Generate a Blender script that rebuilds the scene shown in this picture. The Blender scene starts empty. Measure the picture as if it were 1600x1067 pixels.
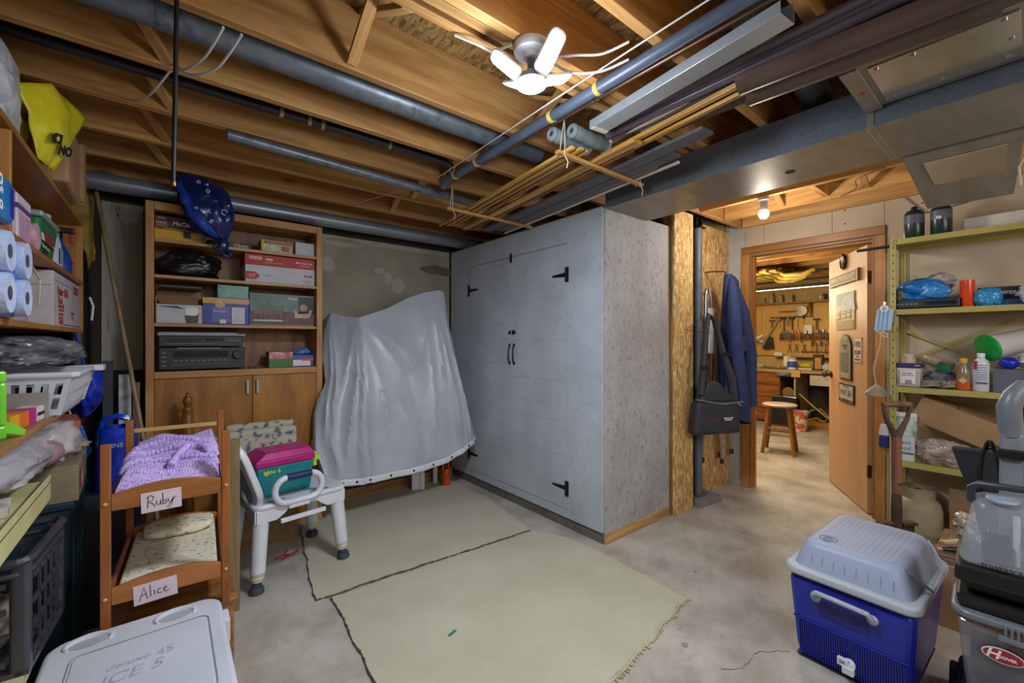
import bpy, bmesh, math, random
from mathutils import Vector, Matrix, Euler, noise
random.seed(11)
sc = bpy.context.scene
col = sc.collection
PI = math.pi
def R(a): return math.radians(a)

# ---------------------------------------------------------------- camera
cam = bpy.data.objects.new('camera', bpy.data.cameras.new('camera'))
col.objects.link(cam)
cam.location = (0, 0, 1.30)
cam.rotation_euler = (R(90), 0, R(51.0018 - 90))
cam.data.sensor_width = 36
cam.data.lens = 36 * 665.6 / 1600
cam.data.clip_start = 0.02
sc.camera = cam

# ---------------------------------------------------------------- world, lamps, exposure
sc.view_settings.view_transform = 'Standard'
sc.view_settings.look = 'None'
sc.view_settings.gamma = 1
sc.view_settings.use_curve_mapping = False
sc.view_settings.exposure = -0.10
wd = bpy.data.worlds.new('basement_dark'); sc.world = wd; wd.use_nodes = True
wd.node_tree.nodes['Background'].inputs[0].default_value = (0.9, 0.92, 1, 1)
wd.node_tree.nodes['Background'].inputs[1].default_value = 0.1
def lamp(name, kind, loc, power, color, size=0.1, rot=(0, 0, 0), size_y=None):
    d = bpy.data.lights.new(name, kind); d.energy = power; d.color = color
    if kind == 'AREA':
        d.size = size
        if size_y: d.shape = 'RECTANGLE'; d.size_y = size_y
    else: d.shadow_soft_size = size
    o = bpy.data.objects.new(name, d); col.objects.link(o); o.location = loc; o.rotation_euler = rot
    return o
L_FAN = lamp('fan_lamp_light', 'POINT', (0.960, 1.085, 2.07), 20, (0.80, 0.89, 1.0), 0.10)
L_FAN2 = lamp('fan_lamp_downlight', 'AREA', (0.960, 1.085, 2.145), 30, (0.80, 0.89, 1.0), 0.30)
L_BULB = lamp('hall_bulb_light', 'POINT', (3.25, 1.21, 2.11), 15, (1.0, 0.92, 0.82), 0.05)
L_REAR = lamp('rear_fill_light', 'AREA', (0.7, -1.5, 2.2), 46, (0.95, 0.97, 1.0), 2.2, (R(38), 0, 0), 1.2)  # soft fill added behind the camera, not an actual fixture
L_SIDE = lamp('rear_side_fill', 'POINT', (2.5, -1.1, 1.75), 42, (1.0, 0.94, 0.88), 0.30)  # added fill that brightens joist undersides and ducts from behind the camera
L_WORK = lamp('workshop_light', 'POINT', (5.7, 2.35, 1.80), 70, (1.0, 0.82, 0.52), 0.25)
L_WORK2 = lamp('workshop_front_light', 'AREA', (5.0, 2.2, 2.25), 40, (1.0, 0.84, 0.58), 1.0, (0, 0, 0), 1.0)

# ---------------------------------------------------------------- materials
def C(h):
    h = h.lstrip('#'); v = [int(h[i:i+2], 16) / 255 for i in (0, 2, 4)]
    return tuple((c / 12.92 if c <= .04045 else ((c + .055) / 1.055) ** 2.4) for c in v) + (1,)
MATS = {}
def _new(name):
    m = bpy.data.materials.new(name); m.use_nodes = True
    nt = m.node_tree; b = nt.nodes['Principled BSDF']
    return m, nt, b
def _coord(nt, scale=(1, 1, 1), rot=(0, 0, 0), rnd=True):
    tc = nt.nodes.new('ShaderNodeTexCoord'); mp = nt.nodes.new('ShaderNodeMapping')
    mp.inputs['Scale'].default_value = scale; mp.inputs['Rotation'].default_value = rot
    src = tc.outputs['Object']
    if rnd:
        oi = nt.nodes.new('ShaderNodeObjectInfo'); ad = nt.nodes.new('ShaderNodeVectorMath'); ad.operation = 'ADD'
        ml = nt.nodes.new('ShaderNodeMath'); ml.operation = 'MULTIPLY'; ml.inputs[1].default_value = 37.0
        nt.links.new(oi.outputs['Random'], ml.inputs[0]); nt.links.new(src, ad.inputs[0]); nt.links.new(ml.outputs[0], ad.inputs[1])
        src = ad.outputs[0]
    nt.links.new(src, mp.inputs['Vector'])
    return mp.outputs['Vector']
def _noise(nt, vec, scale, detail=4, rough=.55, dist=0):
    n = nt.nodes.new('ShaderNodeTexNoise'); n.inputs['Scale'].default_value = scale
    n.inputs['Detail'].default_value = detail; n.inputs['Roughness'].default_value = rough; n.inputs['Distortion'].default_value = dist
    nt.links.new(vec, n.inputs['Vector']); return n.outputs['Fac']
def _ramp(nt, fac, stops):
    r = nt.nodes.new('ShaderNodeValToRGB'); e = r.color_ramp.elements
    e[0].position, e[0].color = stops[0]; e[1].position, e[1].color = stops[-1]
    for p, c in stops[1:-1]:
        k = e.new(p); k.color = c
    nt.links.new(fac, r.inputs['Fac']); return r.outputs['Color']
def _bump(nt, b, fac, s, dist=.01):
    bp = nt.nodes.new('ShaderNodeBump'); bp.inputs['Strength'].default_value = s; bp.inputs['Distance'].default_value = dist
    nt.links.new(fac, bp.inputs['Height']); nt.links.new(bp.outputs['Normal'], b.inputs['Normal'])
def _mix(nt, fac, a, bcol, mode='MIX', val=None):
    m = nt.nodes.new('ShaderNodeMix'); m.data_type = 'RGBA'; m.blend_type = mode
    if fac is None: m.inputs[0].default_value = val
    else: nt.links.new(fac, m.inputs[0])
    for i, v in ((6, a), (7, bcol)):
        if isinstance(v, tuple): m.inputs[i].default_value = v
        else: nt.links.new(v, m.inputs[i])
    return m.outputs[2]
def mat(name, c1, c2=None, rough=.55, metal=0, scale=9, bump=0, bscale=70, emit=0, trans=0, alpha=1, coat=0, ior=1.45, sub=0, lo=.38, hi=.66):
    if name in MATS: return MATS[name]
    m, nt, b = _new(name)
    b.inputs['Roughness'].default_value = rough; b.inputs['Metallic'].default_value = metal
    v = _coord(nt)
    c1 = C(c1) if isinstance(c1, str) else c1
    if c2 is None: c2 = tuple(min(1, x * .84) for x in c1[:3]) + (1,)
    else: c2 = C(c2)
    f = _noise(nt, v, scale)
    nt.links.new(_ramp(nt, f, [(lo, c1), (hi, c2)]), b.inputs['Base Color'])
    if bump: _bump(nt, b, _noise(nt, v, bscale, 3), bump)
    if emit:
        b.inputs['Emission Color'].default_value = c1; b.inputs['Emission Strength'].default_value = emit
    if trans: b.inputs['Transmission Weight'].default_value = trans; b.inputs['IOR'].default_value = ior
    if alpha < 1: b.inputs['Alpha'].default_value = alpha
    if coat: b.inputs['Coat Weight'].default_value = coat; b.inputs['Coat Roughness'].default_value = .12
    MATS[name] = m; return m
def wood(name, c1, c2=None, axis='x', fine=16, rough=.5, knots=True, var=.22, bump=.15):
    if name in MATS: return MATS[name]
    m, nt, b = _new(name)
    s = {'x': (1.1, fine, fine), 'y': (fine, 1.1, fine), 'z': (fine, fine, 1.1)}[axis]
    v = _coord(nt, s)
    f = _noise(nt, v, 1.5, 6, .62, .8)
    dark = tuple(x * .62 for x in C(c2)[:3]) + (1,)
    c = _ramp(nt, f, [(.22, dark), (.42, C(c2)), (.66, C(c1))])
    if knots:
        s2 = {'x': (2.2, 6, 6), 'y': (6, 2.2, 6), 'z': (6, 6, 2.2)}[axis]
        v2 = _coord(nt, s2)
        vo = nt.nodes.new('ShaderNodeTexVoronoi'); vo.inputs['Scale'].default_value = .9; nt.links.new(v2, vo.inputs['Vector'])
        k = _ramp(nt, vo.outputs['Distance'], [(.05, (.30, .16, .08, 1)), (.10, (.75, .62, .5, 1)), (.16, (1, 1, 1, 1))])
        c = _mix(nt, None, c, k, 'MULTIPLY', .9)
    oi = nt.nodes.new('ShaderNodeObjectInfo')
    hv = nt.nodes.new('ShaderNodeHueSaturation'); mr = nt.nodes.new('ShaderNodeMapRange')
    mr.inputs['To Min'].default_value = 1 - var; mr.inputs['To Max'].default_value = 1 + var
    nt.links.new(oi.outputs['Random'], mr.inputs['Value']); nt.links.new(mr.outputs[0], hv.inputs['Value'])
    nt.links.new(c, hv.inputs['Color']); nt.links.new(hv.outputs[0], b.inputs['Base Color'])
    b.inputs['Roughness'].default_value = rough
    if bump: _bump(nt, b, f, bump, .003)
    MATS[name] = m; return m
def osb(name, cols, plane='xz', size=1.0, rough=.65, contrast=1.0, bump=.25, long='v'):
    if name in MATS: return MATS[name]
    m, nt, b = _new(name)
    def strand(rot, sc_):
        v = _coord(nt, sc_, rot, False)
        nz = nt.nodes.new('ShaderNodeTexNoise'); nz.inputs['Scale'].default_value = 2.0
        nt.links.new(v, nz.inputs['Vector'])
        ad = _mix(nt, None, v, nz.outputs['Color'], 'ADD', .55)
        vo = nt.nodes.new('ShaderNodeTexVoronoi'); vo.inputs['Scale'].default_value = 1.0
        nt.links.new(ad, vo.inputs['Vector'])
        sp = nt.nodes.new('ShaderNodeSeparateColor'); nt.links.new(vo.outputs['Color'], sp.inputs[0])
        return sp.outputs[0]
    a, c = 62 / size, 15 / size
    if plane == 'xz': sA, sB, rA, rB = (a, a, c), (a, a, c), (0, R(25), 0), (0, R(-48), 0)
    elif plane == 'yz': sA, sB, rA, rB = (a, a, c), (a, a, c), (R(25), 0, 0), (R(-48), 0, 0)
    else: sA, sB, rA, rB = (a, c, a), (a, c, a), (0, 0, R(25)), (0, 0, R(-60))
    f1, f2 = strand(rA, sA), strand(rB, sB)
    sel = _noise(nt, _coord(nt, (1, 1, 1), (0, 0, 0), False), 14 / size, 2)
    st = nt.nodes.new('ShaderNodeMath'); st.operation = 'GREATER_THAN'; st.inputs[1].default_value = .5; nt.links.new(sel, st.inputs[0])
    mx = nt.nodes.new('ShaderNodeMix'); nt.links.new(st.outputs[0], mx.inputs[0]); nt.links.new(f1, mx.inputs[2]); nt.links.new(f2, mx.inputs[3])
    n = len(cols)
    cc = _ramp(nt, mx.outputs[0], [(i / (n - 1), C(h)) for i, h in enumerate(cols)])
    nt.links.new(cc, b.inputs['Base Color']); b.inputs['Roughness'].default_value = rough
    if bump: _bump(nt, b, mx.outputs[0], bump, .004)
    MATS[name] = m; return m
def speck(name, base, dark, scale=60, th=.60, rough=.6, big=None, stretch=(1, 1, 1), bump=.1, soft=.07):
    """painted surface: base colour with darker flecks and slow variation"""
    if name in MATS: return MATS[name]
    m, nt, b = _new(name)
    v = _coord(nt, stretch, (0, 0, 0), False)
    f = _noise(nt, v, scale, 5, .7)
    g = _noise(nt, v, 3.2, 3)
    base2 = tuple(x * .82 for x in C(base)[:3]) + (1,)
    bc = _ramp(nt, g, [(.35, C(base)), (.7, C(big) if big else base2)])
    k = _ramp(nt, f, [(th, (0, 0, 0, 1)), (th + soft, (1, 1, 1, 1))])
    nt.links.new(_mix(nt, k, bc, C(dark)), b.inputs['Base Color'])
    b.inputs['Roughness'].default_value = rough
    if bump: _bump(nt, b, f, bump, .004)
    MATS[name] = m; return m

# ---------------------------------------------------------------- mesh builder
class MB:
    def __init__(s): s.bm = bmesh.new()
    def _add(s, verts, faces):
        vs = [s.bm.verts.new(v) for v in verts]
        for f in faces:
            try: s.bm.faces.new([vs[i] for i in f])
            except ValueError: pass
        return s
    def box(s, c, d, rot=(0, 0, 0)):
        m = Euler(rot).to_matrix(); hx, hy, hz = d[0] / 2, d[1] / 2, d[2] / 2
        vs = [Vector(c) + m @ Vector((x * hx, y * hy, z * hz)) for x in (-1, 1) for y in (-1, 1) for z in (-1, 1)]
        return s._add(vs, [(0, 1, 3, 2), (4, 6, 7, 5), (0, 4, 5, 1), (2, 3, 7, 6), (0, 2, 6, 4), (1, 5, 7, 3)])
    def bb(s, x0, x1, y0, y1, z0, z1): return s.box(((x0 + x1) / 2, (y0 + y1) / 2, (z0 + z1) / 2), (abs(x1 - x0), abs(y1 - y0), abs(z1 - z0)))
    def frus(s, b0, b1, z0, z1):
        """tapered box: b=(x0,x1,y0,y1) at z0 and z1"""
        vs = []
        for (x0, x1, y0, y1), z in ((b0, z0), (b1, z1)): vs += [(x0, y0, z), (x1, y0, z), (x1, y1, z), (x0, y1, z)]
        return s._add(vs, [(3, 2, 1, 0), (4, 5, 6, 7), (0, 1, 5, 4), (1, 2, 6, 5), (2, 3, 7, 6), (3, 0, 4, 7)])
    def tube(s, pts, r, seg=10, cap=True):
        pts = [Vector(p) for p in pts]; n = len(pts)
        rs = r if isinstance(r, (list, tuple)) else [r] * n
        t0 = (pts[1] - pts[0]).normalized()
        up = Vector((0, 0, 1)) if abs(t0.z) < .9 else Vector((1, 0, 0))
        a = t0.cross(up).normalized(); rings = []
        for i, p in enumerate(pts):
            t = (pts[min(i + 1, n - 1)] - pts[max(i - 1, 0)]).normalized()
            a = (a - t * a.dot(t)).normalized(); bq = t.cross(a)
            rings.append([s.bm.verts.new(p + (a * math.cos(2 * PI * k / seg) + bq * math.sin(2 * PI * k / seg)) * rs[i]) for k in range(seg)])
        for i in range(n - 1):
            for k in range(seg):
                s.bm.faces.new((rings[i][k], rings[i][(k + 1) % seg], rings[i + 1][(k + 1) % seg], rings[i + 1][k]))
        if cap:
            s.bm.faces.new(rings[0][::-1]); s.bm.faces.new(rings[-1])
        return s
    def lathe(s, prof, seg=20, loc=(0, 0, 0), rot=(0, 0, 0), cap=True):
        m = Euler(rot).to_matrix(); L = Vector(loc); rings = []
        for r, z in prof:
            r = max(r, 1e-4)
            rings.append([s.bm.verts.new(L + m @ Vector((r * math.cos(2 * PI * k / seg), r * math.sin(2 * PI * k / seg), z))) for k in range(seg)])
        for i in range(len(prof) - 1):
            for k in range(seg):
                s.bm.faces.new((rings[i][k], rings[i][(k + 1) % seg], rings[i + 1][(k + 1) % seg], rings[i + 1][k]))
        if cap:
            s.bm.faces.new(rings[0][::-1]); s.bm.faces.new(rings[-1])
        return s
    def prism(s, poly, h, loc=(0, 0, 0), rot=(0, 0, 0)):
        """2d outline in xy extruded along z by h, then rotated and moved"""
        m = Euler(rot).to_matrix(); L = Vector(loc); n = len(poly)
        vs = [L + m @ Vector((x, y, 0)) for x, y in poly] + [L + m @ Vector((x, y, h)) for x, y in poly]
        fs = [tuple(range(n))[::-1], tuple(range(n, 2 * n))] + [(i, (i + 1) % n, n + (i + 1) % n, n + i) for i in range(n)]
        return s._add(vs, fs)
    def grid(s, fn, nu, nv, cu=False):
        vs = [[s.bm.verts.new(fn(i / (nu if cu else nu - 1), j / (nv - 1))) for j in range(nv)] for i in range(nu)]
        for i in range(nu if cu else nu - 1):
            for j in range(nv - 1):
                i2 = (i + 1) % nu
                s.bm.faces.new((vs[i][j], vs[i2][j], vs[i2][j + 1], vs[i][j + 1]))
        return s
    def blob(s, c, r, amp=.15, freq=2.0, seed=0, sub=4, floor=None, pw=1.0, fine=0, ff=7):
        tmp = bmesh.new(); bmesh.ops.create_icosphere(tmp, subdivisions=sub, radius=1)
        so = Vector((seed * 7.3, seed * 3.1, seed * 1.7)); mp = {}
        for v in tmp.verts:
            p = v.co.normalized()
            q = Vector([math.copysign(abs(x) ** pw, x) for x in p])
            d = 1 + amp * noise.noise(p * freq + so)
            if fine: d += fine * (abs(noise.noise(p * ff + so * 2)) - .25)
            w = Vector((q.x * r[0] * d, q.y * r[1] * d, q.z * r[2] * d)) + Vector(c)
            if floor is not None and w.z < floor: w.z = floor + (w.z - floor) * .02
            mp[v] = s.bm.verts.new(w)
        for f in tmp.faces: s.bm.faces.new([mp[v] for v in f.verts])
        tmp.free(); return s
    def build(s, name, m, parent=None, smooth=None, bevel=0, loc=None, rz=0, solid=0, sub=0, seg=2, kind=None):
        bmesh.ops.recalc_face_normals(s.bm, faces=s.bm.faces)
        me = bpy.data.meshes.new(name)
        if smooth:
            lim = R(smooth if smooth is not True else 40)
            for f in s.bm.faces: f.smooth = True
            for e in s.bm.edges:
                if len(e.link_faces) == 2 and e.calc_face_angle(0) > lim: e.smooth = False
        s.bm.to_mesh(me); s.bm.free()
        me.materials.append(m)
        o = bpy.data.objects.new(name, me); col.objects.link(o)
        if parent: o.parent = parent
        if loc: o.location = loc
        if rz: o.rotation_euler = (0, 0, rz)
        if solid:
            q = o.modifiers.new('solid', 'SOLIDIFY'); q.thickness = solid
        if sub:
            q = o.modifiers.new('sub', 'SUBSURF'); q.levels = sub; q.render_levels = sub
        if bevel:
            q = o.modifiers.new('bevel', 'BEVEL'); q.width = bevel; q.segments = seg; q.limit_method = 'ANGLE'; q.angle_limit = R(40)
        if kind: o['kind'] = kind
        return o
def thing(name, label, cat, loc=(0, 0, 0), rz=0, group=None, rot=None):
    o = bpy.data.objects.new(name, None); col.objects.link(o); o.empty_display_size = .05
    o.location = loc; o.rotation_euler = rot if rot else (0, 0, rz)
    return tag(o, label, cat, group)
def tag(o, label, cat, group=None):
    o['label'] = label; o['category'] = cat
    if group: o['group'] = group
    return o
def struct(o): o['kind'] = 'structure'; return o
def lab(o, l): o['label'] = l; return o
def box1(name, x0, x1, y0, y1, z0, z1, m, parent=None, bevel=0): return MB().bb(x0, x1, y0, y1, z0, z1).build(name, m, parent, bevel=bevel)
FX = (R(90), 0, R(90))      # flat piece facing +X
FNX = (R(90), 0, R(-90))    # facing -X
FNY = (R(90), 0, 0)         # facing -Y
def text(s_, m, parent, loc, rot, w=None, size=.05, name='lettering', ex=.0006, spin=0, bold=0, shear=0, align='CENTER'):
    cu = bpy.data.curves.new(name, 'FONT'); cu.body = s_; cu.size = size; cu.extrude = ex; cu.align_x = align; cu.align_y = 'CENTER'
    cu.offset = bold; cu.shear = shear; cu.resolution_u = 3
    to = bpy.data.objects.new(name, cu)
    me = bpy.data.meshes.new_from_object(to)
    bpy.data.objects.remove(to)
    me.name = name; me.materials.clear(); me.materials.append(m)
    xs = [v.co.x for v in me.vertices]
    if w and xs:
        k = w / (max(xs) - min(xs))
        for v in me.vertices: v.co = Vector((v.co.x * k, v.co.y * k, v.co.z))
    o = bpy.data.objects.new(name, me); col.objects.link(o)
    if parent: o.parent = parent
    o.location = loc
    o.rotation_euler = (Euler(rot).to_matrix() @ Matrix.Rotation(spin, 3, 'Z')).to_euler()
    return o
def flat(name, m, parent, loc, rot, w, h, t=.0012, spin=0, poly=None):
    """thin label or patch; local xy plane centred on loc"""
    b = MB()
    if poly: b.prism(poly, t)
    else: b.bb(-w / 2, w / 2, -h / 2, h / 2, 0, t)
    o = b.build(name, m, parent); o.location = loc
    o.rotation_euler = (Euler(rot).to_matrix() @ Matrix.Rotation(spin, 3, 'Z')).to_euler()
    return o
def carton(name, label, cat, loc, rz, d, m, group=None, bevel=.003, rot=None):
    """closed box standing on loc (centre of its base); flaps show as a seam on top"""
    t = thing(name, label, cat, loc, rz, group, rot)
    MB().bb(-d[0]/2, d[0]/2, -d[1]/2, d[1]/2, 0, d[2]).build('box_body', m, t, bevel=bevel)
    return t
def copy_tree(o, parent=None):
    c = o.copy(); col.objects.link(c); c.parent = parent
    for ch in list(o.children): copy_tree(ch, c)
    return c
def circ(r, n=24, a0=0, a1=2 * PI, cx=0, cy=0): return [(cx + r * math.cos(a0 + (a1 - a0) * i / n), cy + r * math.sin(a0 + (a1 - a0) * i / n)) for i in range(n)]
def rrect(w, h, r, n=5):
    out = []
    for cx, cy, a in ((w/2-r, h/2-r, 0), (-w/2+r, h/2-r, PI/2), (-w/2+r, -h/2+r, PI), (w/2-r, -h/2+r, 1.5*PI)):
        out += [(cx + r * math.cos(a + PI/2 * i / n), cy + r * math.sin(a + PI/2 * i / n)) for i in range(n + 1)]
    return out
# ---------------------------------------------------------------- common materials
JX = wood('joist_wood_x', '#C99A5C', '#AC7A42', 'x', 13)
JY = wood('joist_wood_y', '#CDA062', '#B08048', 'y', 13)
JZ = wood('brace_wood', '#C4945A', '#A87848', 'z', 13)
OSB_F = osb('subfloor_osb', ['#5A4020', '#7A5A30', '#8E6C3C', '#A5844F', '#6B4C26'], 'xy', .8)
OSB_W = osb('osb_panel', ['#9A7238', '#BE9456', '#D2AC6C', '#E6CC98', '#A87C42', '#C8A062'], 'xz', .8)
GALV = speck('galvanised_sheet', '#8E9499', '#737A82', 30, .55, .38, '#80878D', (1, 1, 1), .03, .2)
GALV.node_tree.nodes['Principled BSDF'].inputs['Metallic'].default_value = .75
DUCTB = speck('duct_side_metal', '#7A8490', '#5E6873', 120, .5, .40, '#6A7480', (1, 1, 1), .06, .15)
DUCTB.node_tree.nodes['Principled BSDF'].inputs['Metallic'].default_value = .5
DUCTU = speck('duct_underside', '#9A9488', '#857E72', 5, .5, .42, '#8A857B', (1, 4, 1), .02, .25)
DUCTU.node_tree.nodes['Principled BSDF'].inputs['Metallic'].default_value = .6
PIPEG = speck('round_duct_metal', '#9097A0', '#7D858E', 22, .55, .34, '#868E97', (1, 1, 1), .03, .2)
PIPEG.node_tree.nodes['Principled BSDF'].inputs['Metallic'].default_value = .4
FOIL = speck('foil_patch', '#E2D8C6', '#C9C0B4', 5, .55, .20, '#CFC4B0', (1, 2, 1), .25, .2)
FOIL.node_tree.nodes['Principled BSDF'].inputs['Metallic'].default_value = .9
BLACK = mat('black_plastic', '#101113', '#17181A', .42)
BLKM = mat('black_iron', '#131316', '#1D1D20', .5, .3)
WHITE = mat('white_plastic', '#DCDDE0', '#D0D2D6', .4)
WHITEM = mat('white_matte', '#E2E0DC', '#D5D2CC', .8)
GREYP = mat('grey_plastic', '#72767E', '#666A72', .38)
CARD = mat('cardboard', '#A88660', '#9A7853', .85, 0, 6, .05, 90)
CARDD = mat('cardboard_dark', '#8A6D4C', '#7A5E3F', .85, 0, 6)
CHROME = mat('chrome', '#C8CACC', '#B8BABD', .22, .95)
BRASS = mat('aged_brass', '#6D5434', '#55402A', .35, .8)
INK = mat('black_ink', '#151515', '#151515', .8)
INKW = mat('white_ink', '#EDEBE6', '#E8E6E0', .7)
INKR = mat('red_ink', '#9E2430', '#922030', .7)
CREAM = mat('cream_steel', '#C9C48E', '#BDB880', .45, .1)
YSTEEL = mat('yellow_green_steel', '#AEA158', '#A2954E', .45, .1, 5)
CLEARP = mat('clear_plastic', '#C6C6C8', '#B8B9BC', .18, 0, 6, .6, 16, trans=.55, ior=1.2)
CLEARB = mat('clear_bag_plastic', '#B8AFA6', '#8F867C', .2, 0, 9, .8, 22, trans=.25, ior=1.15)
BLUEBAG = mat('blue_bag_plastic', '#1238B8', '#0C2A92', .25, 0, 8, .5, 18)
RUST = mat('red_accent', '#B02A2E', '#9C2228', .5)

# ---------------------------------------------------------------- floor and walls
CONC = speck('concrete', '#BDB7AC', '#A0988C', 7, .60, .62, '#978D80', (1, 1, 1), .04, .22)
def _concrete():
    nt = CONC.node_tree; b = nt.nodes['Principled BSDF']; l = b.inputs['Base Color'].links[0].from_socket
    v = _coord(nt, (1, 1, 1), (0, 0, 0), False)
    f = _ramp(nt, _noise(nt, v, 1.3, 5, .6, .6), [(.36, (1, 1, 1, 1)), (.72, (.89, .875, .855, 1))])
    g = _ramp(nt, _noise(nt, v, 26, 6, .75), [(.42, (1, 1, 1, 1)), (.70, (.84, .825, .81, 1))])
    nt.links.new(_mix(nt, None, _mix(nt, None, l, f, 'MULTIPLY', 1.0), g, 'MULTIPLY', 1.0), b.inputs['Base Color'])
_concrete()
fl = struct(MB().bb(-.68, 8.3, -2.6, 4.7, -.05, 0).build('floor', CONC))
CRK = mat('crack_dirt', '#6E655A', '#5E564C', .9)
def crack(pts, w):
    b = MB(); rnd = random.Random(len(pts))
    P_ = []
    for a, c in zip(pts, pts[1:]):
        n = 9
        for i in range(n):
            t = i / n
            P_.append(Vector((a[0] + (c[0] - a[0]) * t + rnd.uniform(-.005, .005), a[1] + (c[1] - a[1]) * t + rnd.uniform(-.005, .005), .0008)))
    b.tube(P_, [w * rnd.uniform(.5, 1.3) for _ in P_], 5)
    return b.build('crack', CRK, fl)
crack([(2.03, .66), (1.92, .74), (1.77, .74), (1.70, .80)], .0014)
crack([(1.66, .73), (1.50, .73), (1.40, .72)], .0011)
for x, y, r_ in ((1.72, .95, .020), (1.80, 1.02, .012), (2.32, 1.22, .016), (2.55, 1.05, .02), (1.45, .86, .016), (3.05, 1.25, .03)):
    MB().prism([(x + r_ * math.cos(a) * (1 + .5 * noise.noise(Vector((a * 1.3, x * 9, 0)))), y + r_ * .7 * math.sin(a) * (1 + .5 * noise.noise(Vector((a * 1.3, y * 9, 4))))) for a in [2*PI*i/18 for i in range(18)]], .0006).build('dirt_spot', mat('dirt_spot', '#8C8072', '#A39889', .95, 0, 40), fl)

WGREY = speck('unpainted_drywall', '#9C947F', '#8D8573', 4, .58, .8, '#8A8270', (1, 1, 1), .02, .2)
WTAN = speck('tan_drywall', '#C3B299', '#B5A48C', 6, .6, .8, '#B8A78E', (1, 1, 1), .02, .2)
PLAST = speck('plaster_fill', '#ABA79B', '#9F9A8C', 9, .6, .8, None, (1, 1, 1), .03, .2)
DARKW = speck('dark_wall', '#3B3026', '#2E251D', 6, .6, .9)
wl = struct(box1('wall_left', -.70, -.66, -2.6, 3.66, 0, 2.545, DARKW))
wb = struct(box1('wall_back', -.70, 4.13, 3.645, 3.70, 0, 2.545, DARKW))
# drywall sheets on the back wall, recessed joints between them
for x0, x1, z0, z1 in ((-.315, -.12, 1.12, 2.17), (-.112, .93, 1.12, 2.17), (.938, 2.15, .90, 2.17), (.938, 2.15, .12, .895)):
    box1('drywall_sheet', x0, x1, 3.633, 3.645, z0, z1, WGREY if z0 > .5 else OSB_W, wb)
box1('metal_corner_bead', .925, .962, 3.629, 3.633, 1.0, 2.2, PLAST, wb)
b = MB()
for z in [1.05 + .09 * i for i in range(12)]: b.lathe([(.004, 0), (.004, .002)], 8, (.944, 3.629, z), (R(90), 0, 0))
b.build('screw_heads', INK, wb)
def plaster(cx, cz, rx, rz, seed, y=3.633, n=22):
    rnd = random.Random(seed)
    p = [(cx + rx * math.cos(2*PI*i/n) * (1 + .3 * noise.noise(Vector((i * .6, seed, 0)))), cz + rz * math.sin(2*PI*i/n) * (1 + .3 * noise.noise(Vector((seed, i * .6, 0))))) for i in range(n)]
    return MB().prism(p, .0015, (0, y, 0), FNY).build('plaster_patch', PLAST, wb)
plaster(1.14, 2.12, .16, .035, 1); plaster(1.02, 1.93, .05, .06, 2); plaster(1.45, 1.92, .05, .03, 3)
plaster(1.62, 1.80, .06, .075, 4); plaster(1.52, 1.86, .04, .05, 5); plaster(1.98, 1.70, .05, .04, 6)
plaster(-.255, 1.72, .045, .40, 7); plaster(-.19, 2.10, .055, .05, 8)
box1('joint_tape', -.313, -.272, 3.6315, 3.633, 1.12, 2.17, PLAST, wb)
box1('top_tape', .965, 2.15, 3.6315, 3.633, 2.125, 2.168, PLAST, wb)
MILD = mat('mildew_stain', '#4A4128', '#5A5034', .9)
STAIN = mat('smoke_stain', '#6A624E', '#5B533F', .9, 0, 14)
b = MB()
p = [(2.02 + .17 * math.cos(a) * (1 + .4 * noise.noise(Vector((a * 1.4, 2, 0)))), 1.98 + .045 * math.sin(a) * (1 + .5 * noise.noise(Vector((3, a * 1.4, 0))))) for a in [2*PI*i/26 for i in range(26)]]
b.prism(p, .0008, (0, 3.633, 0), FNY); b.build('mildew_patch', STAIN, wb)
sp = struct(box1('baseboard_back', .30, 2.14, 3.56, 3.632, 0, .085, wood('sill_wood', '#B58F58', '#8A6536', 'x'), bevel=.002))

# door wall (right) with its opening
wr = MB()
wr.bb(4.04, 4.13, -2.6, .755, 0, 2.545).bb(4.04, 4.13, 1.615, 1.83, 0, 2.545).bb(4.04, 4.13, .755, 1.615, 2.07, 2.545)
wr = struct(wr.build('wall_right', WTAN))
WPALE = speck('pale_drywall', '#BEBBB6', '#B0ADA8', 6, .6, .8, None, (1, 1, 1), .02, .2)
for y0, y1, z0, z1, m in ((1.655, 1.80, 0, 2.42, WPALE), (1.50, 1.652, 2.14, 2.42, WTAN), (1.012, 1.497, 2.14, 2.42, WTAN), (.70, 1.009, 2.14, 2.42, WTAN), (-.40, .697, 0, 2.42, WTAN), (-2.6, -.403, 0, 2.42, WTAN)):
    box1('drywall_sheet', 4.030, 4.040, y0, y1, z0, z1, m, wr)
b = MB()
for y, z in ((.93, 2.30), (.93, 2.2), (1.06, 2.38), (.50, 2.25), (.2, 2.26)): b.lathe([(.005, 0), (.005, .002)], 8, (4.028, y, z), (0, R(90), 0))
b.build('drywall_screws', INK, wr)

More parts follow.
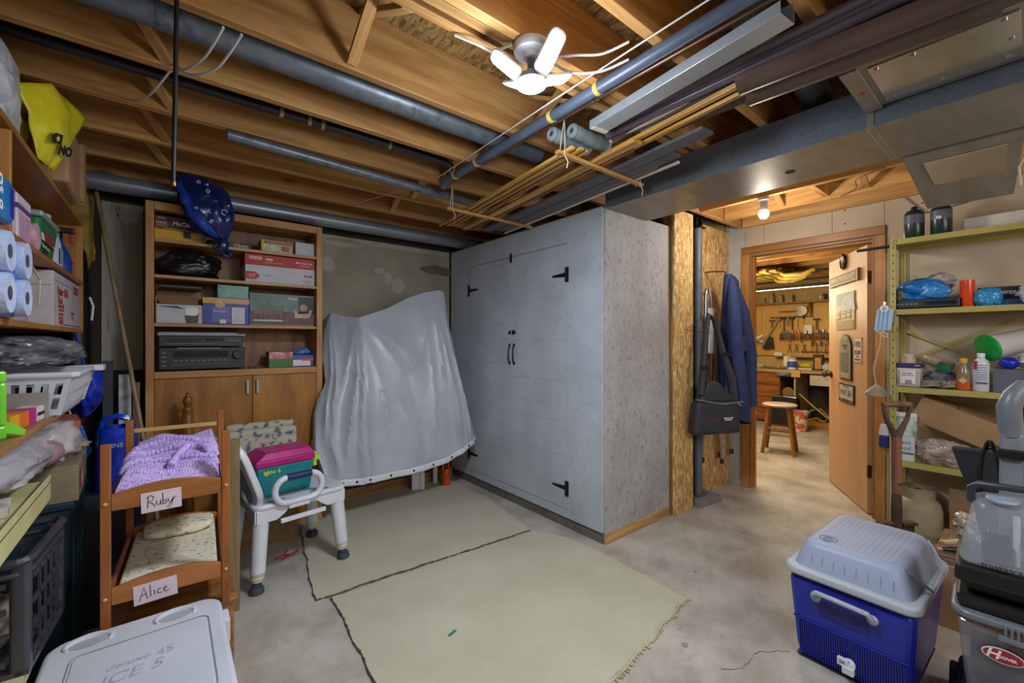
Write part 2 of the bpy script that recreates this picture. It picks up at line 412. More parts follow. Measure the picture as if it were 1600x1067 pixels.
# partition of OSB behind the wardrobe and the steel post
pt = struct(MB().bb(3.50, 4.028, 1.80, 1.815, 0, 2.30).build('wall_partition', OSB_W))
MB().bb(2.93, 3.20, 1.70, 1.715, 0, 2.29).build('osb_panel', OSB_W, pt)
STUD = wood('stud_wood', '#B98A52', '#8E6234', 'z')
for x in (2.96, 3.17, 3.53): box1('stud', x - .019, x + .019, 1.716 if x < 3.3 else 1.816, 1.80 if x < 3.3 else 1.9, 0, 2.30, STUD, pt)
box1('dark_gap_sheet', 2.93, 4.02, 1.93, 1.945, 0, 2.30, DARKW, pt)  # added sheet, coloured dark for the shade in the gap between panels
b = MB()
for x, r in ((3.30, .006), (3.33, .005), (3.41, .006), (3.44, .005)): b.tube([(x, 1.88, 2.30), (x + .004, 1.875, 2.0), (x - .004, 1.885, 1.4)], r, 6)
b.build('wall_cables', mat('cable_white', '#C9C4BA', '#BDB8AE', .5), pt)

# walls behind the camera
struct(box1('wall_front', -.70, 4.13, -2.66, -2.6, 0, 2.545, WTAN))

# workshop shell
WTAN2 = speck('workshop_wall_paint', '#C9AE78', '#B99E68', 6, .6, .8)
struct(box1('wall_workshop_back', 8.15, 8.22, -1.3, 4.7, 0, 2.545, WTAN2))
struct(box1('wall_workshop_left', 4.13, 8.22, 4.62, 4.7, 0, 2.545, WTAN2))
struct(box1('wall_workshop_right', 4.13, 8.22, -1.36, -1.3, 0, 2.545, WTAN2))
struct(box1('wall_workshop_near', 4.06, 4.13, 1.83, 4.62, 0, 2.545, WTAN2))

# ceiling: subfloor, joists, bridging
ce = struct(MB().bb(-.70, 8.3, -2.66, 4.7, 2.545, 2.57).build('ceiling', OSB_F))
def joist(y, x0=-.66, x1=2.70, th=.038):
    return box1('joist', x0, x1, y - th / 2, y + th / 2, 2.31, 2.545, JX, ce, .003)
YS = [-2.35, -1.94, -1.53, -1.12, -.71, -.30, .10, .45, .81, 1.19, 1.62, 2.03, 2.43, 2.83, 3.22, 3.56]
for y in YS: joist(y)
joist(1.13); joist(1.09)
for x in (2.72, 2.84, 3.25, 3.66, 4.00): box1('joist', x - .019, x + .019, -2.6, 1.66, 2.31, 2.545, JY, ce, .003)
box1('header_block', 2.86, 3.98, 1.665, 1.70, 2.31, 2.545, JX, ce, .003)
for y in (.42, .95): box1('blocking', 3.27, 3.64, y - .019, y + .019, 2.33, 2.545, JX, ce, .002)
def brace(x, y0, y1, z0=2.325, z1=2.53, dx=0):
    """one diagonal bridging strip between two joists"""
    d = Vector((dx, y1 - y0, z1 - z0)); L = d.length
    o = MB().box((0, 0, 0), (.038, L, .019)).build('bridging', JY, ce, bevel=.002)
    o.location = (x + dx / 2, (y0 + y1) / 2, (z0 + z1) / 2); o.rotation_euler = d.to_track_quat('Y', 'Z').to_euler()
for i, x in ((5, .53), (6, .53), (7, .53), (8, .53), (9, .53), (9, 1.40), (10, 0.0), (11, 0.02), (12, 0.0), (13, 0.0), (10, 1.39), (11, 1.38), (12, 1.36), (13, 1.37)):
    a, c = YS[i] + .025, YS[i + 1] - .025
    if x < .1: brace(x, c, a, dx=-.22)
    else:
        brace(x, c, a)
        if i != 10: brace(x + .045, a, c)
for x, y in ((3.45, .70), (3.45, 1.2)):
    for s in (-1, 1):
        o = MB().box((0, 0, 0), (.42, .038, .019)).build('bridging', JX, ce, bevel=.002)
        o.location = (x, y + .022 * s, 2.428); o.rotation_euler = (0, s * R(28), 0)
for x in [4.55 + .41 * i for i in range(9)]: box1('joist', x - .019, x + .019, -1.3, 4.6, 2.31, 2.545, JY, ce, .003)
INSUL = mat('yellow_insulation', '#B79B3C', '#8C7628', .75, 0, 14, .8, 25)

# ---------------------------------------------------------------- door frame, door
CAS = wood('casing_wood', '#B8803F', '#9E6A30', 'z', 18, .42, False)
CASY = wood('casing_wood_y', '#B8803F', '#9E6A30', 'y', 18, .42, False)
tr = MB().bb(4.012, 4.029, .690, .752, 0, 2.075).bb(4.012, 4.029, 1.618, 1.680, 0, 2.075).build('trim_1', CAS, bevel=.004); struct(tr)
box1('head_casing', 4.012, 4.029, .690, 1.680, 2.076, 2.14, CASY, tr, .004)
box1('jamb', 4.030, 4.135, 1.600, 1.6149, 0, 2.07, CAS, tr, .002)
box1('jamb', 4.030, 4.135, .7551, .770, 0, 2.07, CAS, tr, .002)
box1('head_jamb', 4.030, 4.135, .770, 1.600, 2.055, 2.0699, CASY, tr, .002)
box1('door_stop', 4.060, 4.075, 1.586, 1.5999, 0, 2.054, CAS, tr); box1('head_stop', 4.060, 4.075, .770, 1.586, 2.041, 2.0549, CASY, tr)
DOORW = speck('door_veneer', '#C99B72', '#BC8E66', 5, .55, .5, '#C0926A', (3, 3, .5), .02, .25)
DANG = R(31)
dr = MB().bb(0, .80, -.0175, .0175, .008, 2.03).build('door_1', DOORW, bevel=.002); struct(dr)
dr.location = (4.105, .795, 0); dr.rotation_euler = (0, 0, DANG)
b = MB()
b.lathe([(.030, 0), (.030, .008), (.012, .012), (.012, .035), (.026, .042), (.030, .055), (.024, .068), (.002, .072)], 18, (.74, .0175, 1.0), (R(-90), 0, 0))
b.lathe([(.030, 0), (.030, .008), (.012, .012), (.012, .035), (.026, .042), (.030, .055), (.024, .068), (.002, .072)], 18, (.74, -.0175, 1.0), (R(90), 0, 0))
b.build('door_knob', BRASS, dr, smooth=True)
for z in (.28, 1.74): box1('hinge', -.012, .003, -.03, .02, z, z + .09, BRASS, dr, .001)
# ================================================================ things under the ceiling
# LED lamp with folding panels
GLOW = mat('led_glow', '#EAF0FF', '#EAF0FF', .4, emit=3)
GLOWD = mat('led_disc_glow', '#E4ECFA', '#E4ECFA', .4, emit=.45)
LAMPW = mat('lamp_white', '#D6D8DC', '#C9CCD2', .4)
t = thing('ceiling_lamp', 'white LED ceiling lamp with four folding glowing panels, lit, between the joists', 'lamp', (.963, 1.085, 2.165))
MB().lathe([(.058, .115), (.062, .125), (.062, .140), (.050, .1445)], 28).lathe([(.026, .094), (.030, .115)], 20).build('lamp_base', LAMPW, t, smooth=True)
MB().lathe([(.0135, .05), (.0135, .10)], 16).build('stem', mat('lamp_grey', '#7C8088', '#70747C', .4), t, smooth=True)
MB().lathe([(.030, .014), (.036, .022), (.030, .045), (.016, .055)], 24).build('hub', mat('lamp_hub_grey', '#A4A8B0', '#989CA4', .35), t, smooth=True)
MB().lathe([(.002, -.002), (.044, 0), (.052, .006), (.052, .014), (.044, .018)], 28).build('lens_disc', GLOWD, t, smooth=True)
va = math.atan2(1.085, .963)
for da, el, L in ((R(110), R(31), .115), (R(-135), R(46), .135), (R(36), R(26), .115), (R(-64), R(20), .115)):
    a = va + da
    w = MB().prism(rrect(L, .070, .024), .008).build('lamp_panel', LAMPW, t, bevel=.0015)
    g = MB().prism(rrect(L - .012, .058, .020), .0015).build('led_face', GLOW, w)
    g.location = (0, 0, -.0016)
    d = Vector((math.cos(a) * math.cos(el), math.sin(a) * math.cos(el), math.sin(el)))
    y = Vector((-math.sin(a), math.cos(a), 0)); n = d.cross(y)
    mt_ = Matrix((d, y, n)).transposed()
    w.rotation_euler = mt_.to_euler(); w.location = Vector((math.cos(a) * .042, math.sin(a) * .042, .026)) + d * (L / 2)
# bare bulb by the door
t = thing('ceiling_bulb', 'round white bulb, lit, on a plain holder near the doorway', 'lamp', (3.25, 1.21, 2.16))
MB().lathe([(.019, .05), (.024, .06), (.024, .12), (.034, .13), (.034, .149)], 20).build('bulb_holder', LAMPW, t, smooth=True)
MB().lathe([(.002, 0), (.018, .003), (.030, .016), (.034, .032), (.030, .048), (.020, .060)], 24).build('bulb', mat('bulb_glow', '#FFF6E8', '#FFF6E8', .4, emit=14), t, smooth=True)

# rectangular ducts
t = thing('main_duct', 'long grey rectangular sheet metal duct under the joists, from the wardrobe to the right edge', 'duct', (2.40, 0, 2.15))
MB().bb(-.23, -.228, -3.4, 1.735, 0, .158).build('duct_side', DUCTB, t)
MB().bb(.218, .22, -3.4, 1.735, 0, .158).build('duct_side', DUCTB, t)
MB().bb(-.232, .222, -3.4, 1.735, -.003, 0).build('duct_underside', DUCTU, t)
MB().bb(-.228, .218, 1.731, 1.735, 0, .158).build('duct_end', DUCTB, t)
for y in (-.60, .42): MB().bb(-.236, .226, y - .012, y + .012, -.006, .12).build('duct_joint', DUCTU, t, bevel=.002)
MB().lathe([(.022, 0), (.022, .001)], 14, (.02, .78, -.0042)).build('hole_cover', mat('hole_dark', '#1B1917', '#1B1917', .9), t)
MB().bb(-.234, -.229, -3.4, 1.735, .152, .158).build('seam_lip', GALV, t)
t = thing('branch_duct', 'flat grey duct with a shiny foil plate screwed to its underside', 'duct', (1.97, -.45, 2.215))
MB().bb(-.18, .18, -1.2, .85, 0, .094).build('duct_body', DUCTU, t)
MB().bb(-.186, .186, .83, .88, -.012, .094).build('end_flange', DUCTU, t, bevel=.002)
MB().bb(-.15, .14, .48, .81, -.006, -.001).build('foil_plate', FOIL, t, bevel=.001)
b = MB()
for x, y in ((-.13, .70), (-.13, .51), (0, .50), (.12, .51), (.12, .66), (.12, .79), (-.13, .79)): b.lathe([(.006, -.010), (.006, -.0065)], 8, (x, y, 0))
b.build('screw_heads', CHROME, t)
MB().bb(-.012, .010, .846, .860, -.013, -.0125).build('rust_mark', RUST, t)
t = thing('duct_transition', 'sloping sheet metal plenum with a patched underside above the steel shelves', 'duct', (2.64, .21, 2.15))
b = MB(); b._add([(0, -.18, -.01), (.37, -.14, -.175), (.37, .145, -.175), (0, .185, -.01), (0, -.18, .155), (.37, -.14, .155), (.37, .145, .155), (0, .185, .155)], [(3, 2, 1, 0), (4, 5, 6, 7), (0, 1, 5, 4), (1, 2, 6, 5), (2, 3, 7, 6), (3, 0, 4, 7)])
b.build('duct_body', DUCTU, t)
b = MB(); b._add([(.05, -.13, -.0345), (.20, -.125, -.1014), (.20, .10, -.1014), (.05, .12, -.0345), (.052, -.13, -.0385), (.202, -.125, -.1054), (.202, .10, -.1054), (.052, .12, -.0385)], [(3, 2, 1, 0), (4, 5, 6, 7), (0, 1, 5, 4), (1, 2, 6, 5), (2, 3, 7, 6), (3, 0, 4, 7)])
b.build('foil_plate', FOIL, t)
t = tag(MB().tube([(2.67, .02, 2.14), (2.69, .03, 2.06), (2.73, .05, 2.02), (2.76, .045, 1.95)], .004, 6).build('hanging_wire', mat('cable_beige', '#B7AC98', '#A99E8A', .5)), 'loose beige cable end dangling beside the sloping plenum', 'cable')

# round ducts and pipes between the joists
def pipe(name, label, pts, r, m, joints=(), cat='pipe', ring=.004, seg=18):
    o = thing(name, label, cat, pts[0])
    p0 = Vector(pts[0])
    MB().tube([Vector(p) - p0 for p in pts], r, seg).build('pipe_run', m, o, smooth=True)
    d = (Vector(pts[1]) - p0).normalized()
    for s_ in joints:
        c = d * s_
        MB().tube([c - d * .008, c + d * .008], r + ring, seg).build('pipe_joint', m, o, smooth=True)
    return o
PVC = speck('aged_grey_duct', '#7B828A', '#565D65', 16, .50, .42, '#687078', (1, 1, 1), .05, .16)
PVC.node_tree.nodes['Principled BSDF'].inputs['Metallic'].default_value = .45
pipe('round_duct', 'thick grey round duct slung between the first two joists behind the LED lamp', [(-.64, 1.77, 2.358), (1.62, 1.77, 2.358)], .054, PVC, (.62, 1.50, 1.62), 'duct', .0015)
pipe('round_duct', 'shiny round metal duct running above the bookcase along the back wall', [(-.40, 3.45, 2.235), (2.36, 3.45, 2.235)], .052, PIPEG, (1.32, 2.38), 'duct', .003)
t = pipe('drain_pipe', 'thin black drain pipe with pale clips under the joists left of the room', [(-.62, 2.20, 2.36), (1.27, 2.20, 2.36), (1.31, 2.20, 2.345), (1.315, 2.22, 2.29)], .021, mat('black_pipe', '#25262A', '#1D1E22', .4), (.95,), 'pipe', .005)
YTAPE = mat('yellow_tape', '#C9B052', '#B9A046', .6)
for x in (1.03, 1.15, 1.21, 1.55): MB().tube([(x - .008, 0, 0), (x + .008, 0, 0)], .024, 14).build('pipe_clip', mat('clip_tan', '#A58C5C', '#957C4C', .6), t, smooth=True)
pipe('round_duct', 'dull grey pipe hugging the joist undersides, ending over the trim rack', [(.22, 2.42, 2.282), (1.70, 2.49, 2.265)], .025, PVC, (), 'duct')
t = pipe('conduit_pipe', 'blue-grey plastic pipe with bands of yellow tape crossing under the joists', [(1.262, -.6, 2.278), (1.318, 2.26, 2.278), (1.315, 2.30, 2.25)], .0235, mat('blue_grey_pipe', '#4E5868', '#444C5C', .38), (), 'pipe')
for s_ in (1.67, 1.93, 2.52, 2.75):
    MB().tube([(.0196 * s_, s_ - .010, 0), (.0196 * s_ + .0004, s_ + .010, 0)], .0262, 14).build('tape_band', YTAPE, t, smooth=True)
pipe('copper_pipe', 'narrow copper water pipe beside the blue-grey plastic pipe', [(1.352, -.6, 2.285), (1.358, 2.16, 2.285)], .0085, mat('copper', '#8A6A54', '#74563F', .35, .7), (1.72, 1.74), 'pipe', .004, 12)
CAB = mat('white_cable', '#CFCBC2', '#C1BDB4', .5)
def cable(label, pts, r=.0045, m=CAB):
    P_ = []
    pts = [Vector(p) for p in pts]
    for i in range(len(pts) - 1):
        p0, p1, p2, p3 = pts[max(i-1, 0)], pts[i], pts[i+1], pts[min(i+2, len(pts)-1)]
        for k in range(6):
            u = k / 6
            P_.append(.5 * ((2*p1) + (p2-p0)*u + (2*p0-5*p1+4*p2-p3)*u*u + (3*p1-p0-3*p2+p3)*u**3))
    P_.append(pts[-1])
    return tag(MB().tube(P_, r, 6).build('cable', m), label, 'cable')
cable('thin cable following the left side of the blue-grey pipe', [(1.223, .3, 2.295), (1.23, 1.0, 2.294), (1.255, 1.7, 2.296), (1.28, 2.3, 2.297)], .003)
cable('white cable curving away right of the lamp base', [(1.035, 1.11, 2.300), (1.10, 1.02, 2.297), (1.17, .95, 2.296), (1.20, .86, 2.302)], .0045)
cable('second white cable drooping right of the lamp below the first', [(1.03, 1.07, 2.28), (1.12, 1.05, 2.262), (1.20, .98, 2.262), (1.24, .89, 2.275)], .0045)
cable('white cable looping left of the lamp base', [(.90, 1.11, 2.298), (.86, 1.16, 2.285), (.80, 1.17, 2.285), (.73, 1.20, 2.302)], .0045)
cable('white cable looping below the big grey round duct at upper left', [(.03, 2.00, 2.32), (.05, 1.90, 2.262), (.10, 1.77, 2.262), (.14, 1.64, 2.305)], .0045)
cable('second white cable beside the loop under the big grey round duct', [(.035, 2.01, 2.31), (.08, 1.90, 2.255), (.14, 1.79, 2.255), (.19, 1.64, 2.304)], .0045)
cable('short slack cable between joists above the yellow bag', [(-.10, 2.40, 2.318), (-.05, 2.22, 2.285), (.01, 2.04, 2.312)], .0045)
cable('thin cable draped under the joists right of the bookcase', [(1.05, 3.20, 2.306), (1.16, 2.80, 2.30), (1.28, 2.44, 2.302)], .0025)
cable('thin wire crossing near the doorway ceiling', [(3.21, .55, 2.30), (3.30, .70, 2.30), (3.50, .75, 2.302), (3.63, .86, 2.306)], .003, mat('brown_wire', '#5B4330', '#4C3828', .6))
cable('thin wire drooping down the wall above the steel shelves', [(4.02, .62, 2.36), (4.02, .50, 2.20), (4.02, .45, 2.18), (4.02, .10, 2.23)], .003, mat('brown_wire', '#5B4330'))
# round branch into the main duct
t = thing('round_duct', 'short shiny round branch duct bending into the top of the main duct', 'duct', (1.50, .62, 2.42))
MB().tube([(0, 0, 0), (.62, 0, 0), (.74, 0, -.015), (.80, 0, -.06), (.815, 0, -.108)], [.06, .06, .062, .06, .06], 18).build('pipe_run', GALV, t, smooth=True)
for x in (.14, .2, .26): MB().tube([(x - .006, 0, 0), (x + .006, 0, 0)], .064, 18).build('pipe_joint', GALV, t, smooth=True)
# black rod
t = thing('hanging_rod', 'black metal rod hanging straight down from a joist, left of the bookcase view', 'rod', (.022, 1.590, 2.31))
MB().tube([(0, 0, 0), (-.003, 0, -.25), (-.008, 0, -.545)], .0062, 10).build('rod', BLKM, t, smooth=True)
MB().tube([(-.008, 0, -.545), (-.008, 0, -.556)], .008, 10).build('rod_tip', BRASS, t, smooth=True)

# ---------------------------------------------------------------- rack of trim above the wardrobe
STR = mat('string', '#D2C9B4', '#C4BBA6', .8)
YWOOD = wood('yellow_trim_wood', '#D0A252', '#A9772E', 'y', 22, .4, False, .12)
YWOODX = wood('stick_wood', '#C79A58', '#9C7036', 'x', 22, .5, False, .12)
BWOOD = wood('brown_trim_wood', '#A06F3C', '#744A22', 'y', 22, .45, False, .12)
def stick(y, x0, x1, label):
    t = thing('hanger_stick', label, 'stick', (x0, y, 2.150), 0, 'sticks carrying the stored trim')
    MB().bb(0, x1 - x0, -.012, .012, 0, .017).build('stick', YWOODX, t, bevel=.003)
    for x in (.035, x1 - x0 - .04):
        b = MB(); b.tube([(x, -.014, .16), (x + .004, -.014, .05), (x, -.014, -.002), (x, .014, -.002), (x + .004, .014, .06), (x, -.012, .16)], .0022, 6)
        b.tube([(x, -.015, .0), (x + .02, -.018, -.03), (x + .01, -.018, -.06)], .0022, 6)
        b.build('string', STR, t)
stick(1.37, 1.37, 2.03, 'thin wooden stick slung on string under the foam tubes')
stick(2.40, 1.40, 2.14, 'thin wooden stick slung on string at the far end of the trim stack')
def strip(label, a, c, w, h, z, m, name='trim_strip', g='lengths of trim stored under the ceiling', cat='trim'):
    L = math.hypot(c[0] - a[0], c[1] - a[1]); an = math.atan2(c[1] - a[1], c[0] - a[0]) - PI / 2
    o = MB().bb(-w/2, w/2, -L/2, L/2, 0, h).build(name, m, bevel=min(w, h) * .2)
    o.location = ((a[0] + c[0]) / 2, (a[1] + c[1]) / 2, z); o.rotation_euler = (0, 0, an)
    return tag(o, label, cat, g)
Z0 = 2.1675
GBRD = mat('dark_grey_board', '#5C5D62', '#505156', .6); WTRIM = mat('white_trim', '#C9CBC8', '#BBBDBA', .5)
strip('left of the two dark grey boards stored on the trim rack', (1.74, .86), (1.95, 2.72), .085, .016, Z0, GBRD)
strip('right of the two dark grey boards, shorter, on the trim rack', (1.845, 1.06), (2.03, 2.66), .070, .016, Z0, GBRD)
strip('reddish brown strip lying between the grey boards and the white strip', (1.90, 1.20), (2.075, 2.62), .022, .018, Z0, BWOOD)
strip('white strip lying along the outer side of the trim rack', (1.935, 1.10), (2.115, 2.70), .022, .012, Z0, WTRIM)
strip('yellow wooden strip, outermost on the left of the trim rack', (1.425, 1.32), (1.60, 2.84), .024, .016, Z0, YWOOD)
strip('second yellow wooden strip from the left of the trim rack', (1.462, 1.30), (1.642, 2.80), .024, .014, Z0, YWOOD)
strip('third yellow strip from the left, thinner, on the trim rack', (1.498, 1.30), (1.672, 2.72), .016, .014, Z0, YWOOD)
strip('bent pale batten lying over the yellow strips', (1.53, 1.42), (1.715, 2.55), .030, .012, Z0, BWOOD)
strip('wide golden board in the middle of the trim rack', (1.600, 1.10), (1.795, 2.80), .050, .016, Z0, YWOOD)
strip('narrow brown lath beside the wide golden board', (1.650, 1.16), (1.842, 2.80), .018, .014, Z0, BWOOD)
strip('white narrow lath resting on the second yellow strip', (1.50, 1.55), (1.575, 2.22), .016, .008, Z0 + .0165, WTRIM)
tag(MB().tube([(1.545, 1.46, Z0 + .024), (1.72, 2.42, Z0 + .024)], .011, 12).build('dowel', YWOOD, smooth=True), 'round wooden dowel lying among the yellow strips', 'dowel', 'lengths of trim stored under the ceiling')
strip('long bright yellow trim reaching forward past the foam tubes', (1.572, .63), (1.72, 1.80), .026, .018, Z0 + .034, YWOOD)
strip('second bright yellow trim beside the long one, slightly lower', (1.603, .66), (1.748, 1.75), .022, .014, Z0 + .018, YWOOD)
strip('cream strip between the purple siding and the yellow trim', (1.570, .85), (1.615, 1.26), .018, .014, Z0 + .06, mat('cream_trim', '#CFC6A8', '#C0B698', .5))
strip('second cream strip tucked beside the foam tubes', (1.555, .88), (1.598, 1.26), .014, .012, Z0 + .078, mat('cream_trim', '#CFC6A8'))
# galvanised stud (bright channel)
STUDM = speck('bright_galvanised', '#B9C0C6', '#A2AAB1', 25, .55, .35, None, (1, 1, 1), .02, .2); STUDM.node_tree.nodes['Principled BSDF'].inputs['Metallic'].default_value = .6
t = thing('metal_channel', 'bright galvanised metal channel slung below the copper pipe', 'channel', (1.405, .90, 2.205), -R(6.5))
MB().bb(-.040, .040, -.46, .30, 0, .003).build('channel_web', STUDM, t, bevel=.001)
MB().bb(.037, .040, -.46, .30, .003, .055).bb(-.040, -.037, -.46, .30, .003, .035).bb(.026, .037, -.46, .30, .052, .055).build('channel_flange', STUDM, t)
MB().bb(-.04, .04, .27, .29, -.004, -.0005).build('tie_wire', STR, t)
# purple and brown siding lengths
PURP = mat('purple_brown_siding', '#62565E', '#554A51', .32, 0, 4, .05, 200)
BRN = mat('brown_siding', '#5A463C', '#4C3A31', .28, 0, 4, .12, 260)
def siding(name, label, a, c, w, z, m, ridge, z2=None):
    L = math.hypot(c[0] - a[0], c[1] - a[1]); an = math.atan2(c[1] - a[1], c[0] - a[0]) - PI / 2
    n = 25; top = []
    for i in range(n):
        u = i / (n - 1); top.append((-w/2 + w * u, -ridge * abs(math.sin(u * 2 * PI)) ** .7))
    poly = top + [(x, y + .006) for x, y in reversed(top)]
    o = MB().prism(poly, L, (0, L / 2, 0), (R(90), 0, 0)).build(name, m, smooth=50)
    o.location = ((a[0] + c[0]) / 2, (a[1] + c[1]) / 2, z); o.rotation_euler = (0, 0, an)
    return tag(o, label, 'siding', 'siding lengths stored under the ceiling')
siding('siding_length', 'purple-grey siding length nearest the bright channel, topmost of the siding', (1.525, -.05), (1.542, 1.22), .075, 2.255, PURP, .012)
siding('siding_length', 'second purple-brown siding length tucked under the purple-grey one', (1.585, .0), (1.585, 1.24), .075, 2.240, PURP, .014)
siding('siding_length', 'glossy brown moulded siding with two ridges, lowest and nearest', (1.655, .055), (1.60, .66), .20, 2.195, BRN, .034)
siding('siding_length', 'dark brown siding length under the yellow trim, beside the grey boards', (1.70, .10), (1.665, 1.10), .10, 2.225, BRN, .02)
# foam pipe insulation
FOAM = mat('grey_foam', '#7C878C', '#6C767B', .8, 0, 10, .1, 60)
def foam(label, a, c):
    a, c = Vector(a), Vector(c); t = thing('foam_tube', label, 'foam tube', a, 0, 'foam tubes on the trim rack')
    d = c - a; n = 14
    pts = [d * (i / n) for i in range(n + 1)]; rs = [.033 * (1 - .10 * (1 if i % 4 == 0 else 0)) for i in range(n + 1)]
    MB().tube(pts, rs, 18).build('foam', FOAM, t, smooth=60)
    u = d.normalized()
    ring = [Vector((0, 0, 0)) - u * .004 + Vector((0, math.cos(k), math.sin(k))) * .021 for k in [2*PI*i/16 for i in range(17)]]
    MB().tube(ring, .0125, 8).build('rolled_end', FOAM, t, smooth=True)
    MB().tube([-u * .0105, -u * .0085], .012, 12).build('hollow', mat('foam_dark', '#2E3336', '#2E3336', .9), t)
    MB().tube([d * .93, d * .99], .0345, 14).build('torn_end', mat('foam_pale', '#A5AAA8', '#969B99', .85), t)
foam('lower grey foam pipe tube lying across the trim rack', (1.385, 1.41, 2.2565), (1.625, 1.41, 2.2565))
foam('upper grey foam pipe tube lying across the trim rack', (1.44, 1.335, 2.259), (1.68, 1.335, 2.259))
# ================================================================ carpet remnants
CARP = speck('carpet', '#BCB69F', '#A19B84', 190, .52, .95, '#B1AB94', (1, 1, 1), .5, .2)
FRAY = mat('frayed_backing', '#4A3E2C', '#6E6045', .95, 0, 40)
def rug(label, poly, h, fray):
    P_ = []; n = len(poly)
    for i in range(n):
        a, c = Vector(poly[i]), Vector(poly[(i + 1) % n]); L = (c - a).length; k = max(2, int(L / .05))
        for j in range(k):
            p = a.lerp(c, j / k); p += Vector((noise.noise(Vector((p.x * 9, p.y * 9, h))), noise.noise(Vector((p.y * 9, p.x * 9, 3))))) * .012
            P_.append((p.x, p.y))
    t = thing('carpet_remnant', label, 'carpet', (0, 0, .0005), 0, 'carpet offcuts on the concrete')
    MB().prism(P_, h).build('pile', CARP, t)
    b = MB(); rnd = random.Random(5)
    for a, c in fray:
        a, c = Vector(a), Vector(c); L = (c - a).length; k = int(L / .018); pts = []
        for j in range(k + 1):
            p = a.lerp(c, j / k); p += Vector((noise.noise(Vector((p.x * 9, p.y * 9, h))), noise.noise(Vector((p.y * 9, p.x * 9, 3))))) * .012
            pts.append((p.x + rnd.uniform(-.002, .002), p.y + rnd.uniform(-.002, .002), h * .55))
        b.tube(pts, [rnd.uniform(.0025, .0065) for _ in pts], 5)
    b.build('frayed_edge', FRAY, t)
r1 = [(.575, 2.275), (1.935, 2.195), (2.06, 2.85), (2.05, 3.52), (.92, 3.54), (.91, 3.27), (.735, 3.24), (.70, 3.1)]
rug('carpet offcut nearer the bookcase and drop cloth', r1, .010, [((.735, 3.24), (.70, 3.1)), ((.70, 3.1), (.575, 2.275)), ((.575, 2.275), (1.935, 2.195))])
r2 = [(.60, .95), (1.05, .98), (2.03, 1.11), (2.06, 1.60), (2.05, 1.95), (1.935, 2.17), (.645, 2.245), (.615, 1.6)]
rug('carpet offcut in the foreground in front of the grey wardrobe', r2, .009, [((.645, 2.245), (.615, 1.6)), ((.615, 1.6), (.60, .95))])
t = bpy.data.objects['carpet_remnant.001']
b = MB(); rnd = random.Random(8)
for i in range(70):
    u = i / 69; p = Vector((1.05, .98)).lerp(Vector((2.03, 1.11)), u); p += Vector((noise.noise(Vector((p.x * 9, p.y * 9, .009))), noise.noise(Vector((p.y * 9, p.x * 9, 3))))) * .012
    b.tube([(p.x, p.y + .012, .009), (p.x + rnd.uniform(-.008, .008), p.y - rnd.uniform(.004, .018), .004)], [.005, .003], 5)
b.build('pale_fringe', mat('pale_fringe', '#C2B898', '#A59B7C', .95), t)
tag(MB().box((0, 0, .002), (.045, .012, .003), (0, 0, .3)).build('green_scrap', mat('green_scrap', '#3A7A5A', '#2F6A4C', .6), loc=(.98, 1.63, .0095)), 'tiny green scrap lying on the foreground carpet offcut', 'scrap')
b = MB().tube([(0, 0, .004), (.05, .02, .006), (.09, .0, .003), (.13, .03, .008)], .006, 6).tube([(.05, .02, .005), (.08, .07, .007)], .005, 6).tube([(.03, -.03, .004), (.09, .0, .008)], .005, 6)
tag(b.build('red_scrap', RUST, loc=(.50, 2.86, .0)), 'crumpled bit of red ribbon on the floor under the shower chair', 'scrap')

# ================================================================ wardrobe
WARD = speck('painted_particle_board', '#BCC1C8', '#979DA6', 24, .58, .55, '#A9AFB8', (1, 1, 1), .18, .12)
WSIDE = speck('bare_particle_board', '#B0AFB0', '#85807E', 42, .52, .7, '#9A9694', (1, 1, .6), .45, .16)
w = thing('wardrobe', 'big grey-painted particle board wardrobe with double doors and iron hinges', 'wardrobe', (2.16, 1.752, 0))
MB().bb(.016, .76, .001, 1.86, .078, 2.14).build('carcass', mat('wardrobe_inside', '#3B3C40', '#333438', .8), w)
b = MB().bb(0, .0155, .0, .308, .074, 2.158).bb(0, .0155, 1.543, 1.862, .074, 2.158).bb(0, .0155, .308, 1.543, 1.985, 2.158).bb(0, .0155, .308, 1.543, .074, .132)
b.build('front_frame', WARD, w)
MB().bb(.0156, .765, -.014, .0, .066, 2.162).build('side_panel', WSIDE, w, bevel=.002)
MB().bb(.0, .765, .0, 1.862, 2.1585, 2.165).build('top_panel', WSIDE, w)
def wdoor(y0, y1, hy, side, lock):
    d = MB().bb(-.002, .0125, y0, y1, .136, 1.981).build('door', WARD, w, bevel=.001)
    for z in (.278, 1.765):
        s_ = side
        h = MB().bb(-.0055, -.002, hy - .017, hy + .017, z - .052, z + .052).prism([(0, -.017), (.14, -.008), (.148, 0), (.14, .008), (0, .017)], .0035, (-.0025, hy, z), (R(90), 0, R(90) if s_ > 0 else R(-90)))
        h.tube([(-.007, hy, z - .05), (-.007, hy, z + .05)], .005, 8).build('strap_hinge', BLKM, d)
    yh = .888 if s_ > 0 else .944
    b = MB().tube([(-.004, yh, 1.125), (-.022, yh - .012, 1.15), (-.03, yh - .018, 1.197), (-.022, yh - .012, 1.245), (-.004, yh, 1.27)], .006, 8)
    b.lathe([(.014, 0), (.012, .003)], 10, (-.002, yh, 1.125), (0, R(-90), 0)).lathe([(.014, 0), (.012, .003)], 10, (-.002, yh, 1.27), (0, R(-90), 0))
    b.build('pull_handle', BLKM, d, smooth=True)
    for zz in ([.50, .74, 1.02, 1.31, 1.62] if s_ > 0 else [.62, 1.12, 1.44]):
        MB().bb(-.0024, -.0019, y0 + .01, y1 - .01, zz, zz + .0025).build('board_joint', mat('joint_line', '#90969F', '#878D96', .7), d)
